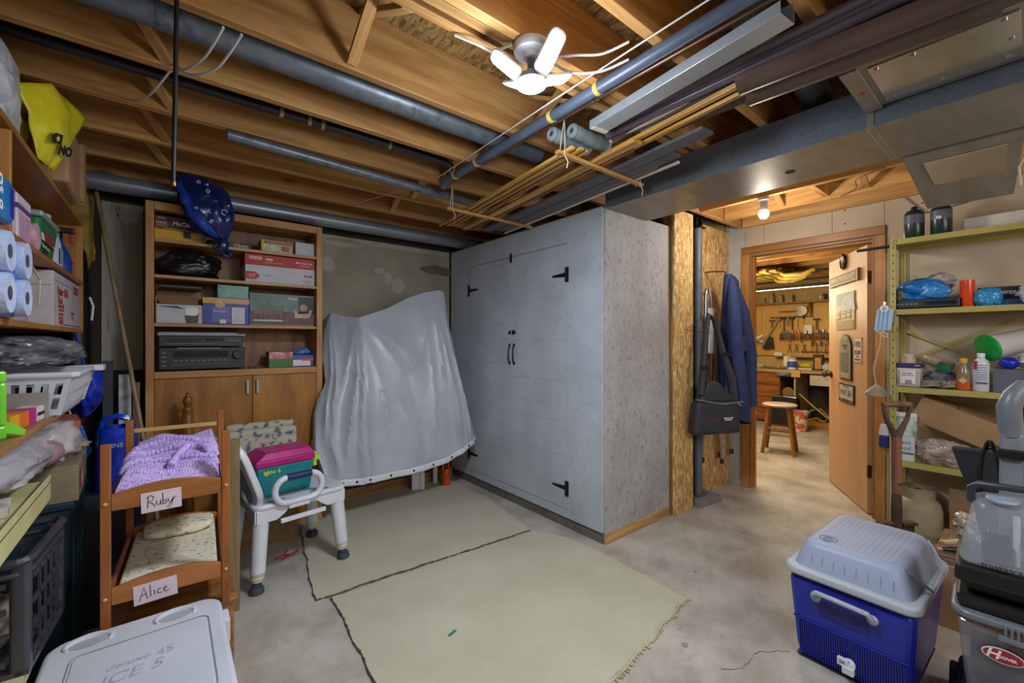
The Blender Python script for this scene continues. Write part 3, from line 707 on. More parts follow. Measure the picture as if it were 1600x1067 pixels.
wdoor(.311, .914, .308, 1, 0); wdoor(.917, 1.540, 1.543, -1, 0)
b = MB().bb(-.006, -.002, .88, .912, 1.356, 1.39).bb(-.009, -.006, .862, .905, 1.365, 1.381).bb(-.006, -.002, .93, .945, 1.358, 1.388).lathe([(.008, 0), (.006, .012)], 8, (-.009, .935, 1.373), (0, R(-90), 0))
b.build('bolt_latch', BLKM, w)
MB().bb(-.006, -.0005, .916, .936, 1.935, 2.01).bb(-.012, -.006, .92, .932, 1.955, 1.985).build('top_catch', BLKM, w)
MB().bb(.02, .76, .02, 1.86, 0, .066).bb(.012, .02, -.005, 1.86, 0, .066).build('plinth', mat('plinth_grey', '#6F6A64', '#5F5A55', .7), w)
MB().bb(.012, .765, -.018, -.001, 0, .066).build('plinth_end', wood('plinth_wood', '#C09A62', '#94703E', 'x', 16), w, bevel=.002)

# ================================================================ bookcase and what stands in it
BC = wood('bookcase_stain', '#C08C48', '#A06E36', 'z', 9, .42, False, .06)
BCX = wood('bookcase_stain_x', '#C4904C', '#A4723A', 'x', 9, .42, False, .06)
BCD = wood('bookcase_door_veneer', '#AE7630', '#905C22', 'z', 6, .38, False, .05)
k = thing('bookcase', 'tall stained wooden bookcase with open shelves over a two-door cupboard', 'bookcase', (-.10, 3.30, 0))
MB().bb(0, .040, 0, .30, 0, 2.135).build('side_panel', BC, k, bevel=.003)
MB().bb(.945, .985, 0, .30, 0, 2.135).build('side_panel', BC, k, bevel=.003)
MB().bb(.0405, .9445, 0, .30, 2.085, 2.135).build('top_rail', BCX, k, bevel=.003)
MB().bb(.0405, .9445, .285, .30, 0, 2.085).build('back_panel', wood('bookcase_back', '#9A6A3C', '#77502A', 'z', 10, .5, False, .05), k)
for z in (1.897, 1.682, 1.390): MB().bb(.0405, .9445, .002, .284, z, z + .019).build('shelf', BCX, k, bevel=.002)
MB().bb(.0405, .9445, 0, .284, 1.075, 1.118).build('counter', BCX, k, bevel=.003)
MB().bb(.0405, .9445, .03, .284, .0, .08).build('kick_board', BCX, k)
for x0, x1, hx in ((.0415, .543, .515), (.546, .9435, .572)):
    d = MB().bb(x0, x1, .004, .024, .085, 1.072).build('door', BCD, k, bevel=.002)
    hb = MB().bb(hx - .009, hx + .009, -.016, -.011, .955, 1.045).bb(hx - .006, hx + .006, -.011, .0035, .962, .974).bb(hx - .006, hx + .006, -.011, .0035, 1.026, 1.038)
    hb.build('handle', CHROME, d, bevel=.002)
MB().bb(.9435, .9447, .01, .02, .09, 1.07).build('edge_gap', INK, k)
# top shelf
YB = 3.335
DBRN = mat('coffee_box_brown', '#3A2420', '#2E1C1A', .5); YEL = mat('box_yellow', '#D6A318', '#C89614', .5)
t = carton('coffee_box', 'dark brown and yellow coffee pod box with white script on the top bookcase shelf', 'box', (.062, 3.44, 1.9165), 0, (.242, .19, .150), DBRN)
flat('yellow_band', YEL, t, (0, -.0955, .036), FNY, .24, .068); flat('yellow_curve', YEL, t, (-.02, -.0955, .066), FNY, .1, .01, poly=[(-.10, 0), (.14, 0), (.08, .008), (-.04, .010)])
flat('brown_label', mat('tan_label', '#8A5A46', '#7E5040', .6), t, (-.088, -.0957, .098), FNY, .055, .034)
text('McCafé', INKW, t, (.015, -.0965, .108), FNY, .105, .045, shear=.2, bold=.0012)
text('KEURIG', INKW, t, (-.088, -.0965, .134), FNY, .036, .02); text('premium roast', INKW, t, (-.088, -.0969, .106), FNY, .046, .012)
flat('pod_picture', mat('pod_dark', '#2B2732', '#221F28', .5), t, (.035, -.0967, .048), FNY, .036, .046); flat('barcode_label', WHITEM, t, (.092, -.0967, .052), FNY, .030, .024)
b = MB()
for i, dx in enumerate((-.010, -.006, -.001, .003, .008, .011)): b.bb(dx - .001 * (1 + i % 2), dx, -.008, .008, 0, .0004)
o = b.build('barcode', INK, t); o.location = (.092, -.0981, .053); o.rotation_euler = FNY
t = carton('flat_case', 'flat dark box with white script, beside the coffee pod box', 'box', (.315, 3.40, 1.9165), R(3), (.235, .15, .034), mat('dark_box', '#241F24', '#1C181C', .5))
text('Classic', INKW, t, (.06, -.0765, .016), FNY, .08, .02, shear=.3)
GOLD = mat('gold_box', '#C9A03C', '#B48C30', .5)
t = carton('tea_box', 'small gold-edged box with red title band on the top bookcase shelf', 'box', (.60, 3.42, 1.9165), 0, (.20, .14, .087), GOLD)
flat('front_picture', mat('pale_green_print', '#D8D6B4', '#9FA88C', .6, 0, 22), t, (0, -.0705, .033), FNY, .178, .052); flat('title_band', INKR, t, (.006, -.0705, .070), FNY, .168, .016)
text('THE COMPLETE COLLECTION', INKW, t, (.006, -.0722, .070), FNY, .15, .012); flat('flower_print', mat('rose_print', '#B8705C', '#9C5A48', .6, 0, 30), t, (.05, -.0722, .034), FNY, .05, .036)
t = carton('white_box', 'plain white box at the right end of the top bookcase shelf', 'box', (.778, 3.42, 1.9165), 0, (.126, .14, .098), mat('white_card', '#C9CAD2', '#BDBEC6', .7))
# second shelf
BAGK = mat('black_bin_bag', '#131417', '#1A1B1F', .32, 0, 8, .5, 14)
tag(MB().blob((0, 0, .075), (.165, .115, .10), .22, 1.7, 3, 5, .0, .9, .16, 4).build('black_bag', BAGK, smooth=60, loc=(.115, 3.435, 1.7025)), 'black plastic bag of soft goods on the second bookcase shelf', 'bag')
t = carton('paper_carton', 'white copy paper carton with a red lid band on the second bookcase shelf', 'box', (.6225, 3.445, 1.7025), 0, (.434, .22, .118), mat('carton_white', '#C9CAD0', '#BDBEC4', .7))
REDB = mat('carton_red', '#B3282C', '#A42428', .55)
MB().bb(-.2195, .2195, -.112, .112, .118, .190).build('lid', REDB, t, bevel=.002)
flat('logo_frame', INKW, t, (-.157, -.1125, .164), FNY, .078, .022); flat('logo_field', REDB, t, (-.157, -.1135, .164), FNY, .075, .019)
text('STAPLES', INKW, t, (-.157, -.115, .164), FNY, .066, .016, bold=.0006); text('copy', INKW, t, (-.075, -.1128, .163), FNY, .046, .03, bold=.0008)
text('MULTIUSE COPY PAPER', INKW, t, (-.05, -.1128, .140), FNY, .10, .008); text('8½ in x 11 in', INKW, t, (.145, -.1128, .158), FNY, .105, .025, bold=.0006); text('letter size', INKW, t, (.15, -.1128, .138), FNY, .05, .012)
flat('red_arrow', REDB, t, (-.175, -.1105, .045), FNY, .08, .05, poly=[(-.044, -.026), (.016, -.026), (.046, 0), (.016, .026), (-.044, .026)])
text('10 x 500', INKW, t, (-.180, -.1122, .052), FNY, .045, .014); text('20 lb', INKW, t, (-.180, -.1122, .038), FNY, .03, .014)
text('MULTI PURPOSE\nPAPER', mat('maroon_ink', '#6A2438', '#602034', .7), t, (-.085, -.1103, .048), FNY, .062, .012); flat('code_patch', mat('maroon_ink', '#6A2438'), t, (.175, -.1105, .067), FNY, .052, .013)
text('8011', INKW, t, (.175, -.1122, .067), FNY, .028, .01); text('Bright white\n92 bright', INKR, t, (.168, -.1105, .028), FNY, .06, .012)
# third shelf
t = thing('opened_box', 'open cardboard box holding a white and black appliance, third bookcase shelf', 'box', (.046, 3.45, 1.4095))
b = MB().bb(-.10, .13, .088, .092, 0, .22).bb(-.10, -.096, -.115, .088, 0, .16).bb(.126, .13, -.115, .088, 0, .11).bb(-.096, .126, -.115, -.111, 0, .12).bb(-.096, .126, -.111, .088, 0, .004)
b.build('box_walls', CARD, t); MB().box((.012, -.06, .150), (.19, .004, .10), (R(-62), 0, 0)).build('flap', CARD, t)
flat('front_print', mat('pale_grey_print', '#BDBEC6', '#B0B1BA', .6), t, (.015, -.1155, .061), FNY, .218, .114)
flat('appliance_dark_part', mat('appliance_black', '#23252A', '#1B1D22', .4), t, (.075, -.117, .050), FNY, 0, 0, poly=[(-.03, -.045), (.03, -.045), (.036, .02), (-.036, .0)])  # dark printed shape below the white appliance body
flat('appliance_body', WHITE, t, (.075, -.1185, .078), FNY, 0, 0, poly=rrect(.066, .052, .02)); flat('appliance_tip', mat('appliance_black', '#23252A'), t, (-.03, -.117, .098), FNY, 0, 0, poly=[(-.07, .008), (.07, -.008), (.03, .012)])
tag(MB().bb(-.10, .12, -.08, .08, 0, .018).build('black_tray', BLACK, bevel=.004, loc=(.055, 3.45, 1.6325)), 'thin black tray lying across the open cardboard box', 'tray')
TEAL = mat('teal_wrap', '#3C7770', '#54958A', .35, 0, 14)
t = carton('wrapped_parcel', 'teal gift-wrapped parcel with folded end, on top of the blue box', 'parcel', (.343, 3.46, 1.5865), 0, (.175, .18, .088), TEAL)
for s_ in (-1, 1): MB().tube([(s_ * .086, -.0905, .008), (s_ * .045, -.0925, .05), (s_ * .086, -.0905, .082)], .002, 5).build('paper_fold', mat('teal_light', '#7CB5A8', '#6FA79B', .4), t)
MB().bb(-.03, .06, -.0925, -.0905, .035, .040).build('paper_fold', mat('teal_light', '#7CB5A8'), t)
BLUBX = mat('box_blue', '#1C37A0', '#182F8E', .45)
t = carton('pet_food_box', 'blue box with orange top band and white panel on the third bookcase shelf', 'box', (.304, 3.46, 1.4095), 0, (.255, .20, .176), BLUBX)
flat('orange_band', YEL, t, (0, -.1005, .157), FNY, .255, .036); flat('peach_band', mat('peach_print', '#D09A62', '#C08A54', .5), t, (.04, -.1018, .156), FNY, .17, .034)
flat('round_picture', mat('round_print', '#D8B258', '#8C7CA0', .5, 0, 26), t, (-.035, -.1032, .138), FNY, 0, 0, poly=circ(.030)); flat('lilac_panel', mat('lilac_print', '#6C6CA8', '#5A5A9C', .5), t, (-.03, -.1018, .068), FNY, .10, .10)
flat('white_panel', WHITEM, t, (.065, -.1018, .062), FNY, .072, .108); text('Dental snacks', INKW, t, (-.035, -.1035, .088), FNY, .07, .012); flat('barcode_label', WHITEM, t, (-.02, -.1032, .022), FNY, .034, .026)
for i in range(9): flat('text_line', mat('grey_ink', '#9A9AA8', '#9090A0', .7), t, (.065, -.1032, .105 - i * .0105), FNY, .060, .003)
SLE = mat('sleigh_print', '#3F4A40', '#4A2B2A', .55, 0, 7)
t = carton('picture_box', 'wide box printed with a toy reindeer sleigh on the third bookcase shelf', 'box', (.638, 3.46, 1.4095), 0, (.408, .20, .222), mat('grey_card', '#8B8E8A', '#7C7F7B', .6))
flat('sky_print', mat('green_print', '#6E8E82', '#4C665C', .5, 0, 6), t, (0, -.1005, .150), FNY, .395, .128); flat('ground_print', mat('brown_print', '#6B4440', '#4A2A2A', .5, 0, 10), t, (0, -.1017, .055), FNY, .395, .09)
flat('dark_print', mat('dark_green_print', '#26322E', '#1C2522', .5, 0, 8), t, (.15, -.1017, .150), FNY, .10, .12)
SPK = mat('cream_print', '#C2A88E', '#A98C74', .5); SNOW = mat('snow_print', '#C5C0C2', '#B2ACB0', .5)
for x in (-.15, -.09, -.03):
    flat('deer_print', mat('deer_print', '#7E5E52', '#654A42', .5, 0, 30), t, (x, -.103, .092), FNY, 0, 0, poly=[(-.03, .0), (-.026, -.05), (-.02, -.05), (-.018, -.012), (.012, -.012), (.014, -.05), (.02, -.05), (.024, .012), (.034, .04), (.026, .05), (.012, .02), (-.024, .016)])
    for s_ in (-1, 1): flat('antler_print', SPK, t, (x + .027 + s_ * .006, -.103, .152), FNY, .003, .034, spin=s_ * -.5)
    flat('base_print', SNOW, t, (x - .004, -.1038, .036), FNY, .06, .012)
flat('sleigh_print', SPK, t, (.125, -.1032, .085), FNY, 0, 0, poly=[(-.055, -.026), (.04, -.026), (.058, .0), (.062, .035), (.05, .035), (.042, .01), (-.03, .004), (-.048, .03), (-.062, .03), (-.05, .0)])
flat('load_print', mat('load_print', '#B0937C', '#8C6C5C', .5, 0, 40), t, (.132, -.1034, .135), FNY, 0, 0, poly=circ(.026, 14)); text('Sleigh', INKW, t, (.06, -.1022, .195), FNY, .06, .02, shear=.25)
# counter
t = thing('tape_deck', 'slim black disc player stacked on the stereo receiver', 'player', (.175, 3.46, 1.2645))
MB().bb(-.215, .215, -.13, .12, .004, .072).build('case', BLACK, t, bevel=.003)
for x in (-.19, .19): MB().lathe([(.014, 0), (.014, .0045)], 12, (x, -.09, 0)).lathe([(.014, 0), (.014, .0045)], 12, (x, .08, 0)).build('feet', BLACK, t)
flat('disc_slot', mat('slot_dark', '#0C0C0E', '#0C0C0E', .2), t, (-.09, -.1305, .046), FNY, .17, .020); flat('display', mat('display_dark', '#1A2230', '#141A26', .15), t, (.06, -.1305, .048), FNY, .10, .018)
b = MB()
for i in range(6): b.bb(.128 + .013 * i, .137 + .013 * i, -.134, -.1301, .040, .046)
b.build('buttons', GREYP, t); flat('trim_line', mat('line_grey', '#8C8F96', '#80838A', .4), t, (-.06, -.1305, .022), FNY, .24, .002)
t = thing('stereo_receiver', 'black stereo receiver with a large volume knob on the bookcase counter', 'receiver', (.18, 3.45, 1.1185))
MB().bb(-.22, .22, -.14, .13, .008, .145).build('case', BLACK, t, bevel=.004)
for x in (-.18, .18): MB().lathe([(.018, 0), (.018, .009)], 12, (x, -.10, 0)).lathe([(.018, 0), (.018, .009)], 12, (x, .09, 0)).build('feet', BLACK, t)
flat('display', mat('display_dark', '#1A2230'), t, (-.01, -.1405, .103), FNY, .28, .040); flat('lower_panel', mat('panel_grey', '#2C2E34', '#26282E', .4), t, (-.01, -.1405, .040), FNY, .30, .020)
MB().lathe([(.028, 0), (.028, .018), (.024, .022)], 24, (.178, -.14, .096), (R(90), 0, 0)).build('volume_knob', BLACK, t, smooth=True)
MB().bb(-.13, .09, -.143, -.1402, .137, .142).build('trim_line', mat('line_grey', '#8C8F96'), t)
b = MB()
for i in range(10): b.bb(-.15 + .028 * i, -.132 + .028 * i, -.1445, -.142, .060, .066)
for i in range(4): b.bb(-.205, -.185, -.1445, -.1402, .03 + .026 * i, .038 + .026 * i)
b.build('buttons', GREYP, t)
tag(MB().bb(-.225, .225, -.13, .14, 0, .012).bb(-.22, .18, -.12, .13, .0122, .020).build('folded_board', mat('grey_sheet', '#9EA3AC', '#8E939C', .5), bevel=.002, loc=(.18, 3.44, 1.337)), 'pale grey folded board lying on the disc player', 'board')
t = carton('tissue_box', 'small red and green box on the bookcase counter', 'box', (.625, 3.42, 1.1185), 0, (.15, .13, .11), mat('box_red', '#8E2A34', '#B0606A', .5, 0, 20))
flat('green_half', mat('box_green', '#2F7A3E', '#276C34', .5), t, (0, -.0655, .03), FNY, .15, .058); flat('front_red', mat('box_pink', '#B84A54', '#D0B0B0', .5, 0, 25), t, (0, -.0655, .084), FNY, .15, .048)
t = carton('wipes_box', 'small blue and white box with an orange sticker at the right of the bookcase counter', 'box', (.768, 3.42, 1.1185), 0, (.145, .12, .085), mat('pack_blue', '#2A4FA8', '#24469A', .45))
flat('white_half', WHITEM, t, (-.01, -.0605, .028), FNY, .12, .044); flat('orange_sticker', mat('orange_sticker', '#E2552C', '#D84C24', .5), t, (.03, -.0622, .05), FNY, .08, .018)
tag(MB().blob((0, 0, .022), (.06, .045, .030), .25, 2.5, 9, 3, 0, 1, .2, 6).build('glove_bundle', mat('glove_blue', '#2D57A8', '#9FB4D6', .5, 0, 14), smooth=60, loc=(.768, 3.41, 1.2045)), 'bundle of blue and white gloves on the small blue box', 'gloves')
tag(MB().bb(-.05, .03, -.012, .012, 0, .016).tube([(.03, 0, .008), (.055, .004, .008), (.07, .02, .005)], .004, 6).build('power_adapter', BLACK, bevel=.003, loc=(.475, 3.345, 1.1185)), 'small black plug pack beside the stereo receiver', 'adapter')
# blue plastic bag hanging in front
t = thing('shopping_bag', 'dark blue printed plastic shopping bag hanging from a joist in front of the bookcase top', 'bag', (.165, 3.20, 1.90))
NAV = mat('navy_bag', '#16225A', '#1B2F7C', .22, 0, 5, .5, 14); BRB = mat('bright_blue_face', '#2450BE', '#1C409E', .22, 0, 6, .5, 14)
# outline stations from the tied neck (bottom right) up to the hook end (top left): centre, half width across, half depth
ST = [(.115, .03, .02, .02), (.10, .06, .055, .05), (.085, .12, .105, .075), (.05, .19, .135, .085), (.005, .26, .125, .08), (-.04, .315, .095, .06), (-.075, .355, .06, .035), (-.10, .375, .03, .012)]
def bagp(u, v):
    a = 2 * PI * u; k = v * (len(ST) - 1); i = min(int(k), len(ST) - 2); f = k - i
    cx, cz, w_, d_ = [ST[i][q] * (1 - f) + ST[i + 1][q] * f for q in range(4)]
    ax = Vector((.80, 0, .60)); ca, sa = math.cos(a), math.sin(a)
    ca = math.copysign(abs(ca) ** .8, ca)
    n = 1 + .14 * noise.noise(Vector((ca * 2.2, sa * 2.2, v * 4))) + .22 * (abs(noise.noise(Vector((a * 2.2, v * 7, 4)))) - .2)
    return Vector((cx, -.02, cz)) + ax * (w_ * n * ca) + Vector((0, d_ * n * sa, 0))
MB().grid(bagp, 56, 40, True).build('bag_body', NAV, t, smooth=55)
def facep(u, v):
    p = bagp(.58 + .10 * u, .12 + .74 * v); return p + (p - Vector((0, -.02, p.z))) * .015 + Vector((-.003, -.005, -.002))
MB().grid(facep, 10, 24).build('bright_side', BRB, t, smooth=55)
MB().blob((.105, -.03, .0), (.03, .022, .045), .3, 3, 4, 3).tube([(.10, -.03, .0), (.07, -.04, -.035), (.055, -.05, -.02)], [.014, .012, .008], 8).tube([(.11, -.03, -.02), (.14, -.04, -.06), (.125, -.05, -.075), (.09, -.045, -.06)], [.014, .016, .012, .008], 8).build('tied_knot', NAV, t, smooth=True)
MB().tube([(-.10, -.02, .375), (-.105, .0, .395), (-.10, .01, .412)], .004, 6).build('hook', BLKM, t)
BPR = mat('bag_print', '#B7C2DE', '#A8B4D2', .5)
for s_, u, v, z_ in (('P', .72, .42, .05), ('C', .80, .36, .05), ('E', .70, .33, .035), ('Q', .78, .60, .028), ('D', .80, .74, .026), ('A', .83, .67, .024), ('o', .68, .50, .026), ('s', .86, .40, .03)):
    p = bagp(u, v); text(s_, BPR, t, p + Vector((0, -.008, 0)), (R(80), 0, 0), None, z_, spin=-.55, bold=.001)

# ================================================================ drop cloth
SHEET = mat('translucent_sheet', '#B4B8C2', '#A6AAB6', .36, 0, 3, .35, 7)
TP = [(.93, 3.44, 1.36), (.985, 3.46, 1.53), (1.07, 3.38, 1.50), (1.15, 3.28, 1.49), (1.38, 3.30, 1.575), (1.57, 3.32, 1.675), (1.72, 3.32, 1.73), (1.855, 3.30, 1.757), (1.895, 3.29, 1.735)]
BP = [(.845, 3.06, .335), (.95, 3.05, .325), (1.06, 3.06, .315), (1.18, 3.07, .305), (1.40, 3.07, .305), (1.60, 3.07, .317), (1.80, 3.07, .345), (1.985, 3.05, .43), (2.095, 3.10, .455)]
LB = [(.93, 3.44, 1.36), (.90, 3.38, 1.20), (.885, 3.33, 1.02), (.81, 3.22, .80), (.79, 3.14, .56), (.845, 3.06, .335)]
RB = [(1.895, 3.29, 1.735), (1.93, 3.27, 1.45), (2.005, 3.24, 1.08), (2.06, 3.20, .80), (2.095, 3.16, .60), (2.095, 3.10, .455)]
def lin(Pq, u):
    u = max(0, min(1, u)) * (len(Pq) - 1); i = min(int(u), len(Pq) - 2); return Vector(Pq[i]).lerp(Vector(Pq[i + 1]), u - i)
CREASE = [((.35, 0), (.14, .55), .050, .030), ((.35, 0), (.20, .85), .045, .028), ((.36, 0), (.28, 1), .040, .026), ((.36, 0), (.37, 1), .030, .025), ((.37, 0), (.47, .85), .040, .028), ((.38, .02), (.52, .40), .050, .026),
    ((.40, .06), (.56, .30), .035, .022), ((.52, .40), (.64, .34), .050, .026), ((.64, .34), (.76, .10), .045, .026), ((.80, .02), (.76, .55), .050, .030), ((.81, .02), (.83, 1), .055, .030), ((.86, .05), (.93, 1), .040, .028),
    ((.72, .15), (.66, .95), .035, .030), ((.04, .0), (.02, .60), .050, .030), ((.09, .05), (.06, .75), .055, .028), ((.14, .15), (.10, 1), .045, .028), ((.50, .55), (.60, .95), .030, .030), ((.24, .35), (.33, .45), .025, .022), ((.90, .55), (.97, .9), .035, .025)]
def sheet(u, v, fold=True):
    u_ = max(0, min(1, u)); v_ = max(0, min(1, v))
    p = lin(TP, u_).lerp(lin(BP, u_), v_)
    l = lin(LB, v_) - Vector(TP[0]).lerp(Vector(BP[0]), v_); r = lin(RB, v_) - Vector(TP[-1]).lerp(Vector(BP[-1]), v_)
    p += l * (1 - u_) ** 2.2 + r * u_ ** 2.2
    p.y -= .07 * math.sin(PI * v_) * math.sin(PI * u_) ** .6
    if fold:
        g = 0
        for (a0, b0), (a1, b1), amp, wd in CREASE:
            dx, dy = a1 - a0, b1 - b0; L2 = dx * dx + dy * dy; q = max(0, min(1, ((u_ - a0) * dx + (v_ - b0) * dy) / L2))
            dd = math.hypot((u_ - a0 - q * dx) * 1.1, v_ - b0 - q * dy)
            g += amp * math.exp(-dd / wd) * min(1, .25 + 2.2 * q, 3 * (1.15 - q))
        k1 = abs(noise.noise(Vector((u_ * 6 - .9 * v_, v_ * .9, 1)))); k2 = noise.noise(Vector((u_ * 14 + v_ * 1.6, v_ * 3, 5)))
        p.y += (-g - .045 * k1 - .010 * k2) * min(1, .12 + v_ * 1.6) * min(1, .2 + u_ * 9) * min(1, .2 + (1 - u_) * 9)
    if u < 0: p.y += (3.60 - p.y) * min(1, -u / .08); p.x += .02 * min(1, -u / .08)
    if u > 1: p.y += (3.60 - p.y) * min(1, (u - 1) / .08); p.x -= .05 * min(1, (u - 1) / .08)
    if u < 0 and p.y > 3.285: p.x = max(p.x, .905)
    if v < 0: p.y += (3.60 - p.y) * min(1, -v / .1); p.z -= .05 * min(1, -v / .1)
    if p.y > 3.27: p.x = max(p.x, .90)
    return p
t = thing('drop_cloth', 'white plastic sheet draped over a bulky object between bookcase and wardrobe', 'sheet', (0, 0, 0))
MB().grid(lambda a, c: sheet(-.08 + 1.16 * a, -.1 + 1.1 * c), 120, 74).build('sheet', SHEET, t, smooth=True)
def hemp(a, c):
    p = sheet(a, 1); return p + Vector((0, -.006 - .004 * math.sin(a * 40), .012 - .048 * c))
MB().grid(hemp, 90, 5).build('hem', mat('sheet_hem', '#D6D8E0', '#CBCDD6', .4), t, smooth=True, solid=.002)
for i in range(10):
    p = hemp(.02 + i * .107, .5); MB().lathe([(.0085, 0), (.0085, .004), (.004, .004)], 12, p, (R(90), 0, 0)).build('grommet', BLKM, t)
def flapf(u, v):
    a = hemp(.02 + .40 * u, 1.0); q = Vector((.86 + .56 * u, 3.20, .20 + .08 * u + .05 * u * u))
    p = a.lerp(q, v); p.y += .05 * v + .012 * noise.noise(Vector((u * 9, v * 3, 2))); p.z = max(p.z, .1); return p
MB().grid(flapf, 36, 10).build('under_flap', SHEET, t, smooth=True)
tag(MB().bb(-.055, .055, -.006, .006, 0, .50).bb(-.050, -.03, -.016, -.006, 0, .50).bb(.02, .05, -.013, -.006, 0, .50).build('white_profile', WHITE, bevel=.001, loc=(1.70, 3.40, .0105), rz=R(-25)), 'white moulded trim board standing under the sheet hem', 'board')
tag(MB().lathe([(.022, 0), (.022, .55)], 16).build('white_tube', WHITE, smooth=True, loc=(1.905, 3.47, .0105)), 'white plastic tube standing behind the orange bottle', 'tube')
t = thing('orange_bottle', 'orange plastic handled bottle on the floor beside the wardrobe', 'bottle', (1.955, 3.36, .0105))
ORG = mat('orange_plastic', '#D4551C', '#C44A16', .4)
MB().lathe([(.036, 0), (.040, .006), (.040, .10), (.042, .105), (.040, .11), (.040, .13), (.032, .145)], 22).build('bottle_body', ORG, t, smooth=True)
MB().tube([(-.028, 0, .14), (-.03, 0, .20), (-.012, 0, .265), (.012, 0, .265), (.026, 0, .21), (.028, 0, .14)], .0105, 10).build('handle', ORG, t, smooth=True)
MB().lathe([(.018, .14), (.018, .18), (.014, .185)], 14).build('cap', mat('cap_dark', '#2A2A2E', '#222226', .4), t, smooth=True)
tag(MB().bb(-.012, .012, -.012, .012, 0, .42).build('white_post', WHITEM, bevel=.002, loc=(2.03, 3.46, .0105)), 'white wooden post standing right of the orange bottle', 'post')

# ================================================================ steel post, bag, jacket, walker
POST = mat('grey_painted_steel', '#5E646E', '#535962', .5)
t = thing('support_post', 'grey steel support post on a concrete footing between the chipboard panels', 'post', (3.372, 1.755, 0), 0)
MB().prism([(-.15, -.10), (.14, -.13), (.17, .03), (-.12, .06)], .05).build('concrete_pad', mat('pad_concrete', '#8A8178', '#7A7168', .9, 0, 12), t, bevel=.004)
MB().prism(rrect(.13, .11, .01), .012, (0, 0, .05)).build('base_plate', POST, t)
MB().lathe([(.037, .062), (.037, 2.22)], 22).build('post_tube', POST, t, smooth=True)
MB().bb(-.05, .05, -.045, .06, 2.22, 2.232).bb(-.05, -.03, -.02, .02, 2.232, 2.309).bb(.03, .05, -.02, .02, 2.232, 2.309).build('saddle', BLKM, t)
b = MB()
for z in (1.50, 1.60): b.lathe([(.006, 0), (.006, .001)], 8, (.022, -.031, z), (R(90), 0, R(35)))
b.build('post_holes', INK, t)
# walker
ALU = mat('aluminium', '#B9BBBF', '#A9ABAF', .3, .85)
t = thing('folded_walker', 'folded aluminium walking frame hung on the chipboard wall behind the jacket', 'walker', (3.70, 1.70, .25))
def leg(x0, x1, y0, y1, z0, z1, nm='leg'):
    o = MB().tube([(x0, y0, z0), (x1, y1, z1)], .0125, 12).build(nm, ALU, t, smooth=True)
    MB().lathe([(.016, 0), (.018, .005), (.016, .045)], 12, (x0, y0, z0 - .012)).build('rubber_tip', mat('rubber_brown', '#4A2C22', '#3C241C', .7), o, smooth=True)
leg(-.215, -.19, .07, .055, .05, 1.44); leg(.05, -.13, .03, .04, .0, 1.40); leg(.10, .02, .07, .06, .04, 1.30); leg(.28, .14, .05, .06, .045, 1.3)
MB().tube([(-.19, .055, 1.44), (-.18, .05, 1.49), (-.15, .045, 1.50), (-.13, .04, 1.40)], .0125, 10).build('top_bend', ALU, t, smooth=True)
MB().bb(-.185, -.10, .028, .040, .95, 1.33).build('side_plate', WHITE, t, bevel=.004)
MB().bb(-.155, -.13, .018, .028, .62, .95).build('ratchet_strip', ALU, t)
b = MB()
for i in range(16): b.bb(-.155, -.13, .0135, .018, .63 + .02 * i, .638 + .02 * i)
b.build('ratchet_teeth', BLACK, t)
# jacket
DEN = mat('navy_denim', '#2E3C66', '#25315A', .85, 0, 12, .25, 120)
t = thing('navy_jacket', 'navy blue work jacket hanging on a hook beside the door casing', 'jacket', (3.60, 1.60, .64))
def jk(u, v):
    a = 2 * PI * u; wv = v ** .75
    w_ = .035 + .165 * wv - .02 * max(0, v - .8) * 5; d_ = .030 + .065 * wv
    cx = -.02 + .10 * v; f = 1 + .18 * math.cos(a * 5 + v * 2) * v + .14 * noise.noise(Vector((math.cos(a) * 2, math.sin(a) * 2, v * 3)))
    return Vector((cx + w_ * f * math.cos(a), -.02 * v + d_ * f * math.sin(a), 1.21 - 1.21 * v * (1 + .04 * math.cos(a))))
MB().grid(jk, 56, 40, True).build('jacket_body', DEN, t, smooth=True)
MB().tube([(-.03, -.03, 1.17), (-.09, -.07, .95), (-.115, -.10, .62), (-.10, -.115, .30), (-.09, -.12, .16)], [.025, .05, .055, .05, .048], 14).build('sleeve', DEN, t, smooth=True)
MB().tube([(.05, -.02, 1.12), (.13, -.05, .9), (.19, -.08, .55), (.185, -.085, .25), (.18, -.09, .12)], [.03, .05, .055, .05, .052], 14).build('sleeve', DEN, t, smooth=True)
MB().prism([(0, 0), (.10, .01), (.085, .04), (.015, .075), (-.02, .03)], .012, (-.02, -.035, 1.12), FNY).build('collar', DEN, t, bevel=.004)
MB().bb(.0, .09, -.105, -.098, .58, .70).build('pocket', DEN, t, bevel=.003)
MB().tube([(.0, .0, 1.19), (-.01, .04, 1.24), (-.02, .13, 1.25), (-.02, .19, 1.25)], .005, 8).build('hanger_hook', BLKM, t)
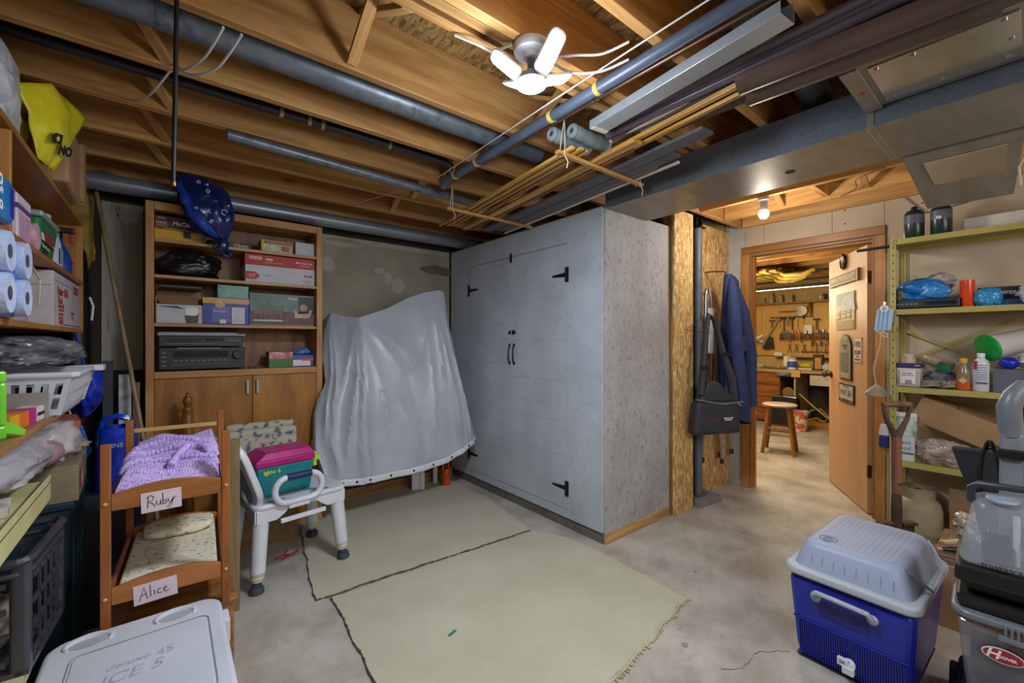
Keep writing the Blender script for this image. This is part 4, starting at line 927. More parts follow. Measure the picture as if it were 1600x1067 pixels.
# shoulder bag
NYL = mat('black_nylon', '#303238', '#27292E', .6, 0, 9, .15, 150)
t = thing('shoulder_bag', 'black nylon shoulder bag hanging by its strap on the steel post', 'bag', (3.235, 1.555, .60), R(-24))
bm_ = MB().frus((-.205, .205, -.055, .055), (-.175, .205, -.05, .05), 0, .25); bm_.build('bag_body', NYL, t, bevel=.028, seg=4)
MB().frus((-.16, .19, -.045, .045), (-.07, .02, -.03, .03), .24, .40).build('bag_top', NYL, t, bevel=.02, seg=3)
MB().box((-.08, -.052, .25), (.23, .006, .006), (0, R(10), 0)).box((.13, -.052, .235), (.18, .006, .006), (0, R(-4), 0)).build('zip', mat('zip_grey', '#8E9096', '#80828A', .5), t)
MB().box((.175, -.058, .225), (.05, .010, .014), (0, R(35), 0)).build('zip_pull', CHROME, t)
text('QuestCam', INKR, t, (-.045, -.0565, .115), FNY, .10, .022); text('SEMINAR 1989\nMARITIME', INKW, t, (.085, -.0565, .115), FNY, .085, .022, bold=.0006)
STRP = MB().tube([(-.13, -.02, .30), (-.11, -.02, .52), (-.075, -.01, .78), (-.03, .02, .905), (.03, .03, .87), (.09, .01, .62), (.15, -.01, .42), (.17, -.02, .24)], [.03, .026, .02, .018, .02, .026, .034, .028], 8)
STRP.build('strap', NYL, t, smooth=True)
MB().box((-.115, -.042, .50), (.06, .008, .03)).box((.10, -.018, .60), (.06, .008, .03)).build('strap_buckle', BLKM, t, bevel=.002)
# wire hanger
t = tag(MB().tube([(0, 0, 0), (.18, -.02, .09), (.19, -.02, .13), (.195, -.02, .09), (.35, -.03, -.02), (.0, 0, 0)], .0018, 6).build('wire_hanger', BLKM, loc=(3.03, 1.668, 1.385)), 'thin wire coat hanger hooked around the steel post', 'hanger')
# ================================================================ left wall shelf
SHW = wood('shelf_stain_y', '#BC823E', '#9A642C', 'y', 9, .45, False, .06)
SHZ = wood('shelf_stain_z', '#C2863E', '#A06A2E', 'z', 9, .45, False, .06)
s = thing('storage_shelf', 'orange-stained wooden shelf unit hung on the left wall above the plank bench', 'shelf', (-.65, 1.2, 1.345))
for z0 in (0, .255, .570): MB().bb(0, .30, 0, 2.009, z0, z0 + .020).build('shelf_board', SHW, s, bevel=.002)
MB().bb(.0, .30, 2.010, 2.030, 0, .59).build('end_panel', SHZ, s, bevel=.002)
MB().bb(.0, .298, .672, .690, .0205, .2545).build('divider', SHZ, s, bevel=.002); MB().bb(.0, .298, .672, .690, .2755, .5695).build('divider', SHZ, s, bevel=.002)
MB().bb(.0, .004, .0, 2.009, .0, .59).build('back_board', SHW, s)
# on the top board
GW = mat('grey_film', '#B9BCC4', '#8E929C', .25, 0, 8, .4, 14)
t = thing('paper_towel_pack', 'grey-white plastic-wrapped pack of paper towel rolls on top of the shelf unit', 'paper towels', (-.46, 1.945, 1.9355))
MB().prism(rrect(.20, .30, .085, 8), .235).build('wrapped_rolls', GW, t, smooth=50, bevel=.02)
MB().blob((.0, -.02, .10), (.112, .163, .10), .10, 3, 2, 4, .002, .7, .1, 7).build('film', mat('milky_film', '#C3C6CD', '#9DA1AB', .22, 0, 10, .6, 18), t, smooth=60)
MB().bb(-.095, .095, -.155, -.10, .19, .24).build('printed_end', mat('film_blue', '#2236A8', '#1C2E94', .4), t, bevel=.015)
YBAG = mat('yellow_bag', '#D8CF28', '#C6BC1C', .35, 0, 5, .35, 10)
t = thing('yellow_bag', 'bright yellow plastic bag with black lettering slumped on the shelf top', 'bag', (-.36, 2.28, 1.9365))
def yb(u, v):
    A, Bq, Cq, D, E_ = Vector((-.378, 2.107, 2.150)), Vector((-.324, 2.257, 2.240)), Vector((-.262, 2.50, 2.225)), Vector((-.333, 2.354, 1.945)), Vector((-.35, 2.21, 1.945))
    top = A.lerp(Bq, u * 2) if u < .5 else Bq.lerp(Cq, u * 2 - 1)
    p = E_.lerp(D, u).lerp(top, v)
    n = noise.noise(Vector((u * 4, v * 4, 1))) * .012 + .035 * math.sin(PI * u) * math.sin(PI * v)
    return p + Vector((n, -n * .4, 0)) - Vector((-.36, 2.28, 1.9365))
MB().grid(yb, 22, 18).build('bag_front', YBAG, t, smooth=True, solid=.004)
MB().blob((-.13, -.03, .12), (.10, .15, .12), .15, 2, 4, 4, .002).build('bag_bulk', YBAG, t, smooth=True)
pn = (yb(.5, .2) - yb(.3, .2)).normalized(); pv = (yb(.4, .5) - yb(.4, .2)).normalized(); nn = pn.cross(pv).normalized(); pv = nn.cross(pn)
RM = Matrix((pn, pv, nn)).transposed()
text('NO', INK, t, yb(.62, .24) + nn * .020, RM.to_euler(), .075, .055, bold=.003)
o = flat('maple_badge', INK, t, yb(.26, .34) + nn * .014, RM.to_euler(), 0, 0, poly=[(-.025, -.018), (.025, -.018), (.025, .018), (-.012, .018), (-.025, .006)]); 
flat('leaf_mark', YBAG, t, yb(.26, .34) + nn * .016, RM.to_euler(), 0, 0, poly=[(r_ * math.cos(a), r_ * math.sin(a)) for a, r_ in [(2*PI*i/10, .012 if i % 2 else .006) for i in range(10)]])
t = carton('cardboard_carton', 'plain brown cardboard carton overhanging the shelf top behind the yellow bag', 'box', (-.465, 2.62, 1.9355), R(2), (.31, .38, .275), CARD, bevel=.012)
MB().bb(-.10, .17, .1905, .196, .02, .285).build('side_flap', CARD, t); MB().bb(-.12, .175, .205, .211, .0, .29).build('side_flap', CARDD, t)
# middle board
t = thing('blue_tissue_pack', 'bright blue plastic-wrapped tissue pack at the near end of the middle shelf', 'tissue pack', (-.43, 1.62, 1.6205))
MB().prism(rrect(.20, .36, .03, 5), .115).build('pack_body', mat('cyan_blue_film', '#1C8AD0', '#1672BC', .25, 0, 5, .3, 14), t, smooth=50, bevel=.008)
MB().bb(-.09, .101, .12, .176, .01, .105).build('dark_end', mat('film_blue', '#2236A8'), t, bevel=.01)
text('SO', INKW, t, (.1015, .03, .092), FX, .05, .03, bold=.001); text('DO', INKW, t, (.1015, .03, .028), FX, .05, .03, bold=.001); text('soft ply', INKW, t, (.1015, .03, .07), FX, .06, .012)
text('SO', INKW, t, (.0, -.1815, .088), FNY, .09, .05, bold=.001); text('DO', INKW, t, (.0, -.1815, .03), FNY, .09, .05, bold=.001)
PINK = mat('pink_card', '#C79AB2', '#B485A0', .5, 0, 8)
t = carton('pink_box', 'pink and purple box beside the blue tissue pack on the middle shelf', 'box', (-.43, 2.13, 1.6205), 0, (.12, .17, .155), mat('white_pink_card', '#D9CAD4', '#CDBCC8', .5))
flat('purple_band', mat('purple_print', '#6A3C84', '#5C3276', .5), t, (.0605, 0, .115), FX, .17, .016); flat('pink_panel', PINK, t, (.0605, .0, .052), FX, .13, .09); flat('purple_band', mat('purple_print', '#6A3C84'), t, (0, -.0855, .115), FNY, .12, .016); flat('pink_panel', PINK, t, (0, -.0855, .052), FNY, .09, .09)
MB().frus((-.06, .06, -.085, .085), (-.02, .02, -.085, .085), .155, .20).build('gable_top', mat('mauve_card', '#A682A4', '#96749A', .5), t)
tag(MB().lathe([(.036, -.045), (.050, -.040), (.050, .040), (.036, .045)], 22, (0, 0, .0505), (0, R(90), 0)).build('pink_ribbon_roll', mat('pink_roll', '#CDA2B0', '#B88A9A', .5, 0, 30), smooth=50, loc=(-.400, 2.245, 1.6205)), 'pink roll of wrapping in front of the green tub', 'roll')
GRN = mat('tub_green', '#1E8048', '#176E3C', .35)
t = thing('detergent_tub', 'green plastic cleaner tub with an arched white label on the middle wall shelf', 'tub', (-.445, 2.47, 1.6205))
MB().frus((-.065, .070, -.14, .14), (-.075, .085, -.155, .155), 0, .142).build('tub_body', GRN, t, bevel=.014, seg=3)
MB().bb(-.078, .090, -.160, .160, .1425, .165).build('clear_lid', mat('lid_film', '#8FA79B', '#7F978B', .3), t, bevel=.008)
xx = .079
flat('white_label', WHITEM, t, (xx + .0005, -.02, .082), (R(90) - .10, 0, R(90)), 0, 0, poly=[(.105 * math.cos(a), -.02 + .062 * math.sin(a)) for a in [PI * i / 14 for i in range(15)]])
text('cado', INKR, t, (xx + .004, -.01, .088), (R(90) - .10, 0, R(90)), .15, .06, bold=.002); text('O CLEAN', INK, t, (xx + .0015, .0, .061), (R(90) - .10, 0, R(90)), .14, .022, bold=.001)
flat('pale_panel', mat('pale_green', '#9CBF8C', '#8CB07C', .5), t, (xx - .0012, -.03, .045), (R(90) - .10, 0, R(90)), .13, .018); flat('navy_panel', mat('navy_print', '#22345C', '#1C2C50', .5), t, (xx - .003, -.03, .022), (R(90) - .10, 0, R(90)), .06, .030)
text('Lavado', INKW, t, (.0, -.149, .09), (R(90) - .08, 0, 0), .10, .03)
def bottle(name, label, loc, prof, m, capm, cap, seg=20, group=None, sx=1, cat='bottle'):
    t = thing(name, label, cat, loc, 0, group)
    o = MB().lathe(prof, seg).build('bottle_body', m, t, smooth=50); o.scale = (sx, 1, 1)
    o = MB().lathe(cap, seg).build('cap', capm, t, smooth=50)
    return t
t = bottle('detergent_bottle', 'white plastic detergent bottle between the green tub and the blue bottle', (-.43, 2.80, 1.6205), [(.05, 0), (.056, .01), (.056, .12), (.045, .165), (.022, .20), (.020, .21)], mat('bottle_white', '#C9D0DC', '#BAC2D0', .35), WHITE, [(.024, .21), (.024, .245), (.02, .25)])
flat('label_patch', mat('label_bluegrey', '#98A4C0', '#8A96B4', .5), t, (.0565, 0, .065), FX, .06, .07)
t = bottle('spray_cleaner', 'blue cleaner bottle with red print at the far end of the middle shelf', (-.42, 3.05, 1.6205), [(.046, 0), (.050, .01), (.050, .085), (.036, .13), (.020, .165), (.015, .19)], mat('bottle_blue', '#1E4CA8', '#1A3F94', .25), BLACK, [(.017, .19), (.017, .215), (.013, .218)])
MB().bb(-.02, .06, -.012, .012, .218, .245).build('trigger_head', BLACK, t, bevel=.005); MB().bb(.04, .055, -.008, .008, .17, .218).build('trigger', RUST, t, bevel=.003)
text('Glass', INKR, t, (.0512, 0, .075), FX, .05, .025, shear=.2)
tag(MB().bb(-.07, .07, -.05, .05, 0, .012).build('green_sponge', mat('sponge_green', '#2F9A48', '#288A3E', .9, 0, 40), bevel=.003, loc=(-.44, 3.155, 1.6205)), 'flat green scouring pad behind the blue cleaner bottle', 'sponge')
# lower board
TPB = mat('blue_film', '#5C82D4', '#3E62B8', .22, 0, 7, .5, 16)
t = thing('toilet_paper_pack', 'blue plastic pack of toilet rolls at the near end of the lowest wall shelf', 'toilet paper', (-.45, 1.70, 1.3655))
MB().bb(-.15, .13, -.17, .17, 0, .215).build('pack_film', TPB, t, bevel=.035, seg=4)
for y in (-.085, .085):
    for z in (.056, .160):
        o = MB().lathe([(.018, .0), (.050, .002), (.052, -.010), (.052, -.02)], 20, (.145, y, z), (0, R(90), 0)).build('roll_end', mat('roll_white', '#BFCDE8', '#A9B8D8', .5, 0, 20, .3), t, smooth=50)
        MB().lathe([(.018, 0), (.018, .001)], 14, (.1455, y, z), (0, R(90), 0)).build('roll_core', mat('core_brown', '#4C4450', '#423A46', .9), o)
flat('maroon_label', mat('maroon_ink', '#6A2438'), t, (-.02, -.1715, .115), FNY, .12, .11); flat('white_strip', WHITEM, t, (-.02, -.1715, .188), FNY, .14, .02); text('bathroom\ntissue', INKW, t, (-.02, -.173, .115), FNY, .09, .03)
CWHT = mat('carton_grey_white', '#C2BBBC', '#B2ABAC', .75)
t = carton('copier_carton', 'off-white copier carton with red print reading Papier 1024 on the lowest wall shelf', 'box', (-.485, 2.855, 1.3655), 0, (.25, .66, .225), CWHT)
text('Papier 1024', INKR, t, (.1255, -.13, .150), FX, .24, .05, bold=.001); text('Bond', INKR, t, (.1255, -.19, .112), FX, .09, .04); text('3R321', INKR, t, (.1255, .22, .185), FX, .13, .04, bold=.001)
for i in range(5): text(('Feuilles 5000', 'Format 216 x 280', 'Couleur blanc', 'Poids 75 g', 'lettre')[i], INKR, t, (.1255, -.17, .088 - .017 * i), FX, .13 - .012 * i, .014)
text('Xerographic\npaper', INKR, t, (.1255, .12, .06), FX, .10, .02); flat('red_edge', INKR, t, (.1255, .10, .010), FX, .44, .003); flat('seam', mat('seam_grey', '#8E8788', '#847D7E', .8), t, (.1255, 0, .19), FX, .655, .002)
text('office p', INKR, t, (-.03, -.3305, .085), FNY, .10, .02, shear=.3, bold=.001)
flat('barcode_frame', INK, t, (-.04, -.3305, .055), FNY, .15, .044); flat('barcode_field', CWHT, t, (-.04, -.3318, .055), FNY, .144, .038)
b = MB(); x = -.068
rnd = random.Random(3)
while x < .064:
    w_ = rnd.choice((.0015, .003, .004)); b.bb(x, x + w_, -.017, .017, 0, .0004); x += w_ + rnd.choice((.002, .003))
o = b.build('barcode', INK, t); o.location = (-.04, -.3333, .055); o.rotation_euler = FNY
text('95205 80026 5', INK, t, (-.04, -.3305, .024), FNY, .13, .014); flat('flap_line', mat('seam_grey', '#8E8788'), t, (0, -.3305, .165), FNY, .24, .003)
t = thing('tape_roll', 'grey roll with a looped wire on the lowest wall shelf beside the toilet paper pack', 'roll', (-.45, 2.32, 1.3655))
MB().lathe([(.05, 0), (.055, .01), (.055, .16), (.05, .17)], 18).build('roll_body', mat('grey_roll', '#A8A09A', '#968E88', .7), t, smooth=50)
MB().tube([(.02, .06, .17), (.05, .10, .22), (.06, .16, .18), (.055, .17, .08)], .004, 6).build('wire_loop', STR, t)
# ================================================================ plank bench and cream steel shelves under it
u = thing('bench_shelving', 'plank bench over cream steel shelves along the left wall', 'shelving', (-.65, 1.2, 0))
MB().bb(.0, .35, .0, 1.48, 1.028, 1.049).build('plank_top', wood('bench_plank', '#C0935A', '#92683A', 'y', 14), u, bevel=.002)
for z in (.865, .455):
    MB().bb(.0, .37, .0, .73, z, z + .003).build('steel_shelf', CREAM, u)
    MB().bb(.366, .370, .0, .73, z - (.052 if z > .6 else .028), z + (.022 if z > .6 else .0)).bb(.0, .366, .726, .73, z - .052, z + (.004 if z > .6 else 0)).bb(.0, .366, .0, .004, z - .052, z + .004).build('shelf_lip', CREAM, u, bevel=.001)
for y in (.0, .73, 1.44): MB().bb(-.0, .03, y, y + .03, 0, 1.027).build('post', CREAM, u)
MB().bb(.31, .34, .0, .03, 0, 1.027).build('post', CREAM, u)
t = thing('laundry_basket', 'white plastic laundry basket with slotted sides on the plank bench', 'basket', (-.45, 2.36, 1.0495))
BW = mat('basket_white', '#D2D4DA', '#C6C8CE', .4)
def bside(x0, x1, y0, y1, nm):
    """slotted tapered basket wall from bottom to rim between two plan points"""
    p0, p1 = Vector((x0, y0, 0)), Vector((x1, y1, 0)); b = MB(); L = (p1 - p0).length; d = (p1 - p0).normalized(); n = Vector((d.y, -d.x, 0))
    def sl(a, c, z0, z1, th=.003):
        q = []
        for (m_, z) in ((a, z0), (c, z0), (c, z1), (a, z1)):
            k = z / .135; pp = p0 + d * (L * (.06 + .88 * m_ if True else m_)) ; pp = p0.lerp(p1, .08 + .84 * m_).lerp(p0.lerp(p1, m_), k) - n * (.035 * (1 - k)); q.append(pp + Vector((0, 0, z)))
        b._add(q + [v - n * th for v in q], [(0, 1, 2, 3), (7, 6, 5, 4), (0, 4, 5, 1), (1, 5, 6, 2), (2, 6, 7, 3), (3, 7, 4, 0)])
    sl(0, 1, 0, .022); sl(0, 1, .060, .072); sl(0, 1, .110, .135)
    k = int(L / .035)
    for i in range(k + 1):
        a = i / (k + .45); sl(a, a + .45 / (k + .45), .022, .060); sl(a, a + .45 / (k + .45), .072, .110)
    return b.build(nm, BW, t)
X0, X1, Y0, Y1 = -.19, .20, -.30, .30
bside(X0, X1, Y0, Y0, 'basket_wall'); bside(X1, X1, Y0, Y1, 'basket_wall'); bside(X1, X0, Y1, Y1, 'basket_wall'); bside(X0, X0, Y1, Y0, 'basket_wall')
MB().bb(-.155, .165, -.265, .265, .0, .004).build('basket_floor', BW, t)
MB().tube([(X0, Y0, .138), (X1, Y0, .138), (X1 + .008, Y0 + .02, .138), (X1, Y1, .138), (X0, Y1, .138), (X0, Y0, .138)], .010, 8).build('rim', BW, t)
MB().bb(X1 + .002, X1 + .035, .20, .29, .125, .150).build('handle_lug', BW, t, bevel=.004)
SILV = mat('silver_film', '#8E9096', '#4C4E55', .22, .15, 10, .8, 26)
tag(MB().blob((0, 0, .060), (.185, .42, .062), .16, 2.6, 6, 5, .0, .85, .14, 9).build('wrapped_clothes', SILV, smooth=70, loc=(-.45, 2.40, 1.2005)), 'dark clothes wrapped in shiny clear plastic on top of the laundry basket', 'bag')
tag(MB().bb(-.17, .17, -.004, .004, 0, .085).build('grey_board', mat('warm_grey_board', '#9A928A', '#8A827A', .6), loc=(-.47, 2.045, 1.0495), rz=R(-4)), 'flat grey-brown board propped against the near side of the laundry basket', 'board')
t = thing('toy_tablet', 'lime green toy with a framed screen standing on the plank bench', 'toy', (-.372, 1.635, 1.0495), R(38), None)
LIME = mat('lime_plastic', '#6CC22E', '#5EB024', .35)
b = MB()
for x0, x1, z0, z1 in ((-.06, .06, .0, .035), (-.06, .06, .145, .175), (-.06, -.042, .035, .145), (.042, .06, .035, .145)): b.bb(x0, x1, -.012, .012, z0, z1)
b.build('toy_frame', LIME, t, bevel=.006)
MB().bb(-.0415, .0415, -.004, .008, .0355, .1445).build('toy_screen', mat('screen_grey', '#6E7C84', '#4C5860', .2), t)
flat('name_strip', WHITEM, t, (.015, -.0055, .075), FNY, .05, .022, spin=-.2); text('REA', INK, t, (.015, -.008, .075), FNY, .04, .016, spin=-.2)
MB().prism([(0, 0), (.06, -.018), (.065, -.004), (.02, .03)], .014, (.035, .007, .02), FNY).build('toy_foot', LIME, t, bevel=.003)
MB().bb(-.03, .03, .008, .03, .02, .09).build('toy_back', BLACK, t, bevel=.004)
t = carton('striped_box', 'long slim box with yellow, orange and magenta bands on the plank bench', 'box', (-.345, 1.90, 1.0495), R(-4), (.05, .30, .045), mat('white_card2', '#D2CFD2', '#C6C3C6', .6))
for y0, y1, m_ in ((-.15, -.08, YEL), (-.08, -.005, mat('orange_print', '#E2701E', '#D26416', .5)), (-.005, .06, mat('magenta_print', '#C41A86', '#B21478', .5))): MB().bb(-.0255, .0255, y0, y1, .001, .0455).build('colour_band', m_, t)
text('RAINBOW', INK, t, (.0265, .105, .022), FX, .07, .02)
t = carton('dark_gadget', 'small dark plastic gadget behind the lime green toy on the plank bench', 'gadget', (-.375, 1.745, 1.0495), R(25), (.06, .05, .075), BLACK, bevel=.012)
flat('gadget_face', GREYP, t, (0, -.0255, .045), FNY, .04, .03)
# bag of papers, cloths, boxes on and beside the cream shelf
PAPB = mat('bagged_paper', '#A6A4A6', '#8C898A', .16, 0, 6, .7, 16)
t = thing('bag_of_papers', 'clear plastic bag of old papers bulging over the cream shelf under the plank bench', 'bag', (-.405, 1.82, .8905))
MB().blob((-.02, .12, .062), (.14, .42, .066), .14, 2.2, 12, 5, .0, .8, .10, 6).build('bag_bulk', PAPB, t, smooth=60)
MB().blob((.09, .36, .055), (.07, .16, .075), .2, 2.8, 13, 4, .0, .9, .12, 7).build('bag_end', mat('bag_end_film', '#B9B2B0', '#9E9694', .18, 0, 6, .7, 16), t, smooth=60)  # bag end in a paler film than the bulk
MB().blob((.085, .22, .045), (.055, .10, .045), .1, 3, 14, 3).build('pink_paper', mat('faded_pink_print', '#8C6468', '#A08488', .5, 0, 18), t, smooth=60)
CLO = mat('white_cloth', '#C2C2C6', '#A6A69E', .9, 0, 10, .3, 30)
tag(MB().blob((0, 0, .0), (.12, .15, .04), .3, 3, 21, 4, -.03, .9, .25, 5).build('folded_cloth', CLO, smooth=60, loc=(-.45, 1.31, .9005)), 'crumpled white cloth on the cream shelf under the plank bench', 'cloth')
tag(MB().bb(-.16, .10, -.06, .06, 0, .022).build('printed_leaflet', mat('leaflet', '#C4BDB4', '#8C847C', .6, 0, 20), bevel=.002, loc=(-.41, 1.63, .8688), rz=R(8)), 'folded printed leaflet edge sticking out over the cream shelf', 'leaflet')
t = carton('flattened_carton', 'worn cardboard carton with red print standing on the teal bin', 'box', (-.43, 2.47, .7005), R(3), (.32, .40, .135), mat('worn_card', '#97866A', '#7F6E54', .8, 0, 8, .1, 30))
flat('red_print', INKR, t, (-.03, -.2005, .05), FNY, .14, .06); flat('pale_print', mat('pale_patch', '#C2B9A8', '#B2A998', .7), t, (.05, -.2020, .05), FNY, .05, .035, spin=.3)
flat('red_print', INKR, t, (.1605, -.12, .065), FX, .10, .07); flat('pale_print', mat('pale_patch', '#C2B9A8'), t, (.162, -.07, .06), FX, .06, .04, spin=.3); flat('tape_strip', mat('tape_brown', '#6A5A42', '#5E4E38', .4), t, (.1605, .03, .067), FX, .004, .13)
tag(MB().blob((0, 0, .035), (.11, .13, .035), .25, 3, 31, 4, .0, .9, .2, 6).build('paper_bag', mat('tan_paper', '#A89B84', '#8C7F68', .8, 0, 10, .3, 30), smooth=60, loc=(-.37, 2.52, .8360)), 'crumpled tan paper bag on the red-printed carton', 'bag')
t = carton('red_card_box', 'small faded red box on top of the crumpled paper bag', 'box', (-.365, 2.52, .915), R(12), (.14, .16, .075), mat('faded_red', '#B4604E', '#A45244', .6, 0, 14), rot=(R(4), R(6), R(12)))
flat('cream_print', mat('cream_patch', '#C9B49C', '#B9A48C', .6), t, (.0, -.0805, .035), FNY, .10, .04)
TEALB = mat('teal_bin', '#1B424B', '#16363E', .5)
t = thing('teal_bin', 'dark teal plastic bin on the floor under the red-printed carton', 'bin', (-.44, 2.46, 0))
MB().frus((-.13, .13, -.15, .15), (-.16, .16, -.18, .18), 0, .672).build('bin_body', TEALB, t, bevel=.012)
MB().bb(-.168, .168, -.19, .19, .673, .6995).build('bin_rim', TEALB, t, bevel=.006)
for y in (-.1, .0, .1): MB().bb(.154, .162, y - .006, y + .006, .05, .64).build('rib', TEALB, t)
# milk crate
t = thing('milk_crate', 'black plastic milk crate on the lower cream shelf', 'crate', (-.425, 1.785, .4585), R(-4))
CRB = mat('crate_black', '#3E3F46', '#323339', .35)
H, W2 = .30, .165
for sx in (-1, 1):
    for sy in (-1, 1): MB().prism(rrect(.036, .036, .010), H - .02, (sx * (W2 - .018), sy * (W2 - .018), 0)).build('corner_post', CRB, t, smooth=50)
b = MB()
b.bb(-W2, W2, -W2, W2, 0, .012); b.build('crate_floor', CRB, t)
for ax in (0, 1):
    for sd in (-1, 1):
        b = MB()
        for z in (.03, .095, .16, .225):
            if ax == 0: b.bb(-W2 + .04, W2 - .04, sd * W2 - .006 * (sd > 0), sd * W2 + .006 * (sd < 0), z, z + .014)
            else: b.bb(sd * W2 - .006 * (sd > 0), sd * W2 + .006 * (sd < 0), -W2 + .04, W2 - .04, z, z + .014)
        for i in range(1, 5):
            q = -W2 + .04 + i * (2 * W2 - .08) / 5
            if ax == 0: b.bb(q - .005, q + .005, sd * W2 - .005 * (sd > 0), sd * W2 + .005 * (sd < 0), .012, .245)
            else: b.bb(sd * W2 - .005 * (sd > 0), sd * W2 + .005 * (sd < 0), q - .005, q + .005, .012, .245)
        b.build('lattice_side', CRB, t)
rm = [(x, y, .285) for x, y in rrect(2*W2 - .004, 2*W2 - .004, .03)]; rm.append(rm[0])
MB().tube(rm, .011, 6).build('top_rim', CRB, t); rm2 = [(x, y, .255) for x, y, z in rm]; MB().tube(rm2, .007, 6).build('lower_rim', CRB, t)
tag(MB().blob((0, 0, .06), (.115, .115, .07), .3, 3, 41, 4, 0, .9, .2, 6).build('crate_rag', mat('crate_cloth', '#8C8074', '#6A6058', .9, 0, 10, .3, 30), smooth=60, loc=(-.425, 1.785, .4715)), 'bundle of brown rags inside the black milk crate', 'rags')
# blue bags, leaning sticks and things in the far left corner
tag(carton('dark_storage_box', 'dark storage box on the floor behind the doll bed', 'box', (-.195, 2.84, 0), 0, (.22, .30, .60), mat('dark_navy', '#20242E', '#1A1D26', .6)), 'dark storage box on the floor under the bright blue handled bag', 'box')
t = thing('blue_tote', 'bright blue plastic tote bag with handles and white letters behind the doll bed', 'bag', (-.190, 2.80, .6005))
def tote(u_, v):
    a = 2*PI*u_; w_ = .088 * (1 - .22 * v); n = 1 + .12 * noise.noise(Vector((math.cos(a)*2, math.sin(a)*2, v*3)))
    return Vector((w_*n*math.cos(a)*1.0, .07*n*math.sin(a),   .29*v))
MB().grid(tote, 30, 14, True).build('tote_body', BLUEBAG, t, smooth=60)
for y in (-.035, .035): MB().tube([(-.055, y, .26), (-.045, y, .325), (0, y, .34), (.045, y, .325), (.055, y, .26)], .011, 6).build('tote_handle', BLUEBAG, t, smooth=True)
text('VINE', mat('bag_print', '#B7C2DE'), t, (.0, -.074, .21), FNY, .06, .03)
t = thing('blue_sack', 'shiny blue plastic sack hanging from the wall shelf corner beside the basket', 'bag', (-.320, 3.02, .955))
MB().blob((0, 0, .10), (.065, .085, .12), .3, 2.4, 51, 4, None, 1, .2, 5).build('sack_body', BLUEBAG, t, smooth=60); MB().tube([(0, 0, .2), (-.02, .01, .3), (-.04, .02, .404)], .006, 6).build('sack_tie', BLUEBAG, t)
t = thing('blue_packet', 'clear blue packet with a yellow label hanging below the blue sack', 'packet', (-.33, 2.83, .74))
MB().prism([(-.03, .16), (.02, .17), (.055, .04), (.03, 0), (-.01, .02)], .016, (0, 0, 0), FNY).build('packet_body', mat('blue_clear', '#2A70B8', '#1E5CA0', .2), t, bevel=.005); flat('yellow_label', mat('lime_label', '#C2C83A', '#AEB42E', .5), t, (.012, -.0165, .095), FNY, .03, .07, spin=.3)
MB().tube([(0, -.008, .165), (-.04, .10, .24)], .004, 6).build('packet_string', STR, t)
tag(MB().tube([(-.335, 3.54, 2.24), (-.13, 3.205, .93), (.005, 2.965, .012)], .011, 8).build('wood_strip', wood('pale_strip', '#B09A74', '#8A7350', 'z', 14)), 'long pale wooden strip leaning from the ceiling corner to the floor', 'strip')
tag(MB().bb(-.028, .028, -.012, .012, 0, 1.11).build('white_plank', mat('chipped_white', '#B9BCC0', '#8E9094', .7, 0, 20), bevel=.003, loc=(-.19, 3.32, 0), rz=R(10)), 'chipped white plank standing left of the bookcase', 'plank')
tag(MB().bb(-.016, .016, -.012, .012, 0, 1.06).build('wood_plank', wood('raw_plank', '#A0835A', '#7C6240', 'z'), bevel=.003, loc=(-.140, 3.33, 0)), 'narrow bare wooden plank standing beside the chipped white plank', 'plank')
tag(MB().bb(-.022, .022, -.02, .02, 0, 1.19).build('dark_post', mat('slate_post', '#3A3F4A', '#303540', .6), bevel=.002, loc=(-.262, 3.34, 0)), 'dark slate-coloured post standing left of the white plank', 'post')
t = thing('black_ski_bag', 'tall black padded bag standing in the far left corner', 'bag', (-.40, 3.40, 0))
MB().lathe([(.05, 0), (.066, .03), (.068, 1.0), (.060, 1.62), (.045, 1.80), (.03, 1.83)], 18).build('bag_tube', BLACK, t, smooth=50); MB().tube([(.06, -.02, 1.55), (.075, -.03, 1.5), (.068, -.02, 1.42)], .006, 6).build('bag_strap', INKW, t)
tag(MB().blob((0, 0, 0), (.14, .03, .32), .12, 3, 61, 4, None, .7, .15, 8).build('insulation_batt', INSUL, smooth=60, loc=(-.48, 3.60, 1.98)), 'yellow insulation batt bulging from the back wall beside the carton', 'insulation')

# ================================================================ doll bed, its crate, the white cooler
t = thing('wood_chest', 'low brown wooden chest carrying the doll bunk bed', 'chest', (.01, 2.13, 0))
CHW = wood('chest_wood', '#A9743A', '#7C5024', 'x', 8)
for i in range(3): MB().bb(-.18, .18, -.285, -.270, .02 + i * .115, .132 + i * .115).build('plank', CHW, t, bevel=.002)
MB().bb(-.18, .18, -.27, .31, .0, .352).build('chest_body', CHW, t); MB().bb(-.185, .19, -.29, .315, .3525, .368).build('chest_lid', CHW, t, bevel=.003)
BEDW = wood('doll_bed_wood', '#A4622E', '#834A1E', 'z', 12, .38, False, .05); BEDX = wood('doll_bed_wood_x', '#AC6C34', '#8A5424', 'x', 12, .38, False, .05); BEDY = wood('doll_bed_wood_y', '#9C5E2C', '#7C461C', 'y', 12, .38, False, .05)
BL = .55
d = thing('doll_bunk_bed', 'orange-brown wooden doll bunk bed with handwritten paper name signs', 'doll bed', (.0065, 1.85, .3685), R(-3))
for sx, y, h in ((-1, 0, .605), (1, 0, .612), (-1, BL, .600), (1, BL, .615)):
    o = MB().bb(-.0125, .0125, -.011, .011, 0, h).build('post', BEDW, d, bevel=.003); o.location = (sx * .158, y, 0)
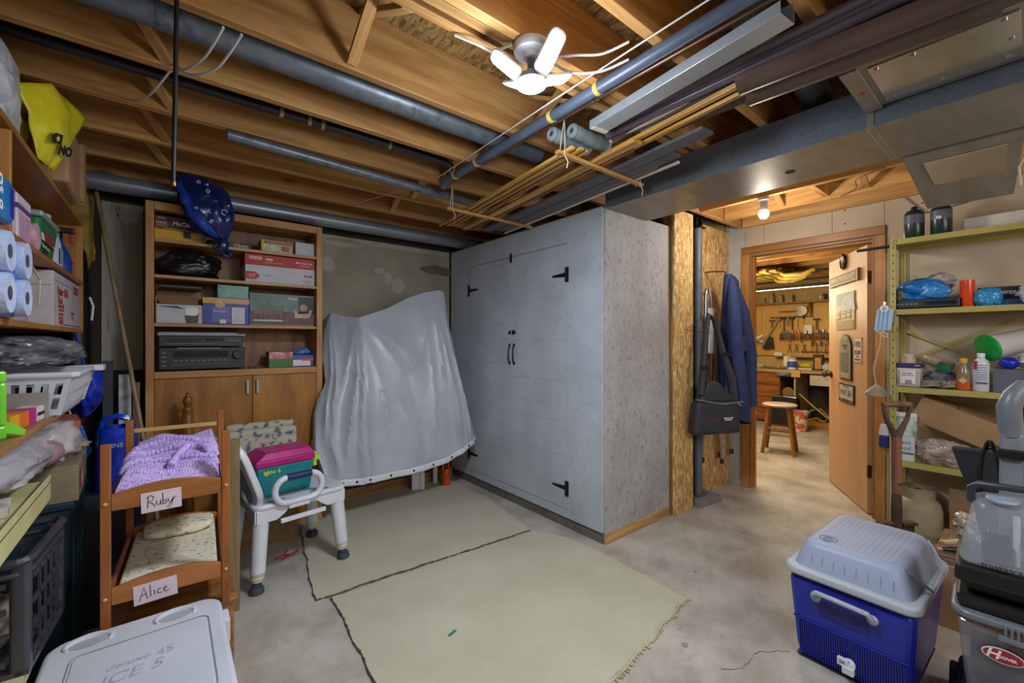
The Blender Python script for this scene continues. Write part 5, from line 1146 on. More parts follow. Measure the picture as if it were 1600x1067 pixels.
def endboard(y, z, n='end_board'):
    top = [(-.145 + .29 * i / 14, .052 + .022 * math.sin(PI * i / 14)) for i in range(15)]
    return MB().prism([(-.145, 0), (.145, 0)] + top[::-1], .014, (0, y + .007, z), FNY).build(n, BEDX, d, bevel=.002)
for y in (0, BL):
    endboard(y, .392); endboard(y, .092)
for z in (.390, .09):
    for sx in (-1, 1): MB().bb(sx * .152 - .006, sx * .152 + .006, .012, BL - .012, z, z + .045).build('side_rail', BEDY, d, bevel=.002)
    MB().bb(-.145, .145, .012, BL - .012, z + .0, z + .006).build('base_board', BEDY, d)
for sx in (-1, 1):
    for z in (.418, .118): MB().lathe([(.005, 0), (.006, .002), (.003, .005)], 10, (sx * .158, -.011, z), (R(90), 0, 0)).build('dowel_peg', mat('peg_wood', '#D2A468', '#C29458', .5), d)
MB().bb(-.145, .145, BL - .006, BL + .006, .545, .562).build('top_rail', mat('pale_rail', '#C2A268', '#B2925A', .5), d, bevel=.002)
# signs and handwriting
SGN = mat('sign_paper', '#D5C6CE', '#CBBBC4', .8)
def sign(cx, z, w_, h_, strokes, sc_, rot):
    o = flat('name_sign', SGN, d, (cx, -.0085, z), FNY, w_, h_, .0008, spin=rot)
    b = MB()
    for st in strokes: b.tube([(x * sc_, y * sc_, .0012) for x, y in st], .0011, 5)
    b.build('handwriting', INK, o)
RUBY = [[(-.62, -.30), (-.58, .34)], [(-.66, .30), (-.44, .38), (-.32, .24), (-.42, .08), (-.58, .02), (-.42, -.06), (-.28, -.28)],
        [(-.22, .04), (-.22, -.18), (-.14, -.24), (-.06, -.12), (-.04, .04), (-.04, -.20), (.0, -.24)],
        [(.06, .42), (.06, -.22), (.08, -.02), (.18, .02), (.24, -.10), (.16, -.24), (.06, -.20)],
        [(.30, .04), (.32, -.14), (.42, -.18), (.50, .0), (.54, .10), (.46, -.30), (.34, -.50), (.24, -.44), (.40, -.22), (.66, .10)]]
ALICE = [[(-.70, -.34), (-.48, .36), (-.36, -.28)], [(-.62, -.08), (-.38, .0)], [(-.22, .40), (-.22, -.24)], [(-.06, .06), (-.06, -.20)], [(-.05, .24), (-.04, .27)],
         [(.22, .04), (.12, .06), (.06, -.08), (.12, -.20), (.26, -.18)], [(.34, -.06), (.48, .0), (.46, .10), (.36, .06), (.34, -.10), (.42, -.20), (.56, -.14)]]
sign(-.02, .402, .105, .066, RUBY, .058, .03); sign(-.035, .106, .112, .064, ALICE, .060, .05)
# bedding
FLO = mat('flower_fabric', '#D9D0B6', '#9C917A', .9, 0, 55, .2, 60, lo=.55, hi=.64)
m_ = MB().bb(-.135, .135, .02, BL - .02, .0965, .130).build('mattress', FLO, bevel=.010, seg=3); m_.parent = d
def pillowf(c, r): return MB().blob(c, r, .06, 2, 71, 4, None, .6)
o = pillowf((.01, BL - .10, .150), (.118, .085, .020)).build('pillow', FLO, d, smooth=True)
m2 = MB().bb(-.135, .135, .02, BL - .02, .3965, .425).build('mattress', FLO, bevel=.010, seg=3); m2.parent = d
CRO = mat('lilac_crochet', '#B49AD2', '#9C80C0', .95, 0, 30)
def _cro():
    nt = CRO.node_tree; b = nt.nodes['Principled BSDF']; v = _coord(nt, (1, 1, 1), (R(20), 0, R(15)), False)
    vo = nt.nodes.new('ShaderNodeTexVoronoi'); vo.inputs['Scale'].default_value = 150; nt.links.new(v, vo.inputs['Vector'])
    c = _ramp(nt, vo.outputs['Distance'], [(.15, C('#C9B6E4')), (.55, C('#B8A0D8')), (.9, C('#9078B8'))]); nt.links.new(c, b.inputs['Base Color']); _bump(nt, b, vo.outputs['Distance'], -.4, .004)
_cro()
t = thing('crochet_blanket', 'folded lilac crochet blanket heaped on the top bunk of the doll bed', 'blanket', (.0065, 1.85, .797), R(-3))
def blf(dy, zoff, sc_):
    def f(u_, v):
        x = -.142 + .284 * u_; y = .022 + (.49 - dy) * v
        hgt = (.030 + .085 * (v ** .5) * (.68 + .32 * u_ ** .8)) * sc_ + .010 * math.sin(u_ * 9 + v * 5) * v + .012 * noise.noise(Vector((u_ * 3, v * 4, zoff * 40)))
        ed = min(1, v * 10, (1 - v) * 9, u_ * 12, (1 - u_) * 12)
        cr = .007 * abs(math.sin((v * 3.0 + u_ * .35 + .15) * PI)) ** .35
        return Vector((x, y, max(0.0005, (hgt + cr) * ed ** .5 + zoff * ed)))
    return f
def knit(u_, v):
    p = blf(0, .0, 1)(u_, v); e = min(1, v * 12, (1 - v) * 12, u_ * 14, (1 - u_) * 14)
    q = v * 30 + u_ * 6 + 1.2 * noise.noise(Vector((u_ * 2, v * 2, 3)))
    p.z += max(0, e) * (.0045 * abs(math.sin(q * PI * .5)) + .0028 * abs(math.sin((u_ * 34 + int(q) * .5) * PI)))
    return p
MB().grid(knit, 170, 170).build('blanket_layer', CRO, t, smooth=60)
for v0, w_ in ((.20, .010), (.40, .012), (.60, .011)):
    pts = [blf(0, .004, 1)(.03 + .94 * i / 70, v0 + .05 * math.sin(i * .07)) + Vector((0, 0, .005)) for i in range(71)]
    MB().tube(pts, [w_ + .0028 * abs(math.sin(i * .9)) for i in range(71)], 9).build('ridge_fold', CRO, t, smooth=True)
pts = [blf(0, .004, 1)(.50 + .40 * i / 50, .10 + .30 * abs(math.sin(i / 50 * 3.0)) ** .8) + Vector((0, 0, .008)) for i in range(51)]
MB().tube(pts, [.012 + .003 * abs(math.sin(i * .9)) for i in range(51)], 9).build('ridge_fold', CRO, t, smooth=True)
# white cooler
WC = speck('worn_white_plastic', '#C2C6CE', '#A6AAB2', 40, .64, .42, '#B6BAC4', (1, 1, 1), .04, .1)
t = thing('white_cooler', 'big white-lidded blue cooler on the floor in front of the doll bed', 'cooler', (-.063, 1.475, 0))
MB().prism(rrect(.385, .63, .05), .345).build('cooler_body', mat('cooler_blue', '#2C5AA8', '#264E98', .4), t, smooth=50)
MB().prism(rrect(.405, .65, .055), .030, (0, 0, .3455)).build('body_rim', WC, t, smooth=50, bevel=.006)
MB().prism(rrect(.415, .665, .06), .040, (0, 0, .378)).build('lid', WC, t, smooth=50, bevel=.014, seg=4)
o = MB().prism(rrect(.30, .36, .02), .004, (0, 0, 0)).build('lid_panel', WC, t, smooth=50, bevel=.003); o.location = (.01, .03, .4165)
gr = [(x, y, .4185) for x, y in rrect(.312, .372, .024)]; gr.append(gr[0])
MB().tube([(x + .01, y + .03, z) for x, y, z in gr], .0022, 5).build('panel_groove', mat('groove_grey', '#8C9098', '#80848C', .5), t)
b = MB()
for x, y, a0 in ((.085, .27, 0), (-.115, .275, 0)):
    arc = [(x + .05 * math.cos(a), y + .032 * math.sin(a), .4185) for a in [PI * i / 12 for i in range(-2, 15)]]
    MB().tube(arc, [.004 + .006 * math.sin(PI * i / 16) for i in range(17)], 8).build('cup_recess_ridge', WC, t, smooth=True)
    MB().prism([(x + .042 * math.cos(a), y + .026 * math.sin(a)) for a in [2*PI*i/20 for i in range(20)]], .0008, (0, 0, .4180)).build('cup_recess', mat('recess_grey', '#A8ACB4', '#9CA0A8', .5), t)
RAI = mat('raised_white', '#A2A7B0', '#989DA6', .5)
text('deluxe', RAI, t, (-.02, .095, .4207), (0, 0, 0), .09, .03, ex=.001, shear=.2); text('ICE 5', RAI, t, (-.01, .04, .4207), (0, 0, 0), .13, .06, ex=.001, shear=.2); text('45', RAI, t, (.06, .09, .4207), (0, 0, 0), .04, .03, ex=.001)
for y in (.20, -.20): MB().bb(.203, .222, y - .035, y + .035, .330, .408).build('hinge', WC, t, bevel=.005)
MB().bb(.193, .205, .10, .30, .10, .34).build('side_handle_plate', WC, t, bevel=.006)
tag(MB().bb(-.022, .022, -.012, .012, 0, .83).bb(-.004, .0, -.013, .013, .3, .7).build('weathered_plank', wood('weathered_wood', '#A08A62', '#7C6844', 'z'), bevel=.002, loc=(.252, 2.44, 0)), 'weathered wooden plank standing upright right of the doll bed', 'plank')

# ================================================================ shower chair and its cooler
CHP = mat('chair_plastic', '#D3D6DC', '#C8CBD2', .38)
t = thing('shower_chair', 'white plastic shower chair with adjustable legs and a hand loop', 'chair', (.555, 2.785, 0), R(9))
MB().prism(rrect(.50, .46, .05), .028, (0, 0, .418)).build('seat', CHP, t, smooth=50, bevel=.010, seg=3)
def apron(L, th):
    top = [(-L/2, .07), (L/2, .07)]
    arch = [(L/2, .0), (L/2 - .10, .0), (L/2 - .135, .022), (L/2 - .16, .045), (-L/2 + .16, .045), (-L/2 + .135, .022), (-L/2 + .10, .0), (-L/2, .0)]
    return top + arch
for y in (-.222, .204): MB().prism(apron(.47, 0), .018, (0, y + .018, .352), FNY).build('apron', CHP, t, bevel=.004)
for x in (-.242, .224): MB().prism(apron(.43, 0), .018, (x, 0, .352), FX).build('apron', CHP, t, bevel=.004)
for sx in (-1, 1):
    for sy in (-1, 1):
        x, y = sx * .200, sy * .180; fx, fy = sx * .232, sy * .215; fz = .018 if sx > 0 else .006
        P0, P1 = Vector((x, y, .417)), Vector((fx, fy, fz)); q = lambda k: P0.lerp(P1, k)
        l = MB().tube([q(0), q(.1), q(.76)], [.041, .040, .035], 18).build('leg', CHP, t, smooth=50)
        MB().tube([q(.76), q(.78), q(.785), q(.80), q(.81), q(.83), q(.835), q(.87)], [.036, .036, .031, .034, .030, .034, .030, .028], 16).build('leg_collar', mat('collar_ivory', '#C9C3B2', '#BAB4A2', .5), l, smooth=50)
        MB().tube([q(.87), q(.93), q(.935), q(.97), q(1.0)], [.022, .020, .030, .034, .035], 16).build('rubber_foot', mat('rubber_slate', '#3A4152', '#303746', .7), l, smooth=50)
o = MB().prism(rrect(.42, .40, .12, 7), .036, (0, 0, 0)).build('backrest', CHP, t, smooth=50, bevel=.009, seg=3)
bk = MB().prism(rrect(.36, .34, .095, 7), .004, (0, 0, -.0035)).build('shaded_back', mat('chair_shade_grey', '#8E939B', '#82878F', .5), o, smooth=50)  # grey inset puts the shade on the backrest's rear into the colour
o.location = (-.315, -.03, .60); o.rotation_euler = (R(90), 0, R(90)); o.rotation_euler = (Euler((0, 0, R(13))).to_matrix() @ Euler((0, R(-20), 0)).to_matrix() @ Euler((R(90), 0, R(90))).to_matrix()).to_euler()
for y in (-.10, .10): MB().tube([(-.225, y, .43), (-.252, y, .48), (-.275 - .2 * y, y, .55)], .018, 10).build('back_support', CHP, t, smooth=True)
lp = [(x * 1.0, -.238, z) for x, z in [(xx - .03, zz + .502) for xx, zz in rrect(.245, .135, .062, 7)]]; lp.append(lp[0]); lp.append(lp[1])
MB().tube(lp, .0165, 12, False).build('hand_loop', CHP, t, smooth=True)
MB().bb(-.085, .025, -.247, -.226, .400, .436).build('loop_mount', CHP, t, bevel=.006)
MB().tube([(-.095, -.238, .5695), (.035, -.238, .5695)], .0185, 14).build('loop_grip', mat('navy_grip', '#1E2A5C', '#182250', .5), t, smooth=50)
for x in (-.14, .10): MB().prism(rrect(.11, .022, .01), .001, (x, -.19, .4462)).build('seat_slot', mat('slot_grey', '#7C838E', '#70777F', .6), t)
b = MB(); b.bb(-.12, .12, -.235, -.215, .330, .352).build('underside_tab', WHITE, t, bevel=.003)
t = thing('small_cooler', 'small teal cooler with magenta lid and lime latch standing on the shower chair', 'cooler', (.505, 2.755, .4465), R(9))
TL = mat('teal_plastic', '#107F86', '#0C7078', .35); MG = mat('magenta_plastic', '#B81478', '#A60E6A', .35)
MB().frus((-.135, .135, -.095, .095), (-.150, .150, -.108, .108), 0, .168).build('cooler_body', TL, t, bevel=.010, seg=3)
MB().bb(-.156, .156, -.113, .113, .1685, .205).build('lid_rim', MG, t, bevel=.006); MB().frus((-.154, .154, -.111, .111), (-.10, .135, -.085, .085), .205, .243).build('lid_top', MG, t, bevel=.006)
MB().bb(.158, .180, -.078, -.010, .115, .20).bb(.150, .196, -.085, -.002, .150, .178).build('latch', mat('lime_latch', '#B8DC1E', '#A8CC14', .4), t, bevel=.005)
text('igloo 6', mat('lime_ink', '#B9D63A', '#A9C62E', .5), t, (-.075, -.1076, .140), (R(90) - .077, 0, 0), .085, .04, bold=.001)
tag(carton('cushion_box', 'plain brown carton', 'box', (.47, 3.175, 0.0), 0, (.38, .15, .40), CARDD), 'brown carton on the floor under the flowered cushion', 'box')
FLC = mat('flower_cushion', '#B7B29E', '#5A626C', .85, 0, 24, .1, 40, lo=.52, hi=.60)
t = thing('flower_cushion', 'folded cushion in grey flowered fabric standing behind the shower chair', 'cushion', (.475, 3.17, .4005))
MB().bb(-.20, .20, -.065, .0, 0, .345).build('front_fold', FLC, t, bevel=.028, seg=4); MB().bb(-.195, .20, .002, .065, 0, .375).build('back_fold', FLC, t, bevel=.028, seg=4)
t = thing('newel_post', 'turned wooden newel post with ball top standing before the bookcase doors', 'post', (.095, 3.16, 0))
MB().lathe([(.030, 0), (.032, .02), (.030, .86), (.024, .88), (.030, .895), (.030, .905), (.016, .918), (.022, .932), (.026, .95), (.020, .972), (.008, .985), (.010, .992), (.002, 1.0)], 22).build('turned_post', wood('newel_wood', '#A2682E', '#7A4A1C', 'z', 12, .3, False), t, smooth=60)
# ================================================================ yellow steel shelving on the right
ss = thing('steel_shelving', 'yellow-green steel shelving unit with pierced posts beside the doorway', 'shelving', (3.68, -.30, 0))
SW, SD = .915, .33
def post(x, y, sx, sy):
    o = MB().bb(x, x + sx * .034, y, y + sy * .002, 0, 1.985).bb(x, x + sx * .002, y, y + sy * .034, 0, 1.985).build('post', YSTEEL, ss)
    b = MB()
    for i in range(38):
        z = .06 + i * .05
        b.lathe([(.0042, 0), (.0042, .0006)], 6, (x - sx * .0004, y + sy * .020, z), (0, R(90) if sx < 0 else R(-90), 0))
    b.build('post_holes', INK, o, kind='stuff')
post(0, SW, 1, -1); post(0, 0, 1, 1); post(SD, SW, -1, -1); post(SD, 0, -1, 1)
for z in (1.963, 1.508, 1.006, .528):
    MB().bb(.003, SD - .003, .003, SW - .003, z - .002, z).bb(.003, .005, .003, SW - .003, z - .034, z - .002).bb(SD - .005, SD - .003, .003, SW - .003, z - .034, z - .002).bb(.005, SD - .005, SW - .005, SW - .003, z - .034, z - .002).bb(.005, SD - .005, .003, .005, z - .034, z - .002).build('shelf', YSTEEL, ss)
    b = MB()
    for y in (.018, SW - .018):
        for dz in (-.006, -.028): b.lathe([(.006, 0), (.005, .004), (.002, .005)], 8, (-.0005, y, z + dz), (0, R(-90), 0))
    b.build('bolts', CHROME, ss, kind='stuff')
MB().box((SD + .004, SW - .23, 1.27), (.003, .68, .022), (R(28), 0, 0)).build('cross_brace', YSTEEL, ss)
MB().box((SD + .008, SW - .23, 1.27), (.003, .68, .022), (R(-28), 0, 0)).build('cross_brace', YSTEEL, ss)
tag(MB().tube([(0, 0, 0), (.02, .17, 0)], .010, 10).build('black_bar', BLKM, smooth=50, loc=(3.69, .6175, 1.925)), 'short black bar sticking out from the top of the steel shelf post towards the door', 'bar')
# top shelf: gas cylinders and a white board
GASG = mat('gas_green', '#1E3A34', '#18302B', .3, .1); GLAB = mat('gas_label', '#5A6070', '#4A505E', .45)
def gas(x, y, label):
    t = thing('gas_cylinder', label, 'gas cylinder', (x, y, 1.9635), R(20), 'camping gas cylinders on the top steel shelf')
    MB().lathe([(.044, 0), (.050, .006), (.050, .155), (.046, .172), (.034, .186), (.018, .192)], 26).build('cylinder', GASG, t, smooth=50)
    MB().lathe([(.0506, .098), (.0506, .154)], 26, cap=False).build('label_band', GLAB, t, smooth=True)
    MB().lathe([(.016, .192), (.016, .206), (.012, .212)], 14).build('valve_cap', BLACK, t, smooth=50)
    return t
t = gas(3.78, .508, 'left dark green gas cylinder, nearer the door, on the top steel shelf')
t = gas(3.77, .382, 'right dark green gas cylinder with a white sticker, beside the white board')
o = flat('sticker', WHITEM, t, (-.0495, .012, .107), FNX, .032, .018); o.location = (-.0505 * .95, .020, .107)
tag(MB().bb(-.04, .04, -.19, .19, 0, .095).build('white_board', speck('white_chipped', '#CFCBC2', '#A9A49A', 20, .6, .7), bevel=.004, loc=(3.86, .10, 1.9635), rz=R(-3)), 'long white-painted board lying at the right end of the top steel shelf', 'board')
# second shelf
t = thing('video_player', 'flat black video player on the second steel shelf', 'player', (3.84, .452, 1.5085))
MB().bb(-.13, .13, -.155, .155, .006, .060).build('case', BLACK, t, bevel=.004); MB().bb(-.1315, -.1305, -.14, .0, .022, .044).build('display', mat('display_dark', '#1A2230'), t)
for x in (-.1, .1): MB().bb(x - .012, x + .012, -.14, -.11, 0, .006).bb(x - .012, x + .012, .11, .14, 0, .006).build('feet', BLACK, t)
b = MB()
for i in range(5): b.bb(-.134, -.1302, .03 + i * .022, .044 + i * .022, .026, .036)
b.build('buttons', GREYP, t)
CYAN = mat('bright_blue_bag', '#1E7FD6', '#1560B4', .25, 0, 6, .6, 15)
t = thing('blue_bag_heap', 'heap of bright blue and grey plastic bags on the flat video player', 'bag', (3.83, .462, 1.5690))
MB().blob((0, .02, .055), (.12, .125, .085), .22, 1.8, 81, 5, .0, .9, .10, 4).build('blue_bag', CYAN, t, smooth=60)
MB().blob((-.07, -.05, .045), (.06, .08, .05), .25, 2.2, 82, 4, .0, 1, .12, 5).build('blue_fold', mat('sky_blue_film', '#4A9CE0', '#2F82CC', .25, 0, 8, .6, 18), t, smooth=60)
MB().blob((-.03, .105, .04), (.08, .05, .055), .2, 3, 83, 4, .0, .9, .2, 6).build('grey_fold', mat('dark_film', '#4A4C50', '#7C7E82', .3, 0, 10, .5, 18), t, smooth=60)
MB().blob((.03, -.06, .115), (.08, .075, .055), .3, 2.8, 84, 4, None, 1, .3, 6).build('clear_film', mat('clear_film', '#C2BCB8', '#A39C96', .15, 0, 8, .8, 20, alpha=.75), t, smooth=60)
ORG2 = mat('translucent_orange', '#DD4A1E', '#C83C14', .25)
t = bottle('orange_beaker', 'tall red-orange plastic beaker on the second steel shelf', (3.745, .268, 1.5085), [(.026, 0), (.029, .005), (.033, .155), (.033, .160)], ORG2, ORG2, [(.0335, .148), (.0335, .152)], cat='beaker')
t = carton('dark_label_box', 'dark box with white lettering lying on a blue folder, second steel shelf', 'box', (3.88, .14, 1.5480), R(4), (.14, .19, .075), mat('charcoal_card', '#2A2A30', '#222228', .5))
text('BUMPER', INKW, t, (-.0705, -.01, .038), FNX, .10, .026, bold=.001); flat('white_corner', WHITEM, t, (.0, -.02, .0753), (0, 0, 0), .05, .06)
tag(MB().bb(-.09, .09, -.11, .11, 0, .039).build('blue_folder', mat('folder_blue', '#245FA6', '#1D4F8E', .4), bevel=.004, loc=(3.865, .15, 1.5085)), 'blue plastic folder under the dark lettered box', 'folder')
tag(MB().blob((0, 0, .05), (.035, .055, .055), .25, 2.6, 86, 4, .0, .9, .25, 6).build('cyan_bag', mat('cyan_film', '#2C8EC4', '#1F76AA', .25, 0, 8, .6, 18), smooth=60, loc=(3.735, .185, 1.5085)), 'crumpled cyan bag between the orange beaker and the blue folder', 'bag')
tag(MB().blob((0, 0, .06), (.05, .10, .07), .25, 2.6, 87, 5, .0, .9, .25, 6).build('clear_bag', mat('clear_film_grey', '#B8B8BC', '#8C8C92', .15, 0, 8, .8, 20), smooth=60, loc=(3.745, -.03, 1.5085)), 'crumpled clear bag at the right end of the second steel shelf', 'bag')
# third shelf
t = thing('purple_lid_tub', 'clear plastic tub with a dark purple lid at the left of the third steel shelf', 'tub', (3.755, .528, 1.0065))
MB().frus((-.048, .048, -.056, .056), (-.055, .055, -.064, .064), 0, .125).build('tub_body', mat('tub_clear', '#BDB8B2', '#AAA59E', .3), t, bevel=.012, seg=3)
MB().bb(-.059, .059, -.068, .068, .1255, .152).build('lid', mat('purple_lid', '#2E2A66', '#262258', .4), t, bevel=.006)
flat('white_label', WHITEM, t, (-.0545, .0, .066), FNX, .075, .085); text('Nutrition\nfacts 750 g', INK, t, (-.0560, .0, .085), FNX, .055, .012); text('FOX', INKW, t, (-.0595, -.045, .139), FNX, .024, .012)
b = MB()
for i, dx in enumerate((-.016, -.010, -.006, 0, .006, .011)): b.bb(dx, dx + .0025, -.012, .012, 0, .0005)
o = b.build('barcode', INK, t); o.location = (-.0560, -.005, .035); o.rotation_euler = FNX
tag(MB().lathe([(.030, 0), (.036, .005), (.036, .175), (.028, .19), (.028, .205), (.024, .21)], 18).build('cream_jar', mat('cream_jar', '#C9BDA6', '#B9AD96', .4), smooth=50, loc=(3.870, .545, 1.0065)), 'cream plastic jar standing behind the purple-lidded tub', 'jar')
HOSE = mat('grey_hose', '#8F897F', '#6E685F', .5, 0, 20)
def coil(loc, r, label, m, n=3, tilt=0):
    pts = []
    for i in range(n * 14 + 1):
        a = 2 * PI * i / 14; pts.append((r * math.cos(a) * .5, r * math.sin(a), .010 + .012 * i / 14 + .004 * math.sin(i)))
    return tag(MB().tube(pts, .009, 8).build('hose_coil', m, smooth=True, loc=loc), label, 'hose')
coil((3.735, .430, 1.0065), .042, 'coiled grey hose at the front of the third steel shelf', HOSE)
coil((3.740, .345, 1.0065), .034, 'small beaded grey chain coil left of the yellow-capped bottle', mat('chain_grey', '#A39C90', '#6A645A', .4, .4, 60, .6, 90))
tag(MB().blob((0, 0, .05), (.06, .085, .055), .3, 3, 91, 4, .0, .9, .3, 6).build('rag_heap', mat('grey_rag', '#7D7B84', '#4C4C60', .8, 0, 14, .4, 30), smooth=60, loc=(3.85, .40, 1.0065)), 'heap of grey and purple odds and ends in the middle of the third steel shelf', 'rags')
b = MB(); b.lathe([(.030, 0), (.034, .01), (.036, .14), (.034, .15)], 18, (0, 0, 0), (R(-68), 0, R(-20)))
o = tag(b.build('glass_jar', mat('dusty_glass', '#9C8F7E', '#857868', .25), smooth=50, loc=(3.89, .345, 1.135)), 'dusty glass jar lying on the odds and ends', 'jar')
b = MB(); b.lathe([(.005, 0), (.04, .002), (.04, .006), (.02, .008)], 18, (0, 0, 0), (R(75), 0, R(60)))
tag(b.build('green_disc', mat('dull_green', '#3E8A6A', '#347658', .4), smooth=50, loc=(3.80, .375, 1.135)), 'small green plastic disc leaning on the odds and ends', 'disc')
t = bottle('oil_bottle', 'small clear bottle of orange liquid with a yellow cap on the third steel shelf', (3.735, .283, 1.0065), [(.026, 0), (.031, .006), (.031, .09), (.030, .115), (.016, .155), (.014, .165)], mat('oil_clear', '#8C7A62', '#75644E', .2), YEL, [(.018, .165), (.018, .190), (.014, .193)])
MB().lathe([(.0315, .005), (.0315, .052)], 20, cap=False).build('orange_fill', mat('orange_liquid', '#C8581C', '#B44A12', .25), t, smooth=True); flat('diamond_label', mat('cream_label', '#C9B484', '#B9A474', .5), t, (-.0318, 0, .06), FNX, .028, .028, spin=R(45))
t = bottle('white_bottle', 'white plastic bottle with blue print beside the yellow-capped bottle', (3.735, .212, 1.0065), [(.032, 0), (.036, .006), (.036, .155), (.030, .18), (.016, .195), (.015, .20)], mat('bottle_white2', '#CBCDD6', '#BFC1CA', .35), WHITE, [(.017, .20), (.017, .222), (.014, .225)], sx=.85)
for i in range(7): flat('text_line', mat('blue_ink', '#6A74A4', '#5E6898', .6), t, (-.0312, -.004, .155 - .014 * i), FNX, .045, .003)
flat('red_mark', INKR, t, (-.0285, .022, .155), FNX, .016, .05); flat('blue_bar', mat('blue_ink2', '#4A5690', '#3E4A84', .6), t, (-.0315, -.004, .05), FNX, .046, .010)
t = thing('white_pail', 'white plastic pail with a bright green lid lying on its side, third steel shelf', 'pail', (3.775, .185, 1.262))
RT = (R(97), 0, R(-55))
MB().lathe([(.076, 0), (.076, .012), (.071, .02), (.064, .21), (.055, .22)], 28, (0, 0, 0), (R(75), 0, R(40))).build('pail_body', mat('pail_white', '#CFCFD0', '#C2C2C4', .35), t, smooth=50)
MB().lathe([(.064, -.016), (.074, -.012), (.080, -.010), (.080, .004)], 28, (0, 0, 0), (R(75), 0, R(40))).build('green_lid', mat('bright_green', '#12A048', '#0E923F', .35), t, smooth=50)
MB().tube([(.06, .03, -.06), (.08, .0, -.11)], .008, 6).build('pail_ear', WHITE, t)
tag(MB().bb(-.065, .065, -.13, .13, 0, .135).build('slate_box', mat('slate_box', '#5C606C', '#52566264'[:7], .6), bevel=.003, loc=(3.775, .035, 1.0065)), 'slate-grey box at the right of the third steel shelf, under the white pail', 'box')
tag(MB().blob((0, 0, .035), (.035, .04, .035), .1, 2, 93, 3, .0).build('blue_ball', mat('royal_blue', '#1A2CC0', '#1424A8', .3), smooth=True, loc=(3.745, .105, 1.1425)), 'royal blue plastic knob on the slate-grey box', 'ball')
tag(MB().blob((0, 0, .05), (.05, .07, .055), .25, 2.6, 94, 4, .0, .9, .25, 6).build('clear_sack', mat('clear_film_grey', '#B8B8BC'), smooth=60, loc=(3.765, .0, 1.1425)), 'crumpled clear plastic on the slate-grey box beside the blue knob', 'bag')
# fourth shelf
t = carton('white_packet', 'white and green printed packet behind the spade on the fourth steel shelf', 'packet', (3.74, .55, .5285), 0, (.06, .105, .155), mat('packet_white', '#C8CCD0', '#BCC0C4', .45))
flat('green_bands', mat('packet_green', '#3F7A62', '#35684F', .5), t, (-.0305, 0, .05), FNX, .10, .012); text('Plant\nFood', mat('packet_green', '#3F7A62'), t, (-.0305, 0, .10), FNX, .07, .03)
t = carton('seed_bag', 'pale green and white bag standing on the white and green packet', 'bag', (3.75, .545, .6840), R(5), (.05, .11, .125), mat('seed_green', '#C5CEC4', '#5E8468', .5, 0, 22))
MB().bb(-.026, .026, -.055, .055, .1255, .150).build('folded_top', WHITE, t, bevel=.003)
o = thing('tilted_carton', 'brown cardboard carton tilted down to the right on the fourth steel shelf', 'box', (3.855, .43, .765), 0, None, (R(24), R(-8), 0))
MB().bb(-.075, .065, -.30, .11, 0, .165).build('box_body', CARD, o, bevel=.003); MB().bb(-.07, .06, -.28, -.06, .1655, .174).build('open_flap', CARDD, o)
tag(MB().blob((0, 0, .07), (.075, .125, .085), .2, 2.4, 96, 5, .0, .9, .2, 6).build('packed_bag', mat('brownish_bag', '#A2958A', '#7E7268', .2, 0, 8, .8, 20), smooth=60, loc=(3.77, .375, .5285)), 'clear plastic bag of brownish stuff on the fourth steel shelf', 'bag')
t = bottle('clear_bottle', 'clear plastic bottle at the right of the fourth steel shelf', (3.87, .045, .5285), [(.030, 0), (.034, .005), (.034, .20), (.016, .25), (.014, .27)], mat('bottle_clear', '#B4B8C0', '#A4A8B0', .2), WHITE, [(.016, .27), (.016, .29)])
tag(MB().blob((0, 0, .03), (.05, .075, .035), .3, 3, 97, 4, .0, .9, .3, 6).build('pink_rag', mat('pink_rag', '#B87A7C', '#9C5A5E', .9, 0, 14, .3, 30), smooth=60, loc=(3.755, .185, .5285)), 'crumpled pink rag on the fourth steel shelf', 'rag')
tag(MB().blob((0, 0, .09), (.05, .08, .10), .2, 3, 98, 4, .0, .8, .15, 6).build('white_paper_bag', mat('white_paper', '#B9B7B4', '#9A9894', .8, 0, 14, .3, 30), smooth=60, loc=(3.80, -.11, .5290)), 'pale paper bag at the right end of the fourth steel shelf', 'bag')
# floor under the shelves
t = thing('propane_tank', 'cream propane tank on the floor under the steel shelves', 'tank', (3.86, .50, 0))
CRT = mat('tank_cream', '#9C8E74', '#87795F', .55)
MB().lathe([(.09, 0), (.095, .03), (.118, .05), (.122, .08), (.122, .20), (.11, .25), (.08, .275), (.03, .285)], 28).build('tank_body', CRT, t, smooth=50)
MB().lathe([(.085, .262), (.085, .34), (.088, .345), (.082, .34), (.082, .27)], 28, cap=False).build('collar_ring', CRT, t, smooth=50)
MB().lathe([(.015, .284), (.018, .32), (.012, .33)], 12).build('valve', BRASS, t, smooth=50)
tag(MB().bb(-.006, .006, -.28, .28, 0, .38).build('cardboard_sheet', CARDD, loc=(3.80, .07, 0), rz=R(-4)), 'sheet of cardboard standing on the floor under the steel shelves', 'cardboard')
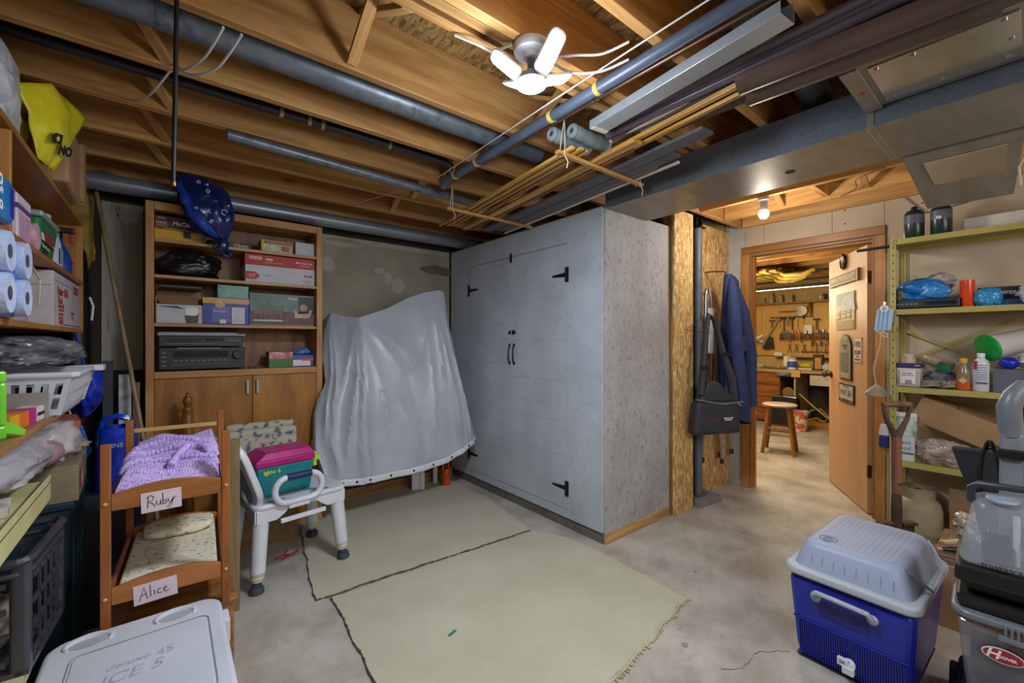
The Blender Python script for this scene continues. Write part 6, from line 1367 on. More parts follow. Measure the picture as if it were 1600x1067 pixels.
# things hanging on the left post
t = thing('face_mask', 'light blue disposable face mask hanging on the left steel shelf post', 'mask', (3.652, .640, 1.372))
MB().prism([(-.02, .14), (.065, .14), (.05, .0), (-.035, .0)], .006, (.0, .01, .0), FNX).build('mask_body', mat('mask_blue', '#A2C2E0', '#92B2D2', .8, 0, 8), t, bevel=.002)
for x in (-.008, .012, .034): MB().box((-.0075, .012 - x * 1.0, .07), (.002, .003, .13), (R(5), 0, 0)).build('pleat', mat('mask_fold', '#6E94C2', '#6288B6', .8), t)
MB().tube([(-.003, .03, .0), (-.004, .0, -.035), (-.003, -.02, -.045), (-.002, -.025, -.03), (-.002, .01, .002)], .002, 6).build('ear_loop', INKW, t)
t = thing('badge_reel', 'round white badge reel clipped above the face mask', 'badge reel', (3.655, .632, 1.515))
MB().lathe([(.022, 0), (.024, .004), (.022, .010)], 20, (0, 0, 0), (0, R(-90), 0)).build('reel', WHITE, t, smooth=50); text('D', INK, t, (-.0108, 0, 0), FNX, None, .025)
MB().bb(-.006, .006, -.006, .006, .022, .045).build('clip', CHROME, t, bevel=.002)
t = thing('fan_brush', 'pale flared brush on a long bent wire handle hanging beside the door casing', 'brush', (3.650, .672, .985))
MB().tube([(0, -.025, .38), (0, -.02, .30), (0, .012, .16), (0, .016, .12), (0, .004, .03)], .0045, 8).build('wire_handle', mat('tan_wire', '#B8A78C', '#A8977C', .4), t, smooth=True)
MB().lathe([(.070, -.04), (.068, -.03), (.035, .005), (.012, .028), (.006, .035)], 22, (0, 0, 0)).build('flared_head', mat('brush_beige', '#9A907A', '#7A705C', .6, 0, 12), t, smooth=50)
t = thing('hanging_jug', 'white and blue plastic jug hooked beside the left steel shelf post', 'jug', (3.955, .685, .55))
MB().prism(rrect(.06, .06, .02), .085, (0, 0, 0)).build('blue_base', mat('jug_blue', '#2A2F86', '#232878', .4), t, smooth=50, bevel=.006); MB().frus((-.03, .03, -.03, .03), (-.02, .02, -.02, .02), .0855, .165).build('white_top', WHITE, t, bevel=.008)
MB().tube([(0, 0, .165), (.0, -.03, .20), (.02, -.07, .18)], .004, 6).build('hook_wire', BLKM, t)

# ================================================================ blue cooler
t = thing('blue_cooler', 'deep blue cooler with a tall grey domed lid on the concrete floor, right foreground', 'cooler', (2.275, .452, 0), R(-2))
BLU = mat('cooler_royal_blue', '#1C2C9C', '#18268C', .32, 0, 5)
LIDR = speck('cooler_rim_grey', '#B4BAC0', '#A0A6AC', 30, .62, .5, '#AAB0B6', (1, 1, 1), .05, .15)
LIDG = speck('cooler_lid_grey', '#9CA6BC', '#8E98AE', 30, .62, .5, '#96A0B6', (1, 1, 1), .05, .15)
MB().frus((-.245, .245, -.175, .175), (-.268, .268, -.20, .20), .012, .345).build('cooler_body', BLU, t, bevel=.035, seg=4)
MB().frus((-.235, .235, -.165, .165), (-.245, .245, -.175, .175), 0, .0118).build('foot', mat('foot_dark', '#1A1D34', '#14172C', .6), t, bevel=.004)
b = MB()
for i in range(44): y = -.165 + i * .0075; b.box((-.2525, y, .090), (.006, .0032, .135), (0, R(-4), 0))
b.build('ribbing', BLU, t, kind='stuff')
MB().bb(-.260, -.252, -.178, .178, .166, .172).build('body_line', BLU, t)
MB().prism(rrect(.565, .425, .05, 6), .036, (0, 0, .3455)).build('lid_rim', LIDR, t, smooth=50, bevel=.012, seg=4)
b = MB()
sec = [((.256, .186), .3805), ((.252, .182), .392), ((.236, .160), .462), ((.226, .148), .478), ((.205, .128), .484)]
rings = []
for (hx, hy), z in sec: rings.append([b.bm.verts.new((x, y, z)) for x, y in rrect(2 * hx, 2 * hy, .045, 6)])
for a_, c_ in zip(rings, rings[1:]):
    for i in range(len(a_)): b.bm.faces.new((a_[i], a_[(i + 1) % len(a_)], c_[(i + 1) % len(a_)], c_[i]))
b.bm.faces.new(rings[-1]); b.bm.faces.new(rings[0][::-1]); b.build('lid_dome', LIDG, t, smooth=45)
b = MB()
for i in range(14): y = -.118 + i * .0182; b.bb(-.195, .20, y - .0075, y + .0075, .4835, .4848)
b.build('lid_ribs', LIDG, t, bevel=.0008, kind='stuff')
b = MB()
for i in range(8): y = -.135 + i * .036; b.box((-.2445, y, .420), (.004, .0022, .034), (0, R(14), 0))
b.build('vent_marks', mat('lid_vent_grey', '#868EA2', '#7C8498', .5), t, kind='stuff')  # vent marks slightly darker than the lid
text('D', mat('lid_mark', '#858DA0', '#7B8396', .5), t, (-.155, .088, .4868), (0, 0, R(-90)), None, .05); text('28', mat('lid_mark', '#858DA0'), t, (-.185, .088, .4868), (0, 0, R(-90)), None, .018)
MB().tube([(-.165, .088, .4865)] + [(-.155 + .03 * math.cos(a), .088 + .03 * math.sin(a), .4865) for a in [2*PI*i/18 for i in range(19)]], .0012, 4, False).build('round_emblem', mat('lid_mark', '#858DA0'), t)
HND = mat('handle_grey', '#A9B2BC', '#9AA3AD', .45, 0, 20)
hp = [(-.262, .098, .285), (-.284, .099, .288), (-.292, .097, .302), (-.295, .088, .312), (-.298, .04, .313), (-.298, -.03, .311), (-.295, -.072, .308), (-.290, -.080, .296), (-.284, -.081, .282), (-.258, -.080, .275)]
MB().tube(hp, .0095, 10).build('bail_handle', HND, t, smooth=True)
for y in (.098, -.08): MB().lathe([(.018, 0), (.018, .012), (.012, .018)], 14, (-.258, y, .280), (0, R(-90), 0)).build('handle_boss', HND, t, smooth=50)
MB().bb(-.2645, -.258, -.065, .085, .215, .285).build('handle_recess', mat('recess_blue', '#151F78', '#111A68', .4), t, bevel=.002)
MB().lathe([(.020, 0), (.020, .010), (.012, .014), (.012, .028)], 14, (-.2575, -.01, .075), (0, R(-90), 0)).bb(-.292, -.270, -.030, .006, .048, .074).bb(-.288, -.272, -.012, .022, .070, .098).build('drain_spigot', WHITE, t, bevel=.002)
text('2A', INK, t, (-.2885, .006, .086), FNX, .018, .014)
MB().bb(.268, .288, -.17, .17, .36, .395).build('rear_hinge', LIDG, t, bevel=.005)
MB().tube([(-.19, -.150, .474), (-.10, -.214, .388), (.16, -.210, .388), (.20, -.155, .470)], .005, 8).build('end_rib', LIDG, t, smooth=True)

# ================================================================ carpet cleaner
t = thing('carpet_cleaner', 'upright grey carpet cleaner with clear tanks and a red oval badge, right foreground', 'carpet cleaner', (2.13, .025, 0), R(3))
SMOK = mat('smoky_clear', '#8E929A', '#6C7078', .10, 0, 6, alpha=.50, coat=.6); TANKC = mat('clear_tank', '#C2C6D0', '#AEB2BE', .07, 0, 6, alpha=.34, coat=.8)
MB().frus((-.23, .22, -.165, .165), (-.15, .20, -.15, .15), .015, .135).build('base', BLACK, t, bevel=.02, seg=3)
MB().prism([(-.24, .02), (-.16, .13), (-.14, .17), (-.10, .17), (-.10, .02)], .24, (0, .12, 0), (R(90), 0, 0)).build('nozzle_window', SMOK, t, bevel=.01)
MB().prism([(-.25, .10), (-.18, .165), (-.15, .165), (-.20, .09)], .15, (0, .075, 0), (R(90), 0, 0)).build('nozzle_bridge', GREYP, t, bevel=.008)
for y in (-.16, .16): MB().lathe([(.05, -.015), (.055, -.01), (.055, .01), (.05, .015)], 20, (.15, y, .055), (R(90), 0, 0)).build('wheel', BLACK, t, smooth=50)
MB().frus((-.120, .06, -.125, .125), (-.150, .08, -.148, .148), .165, .420).build('dirty_tank', SMOK, t, bevel=.018, seg=3)
MB().frus((-.10, .05, -.10, .10), (-.115, .06, -.12, .12), .170, .30).build('tank_core', mat('tank_dark', '#3C3E44', '#2C2E34', .5), t, bevel=.01)
MB().prism(rrect(.25, .325, .05), .026, (-.035, 0, .421)).build('tank_lip', GREYP, t, smooth=50, bevel=.008)
b = MB()
for i in range(10): b.box((-.163, .045 - i * .0125, .424), (.008, .006, .030))
b.build('lip_teeth', GREYP, t, bevel=.001, kind='stuff'); MB().bb(-.168, -.158, -.085, .060, .392, .410).build('lip_latch', GREYP, t, bevel=.003)
MB().frus((-.135, .11, -.145, .145), (-.140, .11, -.150, .150), .448, .492).build('tank_cover', BLACK, t, bevel=.008)
MB().bb(-.105, .11, -.13, .13, .493, .535).build('duct_body', BLACK, t, bevel=.01); MB().lathe([(.035, 0), (.04, .01), (.04, .022)], 16, (-.085, -.04, .493)).build('blue_cap', mat('slate_blue', '#4A586A', '#3E4C5E', .4), t, smooth=50)
MB().frus((-.155, .12, -.155, .155), (-.150, .12, -.152, .152), .536, .590).build('black_band', BLACK, t, bevel=.012, seg=3)
MB().frus((-.148, .09, -.148, .148), (-.070, .06, -.112, .112), .591, .790).build('clean_tank', TANKC, t, bevel=.028, seg=4)
MB().bb(-.085, -.03, -.09, -.01, .595, .70).build('pump_part', mat('pump_white', '#B9BCC4', '#ABAEB6', .4), t, bevel=.008); MB().bb(-.09, .03, .03, .095, .595, .66).build('pump_part', BLACK, t, bevel=.008); MB().tube([(-.06, .02, .595), (-.055, .02, .75)], .008, 10).build('dip_tube', WHITE, t)
MB().lathe([(.036, 0), (.038, .006), (.034, .010)], 22, (-.052, .048, .7905), (0, R(-8), 0)).build('filler_cap', mat('cap_blue_grey', '#8C98A8', '#7E8A9A', .35), t, smooth=50)
MB().tube([(-.03, .118, .768), (-.045, .118, .815), (-.05, .10, .832), (-.05, .0, .836), (-.05, -.10, .832), (-.045, -.118, .815), (-.03, -.118, .768)], .011, 10).build('tank_handle', mat('dark_grey_plastic', '#34373D', '#2C2F35', .4), t, smooth=True)
POLE = mat('pole_grey', '#7D8188', '#72767D', .35)
MB().frus((.075, .125, -.005, .058), (.09, .135, .000, .053), .53, .99).build('upright_pole', POLE, t, bevel=.010, seg=3)
MB().bb(.070, .138, -.008, .062, .905, .935).build('pole_collar', BLACK, t, bevel=.004)
MB().tube([(.112, .027, .98), (.105, .030, 1.03), (.095, .033, 1.075), (.105, .020, 1.12), (.125, .0, 1.150), (.145, -.02, 1.150)], [.028, .030, .030, .027, .023, .016], 14).build('grip', GREYP, t, smooth=True)
MB().tube([(.135, .018, 1.0), (.15, .005, 1.06), (.155, -.01, 1.12)], [.014, .018, .014], 10).build('grip_pad', BLACK, t, smooth=True)
b = MB()
for k in range(4):
    r0 = .045 + .008 * k
    b.tube([(.14 + .004 * k, .065 + r0 * .5 * math.cos(a) + .01, .78 + .17 * math.sin(a) - .01 * k) for a in [2*PI*i/22 for i in range(23)]], .0042, 6, False)
b.build('power_cord', BLACK, t, smooth=True)
b = MB()
for k in range(3): b.tube([(.10, -.045 - .012 * k + .03 * math.cos(a), .86 + .12 * math.sin(a)) for a in [2*PI*i/20 for i in range(21)]], .0042, 6, False)
b.build('power_cord', BLACK, t, smooth=True)
n_ = Euler((R(90) + R(6), 0, R(-90)))
flat('badge_edge', WHITEM, t, (-.1480, .050, .340), n_, 0, 0, poly=[(.045 * math.cos(a), .024 * math.sin(a)) for a in [2*PI*i/28 for i in range(28)]])
flat('red_badge', mat('badge_red', '#A01C34', '#8E182E', .3), t, (-.1494, .050, .340), n_, 0, 0, poly=[(.041 * math.cos(a), .020 * math.sin(a)) for a in [2*PI*i/28 for i in range(28)]])
text('H', INKW, t, (-.1512, .072, .340), n_, None, .040, shear=.25, bold=.001); text('OOVER', INKW, t, (-.1512, .042, .337), n_, .040, .02, bold=.0006)
text('POWERSCRUB XL', INK, t, (-.1500, .030, .604), (R(90) - R(22), 0, R(-90)), .13, .018, bold=.0005)
t2 = thing('accessory_bag', 'flared black bag with a pointed corner hanging behind the carpet cleaner', 'bag', (2.37, .03, .66))
MB().prism([(.185, .225), (-.17, .235), (-.17, -.14), (.06, -.14), (.105, -.02), (.125, .02)][::-1], .05, (.02, 0, 0), FX).build('bag_panel', mat('black_nylon2', '#1E1F25', '#26272E', .7, 0, 6), t2, bevel=.004)
MB().tube([(.04, -.02, .235), (-.02, -.01, .33), (-.075, .0, .29)], .006, 6).build('bag_strap', BLACK, t2)

# ================================================================ spade, low carton and things on it
t = thing('spade', 'rusty spade with a worn wooden D-handle standing between the blue cooler and steel shelves', 'spade', (2.80, .44, 0), R(-39))
RST = mat('rusty_iron', '#5A4438', '#44332A', .7, .3, 14, .3, 60); SHF = wood('worn_shaft', '#8A5A40', '#6B4430', 'z', 14, .6, False)
MB().prism([(-.088, .40), (.088, .40), (.082, .06), (.0, .002), (-.082, .06)], .005, (0, .0025, 0), FNY).bb(-.092, -.02, -.018, .014, .396, .410).bb(.02, .092, -.018, .014, .396, .410).build('blade', RST, t, bevel=.001)
MB().lathe([(.018, .34), (.022, .42), (.021, .52), (.019, .55)], 16).build('socket', RST, t, smooth=50)
MB().lathe([(.0185, .5505), (.020, .62), (.020, .80), (.022, .83)], 16).build('shaft', SHF, t, smooth=50)
MB().tube([(0, 0, .82), (-.02, 0, .86), (-.052, 0, .92), (-.064, 0, .965), (-.060, 0, .990)], [.017, .014, .010, .0085, .009], 10).tube([(0, 0, .82), (.02, 0, .86), (.052, 0, .92), (.064, 0, .965), (.060, 0, .990)], [.017, .014, .010, .0085, .009], 10).build('yoke', RST, t, smooth=True)
MB().tube([(-.068, 0, .988), (-.03, 0, .990), (.03, 0, .990), (.068, 0, .988)], [.013, .0155, .0155, .013], 12).build('grip', SHF, t, smooth=True)
MB().prism(rrect(.012, .012, .003), .001, (0, -.0208, .60), FNY).build('stamp', RST, t)
t = carton('low_carton', 'wide cardboard carton on the floor behind the carpet cleaner', 'box', (3.02, .06, 0), 0, (.54, .52, .285), CARD)
LAM = wood('laminate_plank', '#8C7260', '#6C5546', 'y', 20, .4, False)
for i in range(3): tag(MB().bb(-.085, .085, -.23, .23, 0, .011).build('laminate_plank', LAM, bevel=.001, loc=(2.845 + .012 * i, .075, .2855 + .0115 * i), rz=R(2 * i)), ('lowest', 'middle', 'topmost')[i] + ' of three brown laminate planks stacked on the low carton', 'plank', 'laminate planks on the low carton')
tag(MB().bb(-.12, .12, -.20, .20, 0, .030).build('grey_slab', mat('dusty_slab', '#7E746A', '#685E55', .8, 0, 14), bevel=.004, loc=(3.06, .08, .2855)), 'dusty grey slab lying behind the laminate planks on the low carton', 'slab')
t = thing('hand_trowel', 'small trowel with a black handle and pale tip lying on the laminate planks', 'trowel', (2.85, .205, .340), R(-50))
MB().tube([(-.10, 0, .0), (-.06, 0, .0), (.05, 0, -.002)], [.007, .013, .014], 10).build('handle', BLACK, t, smooth=True); MB().lathe([(.008, 0), (.008, .02)], 10, (-.12, 0, 0), (0, R(90), 0)).build('handle_tip', mat('tan_tip', '#B8A078', '#A89068', .6), t); MB().prism([(.05, -.01), (.11, -.03), (.18, 0), (.11, .03), (.05, .01)], .003, (0, 0, -.005)).build('blade', RST, t)
tag(MB().bb(-.10, .10, -.012, .012, 0, .012).build('wood_scrap', mat('pale_scrap', '#C6B284', '#B6A274', .7), bevel=.001, loc=(3.02, .24, .3165), rz=R(-32)), 'pale wooden scrap lying behind the black-handled trowel', 'scrap')
tag(MB().blob((0, 0, .05), (.11, .13, .075), .3, 2.6, 99, 5, .0, .9, .3, 6).build('crumpled_bag', mat('crumpled_clear', '#BDB4A8', '#8E857A', .15, 0, 9, .9, 20), smooth=60, loc=(3.14, .14, .3165)), 'crumpled clear plastic bag behind the carpet cleaner on the low carton', 'bag')
# ================================================================ door furniture: signs
FY = (R(90), 0, R(180)); dw = bpy.data.objects['door_1']
def on_door(name, label, cat, s_, z): 
    c, sn = math.cos(DANG), math.sin(DANG)
    return thing(name, label, cat, (4.105 + c * s_ - sn * .0182, .795 + sn * s_ + c * .0182, z), DANG)
DK = mat('sign_dark', '#1E1B18', '#191613', .5)
t = on_door('door_ornament', 'dark oval beetle-shaped ornament at the top of the open door', 'ornament', .43, 1.975)
MB().blob((0, .014, 0), (.058, .016, .072), .1, 2, 101, 4).build('ornament_body', mat('ornament_brown', '#2E2622', '#241D1A', .35), t, smooth=True)
MB().blob((.03, .022, .04), (.014, .012, .014), .1, 2, 102, 2).build('ornament_head', mat('pale_grey', '#B0AAA4', '#A09A94', .5), t, smooth=True); MB().tube([(-.02, .02, .06), (0, .032, .0), (.0, .026, -.06)], .004, 6).build('wing_seam', INK, t)
SGW = wood('sign_wood', '#55381C', '#402812', 'x', 14, .6, False)
t = on_door('workshop_sign', "carved brown wooden sign reading PAPA'S WORKSHOP across the door", 'sign', .435, 1.828)
MB().bb(-.30, .30, 0, .016, -.045, .045).build('sign_board', SGW, t, bevel=.003); text("PAPA'S WORKSHOP", mat('carved_pale', '#E0C898', '#D2B886', .6), t, (-.0, .0165, .006), FY, .50, .06, bold=.0012)
MB().bb(-.28, .28, .0162, .018, -.036, -.031).build('carved_line', mat('carved_pale', '#C2A070'), t); MB().bb(-.318, -.301, 0, .02, -.05, .05).build('sign_end', wood('sign_end_wood', '#80603A', '#64482A', 'z'), t)
t = on_door('winter_picture', 'unframed print of a pale winter barn and fence on the door', 'picture', .41, 1.555)
MB().bb(-.195, .195, 0, .006, -.155, .155).build('picture_sheet', mat('snow_print2', '#C2AE84', '#A3936E', .6, 0, 14), t)
flat('sky_area', mat('sky_print2', '#6E8490', '#9AA69C', .6, 0, 8), t, (.0, .0062, .105), FY, .385, .10); flat('roof_area', mat('roof_print', '#A8B4B4', '#8E9CA0', .6, 0, 8), t, (-.03, .0068, .055), FY, 0, 0, poly=[(-.16, -.05), (-.06, .06), (.13, .085), (.19, -.05)], t=.001)
for x in (-.12, -.02, .10): flat('fence_post', DK, t, (x, .008, -.03), FY, .008, .07)
flat('fence_rail', DK, t, (0, .0082, -.015), FY, .30, .008, spin=.03); flat('fence_rail', DK, t, (.02, .0082, -.055), FY, .34, .007, spin=.06); flat('brush_area', mat('brush_print', '#8C7648', '#B8A472', .7, 0, 40), t, (0, .0066, -.115), FY, .37, .07)
t = on_door('arched_plaque', 'tall grey arched plaque with small printed lines on the door', 'plaque', .39, 1.17)
ar = [(-.125, -.19), (.125, -.19), (.125, .07)] + [(.125 * math.cos(a), .07 + .12 * math.sin(a)) for a in [PI * i / 14 for i in range(1, 14)]] + [(-.125, .07)]
flat('plaque_edge', DK, t, (0, .0, 0), FY, 0, 0, poly=ar, t=.010); flat('plaque_face', mat('plaque_grey', '#8E8C80', '#7A786C', .5), t, (0, .0105, 0), FY, 0, 0, poly=[(x * .92, y * .95) for x, y in ar], t=.002)
text("WORKSHOP\nRULES", INK, t, (0, .0127, .085), FY, .12, .03)
for i in range(11): flat('text_line', mat('ink_grey', '#4A483E', '#403E34', .7), t, (-.0, .0127, .03 - .015 * i), FY, .17 - .02 * (i % 3), .005)
flat('brush_area', mat('brush_print', '#8C7648'), t, (0, .0127, -.155), FY, .20, .04); flat('green_area', mat('plaque_green', '#6E8A56', '#5E7A46', .6), t, (0, .0127, .135), FY, .14, .03)
t = on_door('fix_sign', 'small white tin sign reading I FIX on the door', 'sign', .16, 1.232)
flat('sign_plate', mat('tin_pink', '#D3BCA8', '#C6AE9A', .5), t, (0, 0, 0), FY, .155, .205, .003)
flat('sign_border', DK, t, (0, .0032, .0), FY, .148, .198, .0004); flat('sign_field', mat('tin_pink', '#D3BCA8'), t, (0, .0037, 0), FY, .142, .192, .0004)
text('I FIX', INK, t, (0, .0045, .042), FY, .12, .09, bold=.002); text('STUFF', INK, t, (0, .0045, -.022), FY, .12, .05, bold=.0015); text('THAT', INK, t, (0, .0045, -.052), FY, .04, .02); text('WORKED FINE', INK, t, (0, .0045, -.075), FY, .11, .02)
for x in (-.07, .07):
    for z in (-.095, .095): MB().lathe([(.004, 0), (.004, .002)], 8, (x, .003, z), (R(-90), 0, 0)).build('nail', INK, t)
t = on_door('licence_plate', 'framed licence plate reading FNT SH low on the door', 'licence plate', .375, .868)
MB().bb(-.16, .16, 0, .008, -.08, .08).build('plate_frame', DK, t, bevel=.004); flat('plate_face', mat('plate_white', '#B9B4B0', '#ABA6A2', .45), t, (0, .0085, .006), FY, .28, .115); flat('frame_band', mat('frame_pale', '#8E8478', '#7E7468', .5), t, (0, .0085, -.066), FY, .24, .016)
text('FNT SH', mat('plate_ink', '#4A4450', '#403A46', .6), t, (0, .0098, .0), FY, .22, .09, bold=.002); text('ONTARIO', mat('plate_ink', '#4A4450'), t, (0, .0098, .052), FY, .12, .018); text('FINISHING', INK, t, (0, .0098, -.066), FY, .18, .012)

# ================================================================ workshop beyond the door
# stool
t = thing('wooden_stool', 'round-topped wooden stool on the workshop floor beyond the doorway', 'stool', (5.605, 1.915, 0), R(12))
STW = wood('stool_wood', '#A87438', '#80521E', 'z', 12, .4, False)
MB().lathe([(.02, .538), (.165, .540), (.178, .550), (.178, .560), (.165, .570), (.02, .566)], 28).build('seat', mat('stool_top', '#B8A496', '#A59284', .3), t, smooth=50)
for sx in (-1, 1):
    for sy in (-1, 1): MB().tube([(sx * .095, sy * .095, .538), (sx * .155, sy * .155, 0)], [.021, .019], 10).build('leg', STW, t, smooth=True)
for z, k in ((.26, .124), (.19, .133)):
    for a in range(4):
        c, s_ = (1, 0) if a % 2 == 0 else (0, 1); q = 1 if a < 2 else -1
        z2 = z + (.03 if a % 2 else 0); k2 = .155 - .06 * z2 / .538
        p = [(-k2, q * k2, z2), (k2, q * k2, z2)] if a % 2 == 0 else [(q * k2, -k2, z2), (q * k2, k2, z2)]
        MB().tube(p, .010, 8).build('rung', STW, t, smooth=True)
# bench
t = thing('workbench', 'long workbench with a worn top and knee hole along the workshop back wall', 'bench', (7.50, 2.2, 0))
WBW = wood('bench_top_wood', '#C8A878', '#A0824E', 'y', 8, .5, False)
MB().bb(-.02, .62, -1.9, 1.7, .815, .860).build('bench_top', WBW, t, bevel=.004)
MB().bb(.02, .58, -1.88, .0, .0, .10).build('low_plinth', wood('plinth_board', '#B07830', '#8A5A20', 'y'), t, bevel=.003)
MB().bb(.55, .58, -1.88, .34, .101, .814).build('back_panel', DARKW, t)
MB().bb(.0, .55, .145, .165, .0, .814).build('side_panel', mat('pale_panel', '#B7A888', '#A89978', .6), t)
t2 = thing('drawer_cabinet', 'brown wooden drawer cabinet with white knobs under the left of the workbench', 'cabinet', (7.50, 2.80, 0))
CABW = wood('cabinet_brown', '#9A6028', '#784616', 'y', 8, .45, False, .06)
MB().bb(.015, .55, -.24, .60, .03, .813).build('cabinet_body', CABW, t2)
for i in range(4):
    d_ = MB().bb(-.003, .0145, -.235, .28, .045 + i * .19, .222 + i * .19).build('drawer', CABW, t2, bevel=.003)
    MB().lathe([(.010, 0), (.016, .014), (.014, .022)], 12, (-.003, .10, .135 + i * .19), (0, R(-90), 0)).build('knob', WHITE, d_, smooth=True)
MB().bb(.02, .5, -.24, .6, .0, .0295).build('kick_board', DARKW, t2)
t = thing('drawer_unit', 'pale grey metal drawer hanging under the right of the workbench top', 'drawer', (7.53, 1.98, .64))
MB().bb(0, .45, -.16, .18, 0, .150).build('drawer_box', mat('pale_metal', '#B9B4A6', '#A9A496', .45), t, bevel=.004); MB().bb(-.006, 0, -.165, .185, .0, .155).build('drawer_front', mat('pale_metal', '#B9B4A6'), t, bevel=.002); MB().bb(.02, .40, -.15, .17, .151, .1735).build('drawer_rail', BLKM, t)
MB().lathe([(.008, 0), (.012, .012)], 10, (-.006, -.03, .11), (0, R(-90), 0)).build('pull', CHROME, t)
t = thing('cloth_roll', 'dark striped cloth rolled under the workbench front edge', 'cloth', (7.455, 2.49, .755))
MB().tube([(0, -.10, .03), (0, .0, .028), (0, .10, .032)], [.026, .030, .026], 12).build('roll', mat('navy_check', '#26304C', '#8088A0', .9, 0, 30), t, smooth=True); MB().bb(-.004, .022, -.09, .09, .055, .0605).build('clamp_board', WBW, t)
t = thing('tan_block', 'small tan board clamped to the workbench front', 'board', (7.462, 2.33, .755)); MB().bb(-.006, .014, -.06, .06, 0, .105).build('board', mat('tan_block', '#C2A060', '#B29050', .7), t)
tag(MB().lathe([(.08, 0), (.095, .26), (.100, .28), (.100, .295), (.09, .295)], 22).build('white_bucket', mat('bucket_printed', '#D2C4B4', '#B85C48', .5, 0, 9, lo=.52, hi=.56), smooth=50, loc=(7.15, 2.17, 0)), 'white bucket with red print behind the stool', 'bucket')
t = thing('tool_case', 'black soft tool case with a tan disc behind it, under the workbench knee hole', 'case', (7.38, 2.44, 0.0))
MB().frus((-.10, .10, -.19, .19), (-.07, .07, -.17, .17), .0, .46).build('case_body', BLACK, t, bevel=.02); MB().tube([(-.08, -.17, .455), (-.085, .0, .462), (-.08, .17, .455)], .008, 8).build('silver_edge', CHROME, t)
tag(MB().lathe([(.02, -.01), (.085, -.008), (.085, .008), (.02, .01)], 28, (0, 0, .50), (0, R(88), 0)).bb(-.02, .02, -.03, .03, 0, .42).build('pedestal_disc', mat('tan_disc', '#8A6A34', '#785A28', .6), smooth=50, loc=(7.56, 2.46, .0)), 'round tan disc on a stand behind the black tool case', 'disc')
HB = mat('black_hose', '#2B2822', '#1F1D19', .5); HG = mat('tan_hose', '#A08A5C', '#8A744A', .5)
def loops(loc, label, m, r, n, seed, rad):
    rnd = random.Random(seed); pts = []
    for i in range(n * 12):
        a = 2 * PI * i / 12; k = 1 + .25 * noise.noise(Vector((i * .15, seed, 0)))
        pts.append((r * .6 * k * math.cos(a), r * k * math.sin(a), rad + .022 * (i / 12) + .03 * abs(math.sin(a * .5 + seed))))
    return tag(MB().tube(pts, rad, 8).build('hose_loops', m, smooth=True, loc=loc), label, 'hose')
loops((7.72, 2.02, .1005), 'tangle of black hoses under the workbench', HB, .17, 5, 3, .016)
tag(MB().tube([(0, .16, .03), (-.02, .10, .02), (-.03, .02, .06), (-.02, -.08, .02), (0, -.14, .08), (.05, -.02, .19), (.03, .10, .16), (.0, .16, .05)], .010, 8).build('pale_hose', HG, smooth=True, loc=(7.535, 2.06, .0995)), 'pale looped hose in front of the black hose tangle under the workbench', 'hose')
tag(MB().tube([(0, .25, .50), (-.01, .1, .36), (.0, -.08, .20), (.02, -.2, .14)], .012, 8).build('extension_cord', mat('yellow_cord', '#A8963C', '#94822E', .5), smooth=True, loc=(7.495, 2.04, .0)), 'yellow-green cord slanting down over the hose tangle', 'cord')
# wall board, rails, shelf
pb = thing('pegboard', 'golden pegboard covering the workshop back wall above the bench', 'pegboard', (8.10, 2.2, 1.06))
PEG = speck('pegboard_wood', '#D2A758', '#B98E42', 26, .60, .6, '#C79B4C')
for y0, y1 in ((-1.6, -.38), (-.375, .845), (.85, 1.75)): MB().bb(0, .045, y0, y1, 0, .86).build('board_panel', PEG, pb)
t = thing('jar_shelf', 'long wooden jar shelf on brackets above the pegboard', 'shelf', (7.90, 2.2, 1.925))
MB().bb(.0, .195, -1.6, 1.7, 0, .022).build('shelf_board', wood('jar_shelf', '#B9803A', '#8C5C24', 'y'), t, bevel=.002)
for y in (-.9, .10, 1.1): MB().prism([(0, 0), (.19, 0), (.19, -.20), (.15, -.20)], .03, (.005, y + .015, 0), (R(90), 0, 0)).build('bracket', wood('bracket_wood', '#B5722E', '#8A521C', 'z'), t)
def jar(x, y, z, r, h, m, label, name='glass_jar', g=None):
    o = thing(name, label, 'jar', (x, y, z), 0, g)
    MB().lathe([(r * .95, 0), (r, .006), (r, h * .72), (r * .7, h * .82), (r * .7, h * .85)], 16).build('jar_body', m, o, smooth=50); MB().lathe([(r * .76, h * .85), (r * .76, h)], 16).build('jar_lid', CHROME, o, smooth=50)
JG = mat('jar_glass', '#B8A878', '#A0905E', .2)
for i, (y, r, h) in enumerate(((2.98, .022, .10), (2.86, .045, .16), (2.72, .036, .13), (2.56, .024, .12), (2.15, .045, .10))):
    jar(8.0, y, 1.9475, r, h, JG, ('first', 'second, biggest', 'third', 'fourth', 'last, squat')[i] + ' jar from the left on the workshop shelf', 'glass_jar', 'jars on the workshop shelf')
rl = thing('tool_rail', 'long wooden tool rail across the pegboard', 'rail', (8.045, 2.38, 1.33)); MB().bb(0, .054, -.45, .37, 0, .022).build('rail', wood('rail_wood', '#A86A2C', '#7C4A18', 'y'), rl); MB().bb(.03, .05, -.45, .37, .022, .05).build('rail_back', wood('rail_wood', '#A86A2C', '#7C4A18', 'y'), rl)
r2_ = thing('tool_rail', 'lower wooden rail of small tools near the bench top, right', 'rail', (8.045, 2.22, 1.13)); MB().bb(0, .054, -.25, .22, 0, .018).build('rail', wood('rail_wood', '#A86A2C', '#7C4A18', 'y'), r2_)
r3_ = thing('tool_rail', 'upper thin dark rack for hand tools on the pegboard', 'rail', (8.055, 2.55, 1.70)); MB().bb(0, .044, -.28, .34, 0, .014).build('rail', BLKM, r3_)
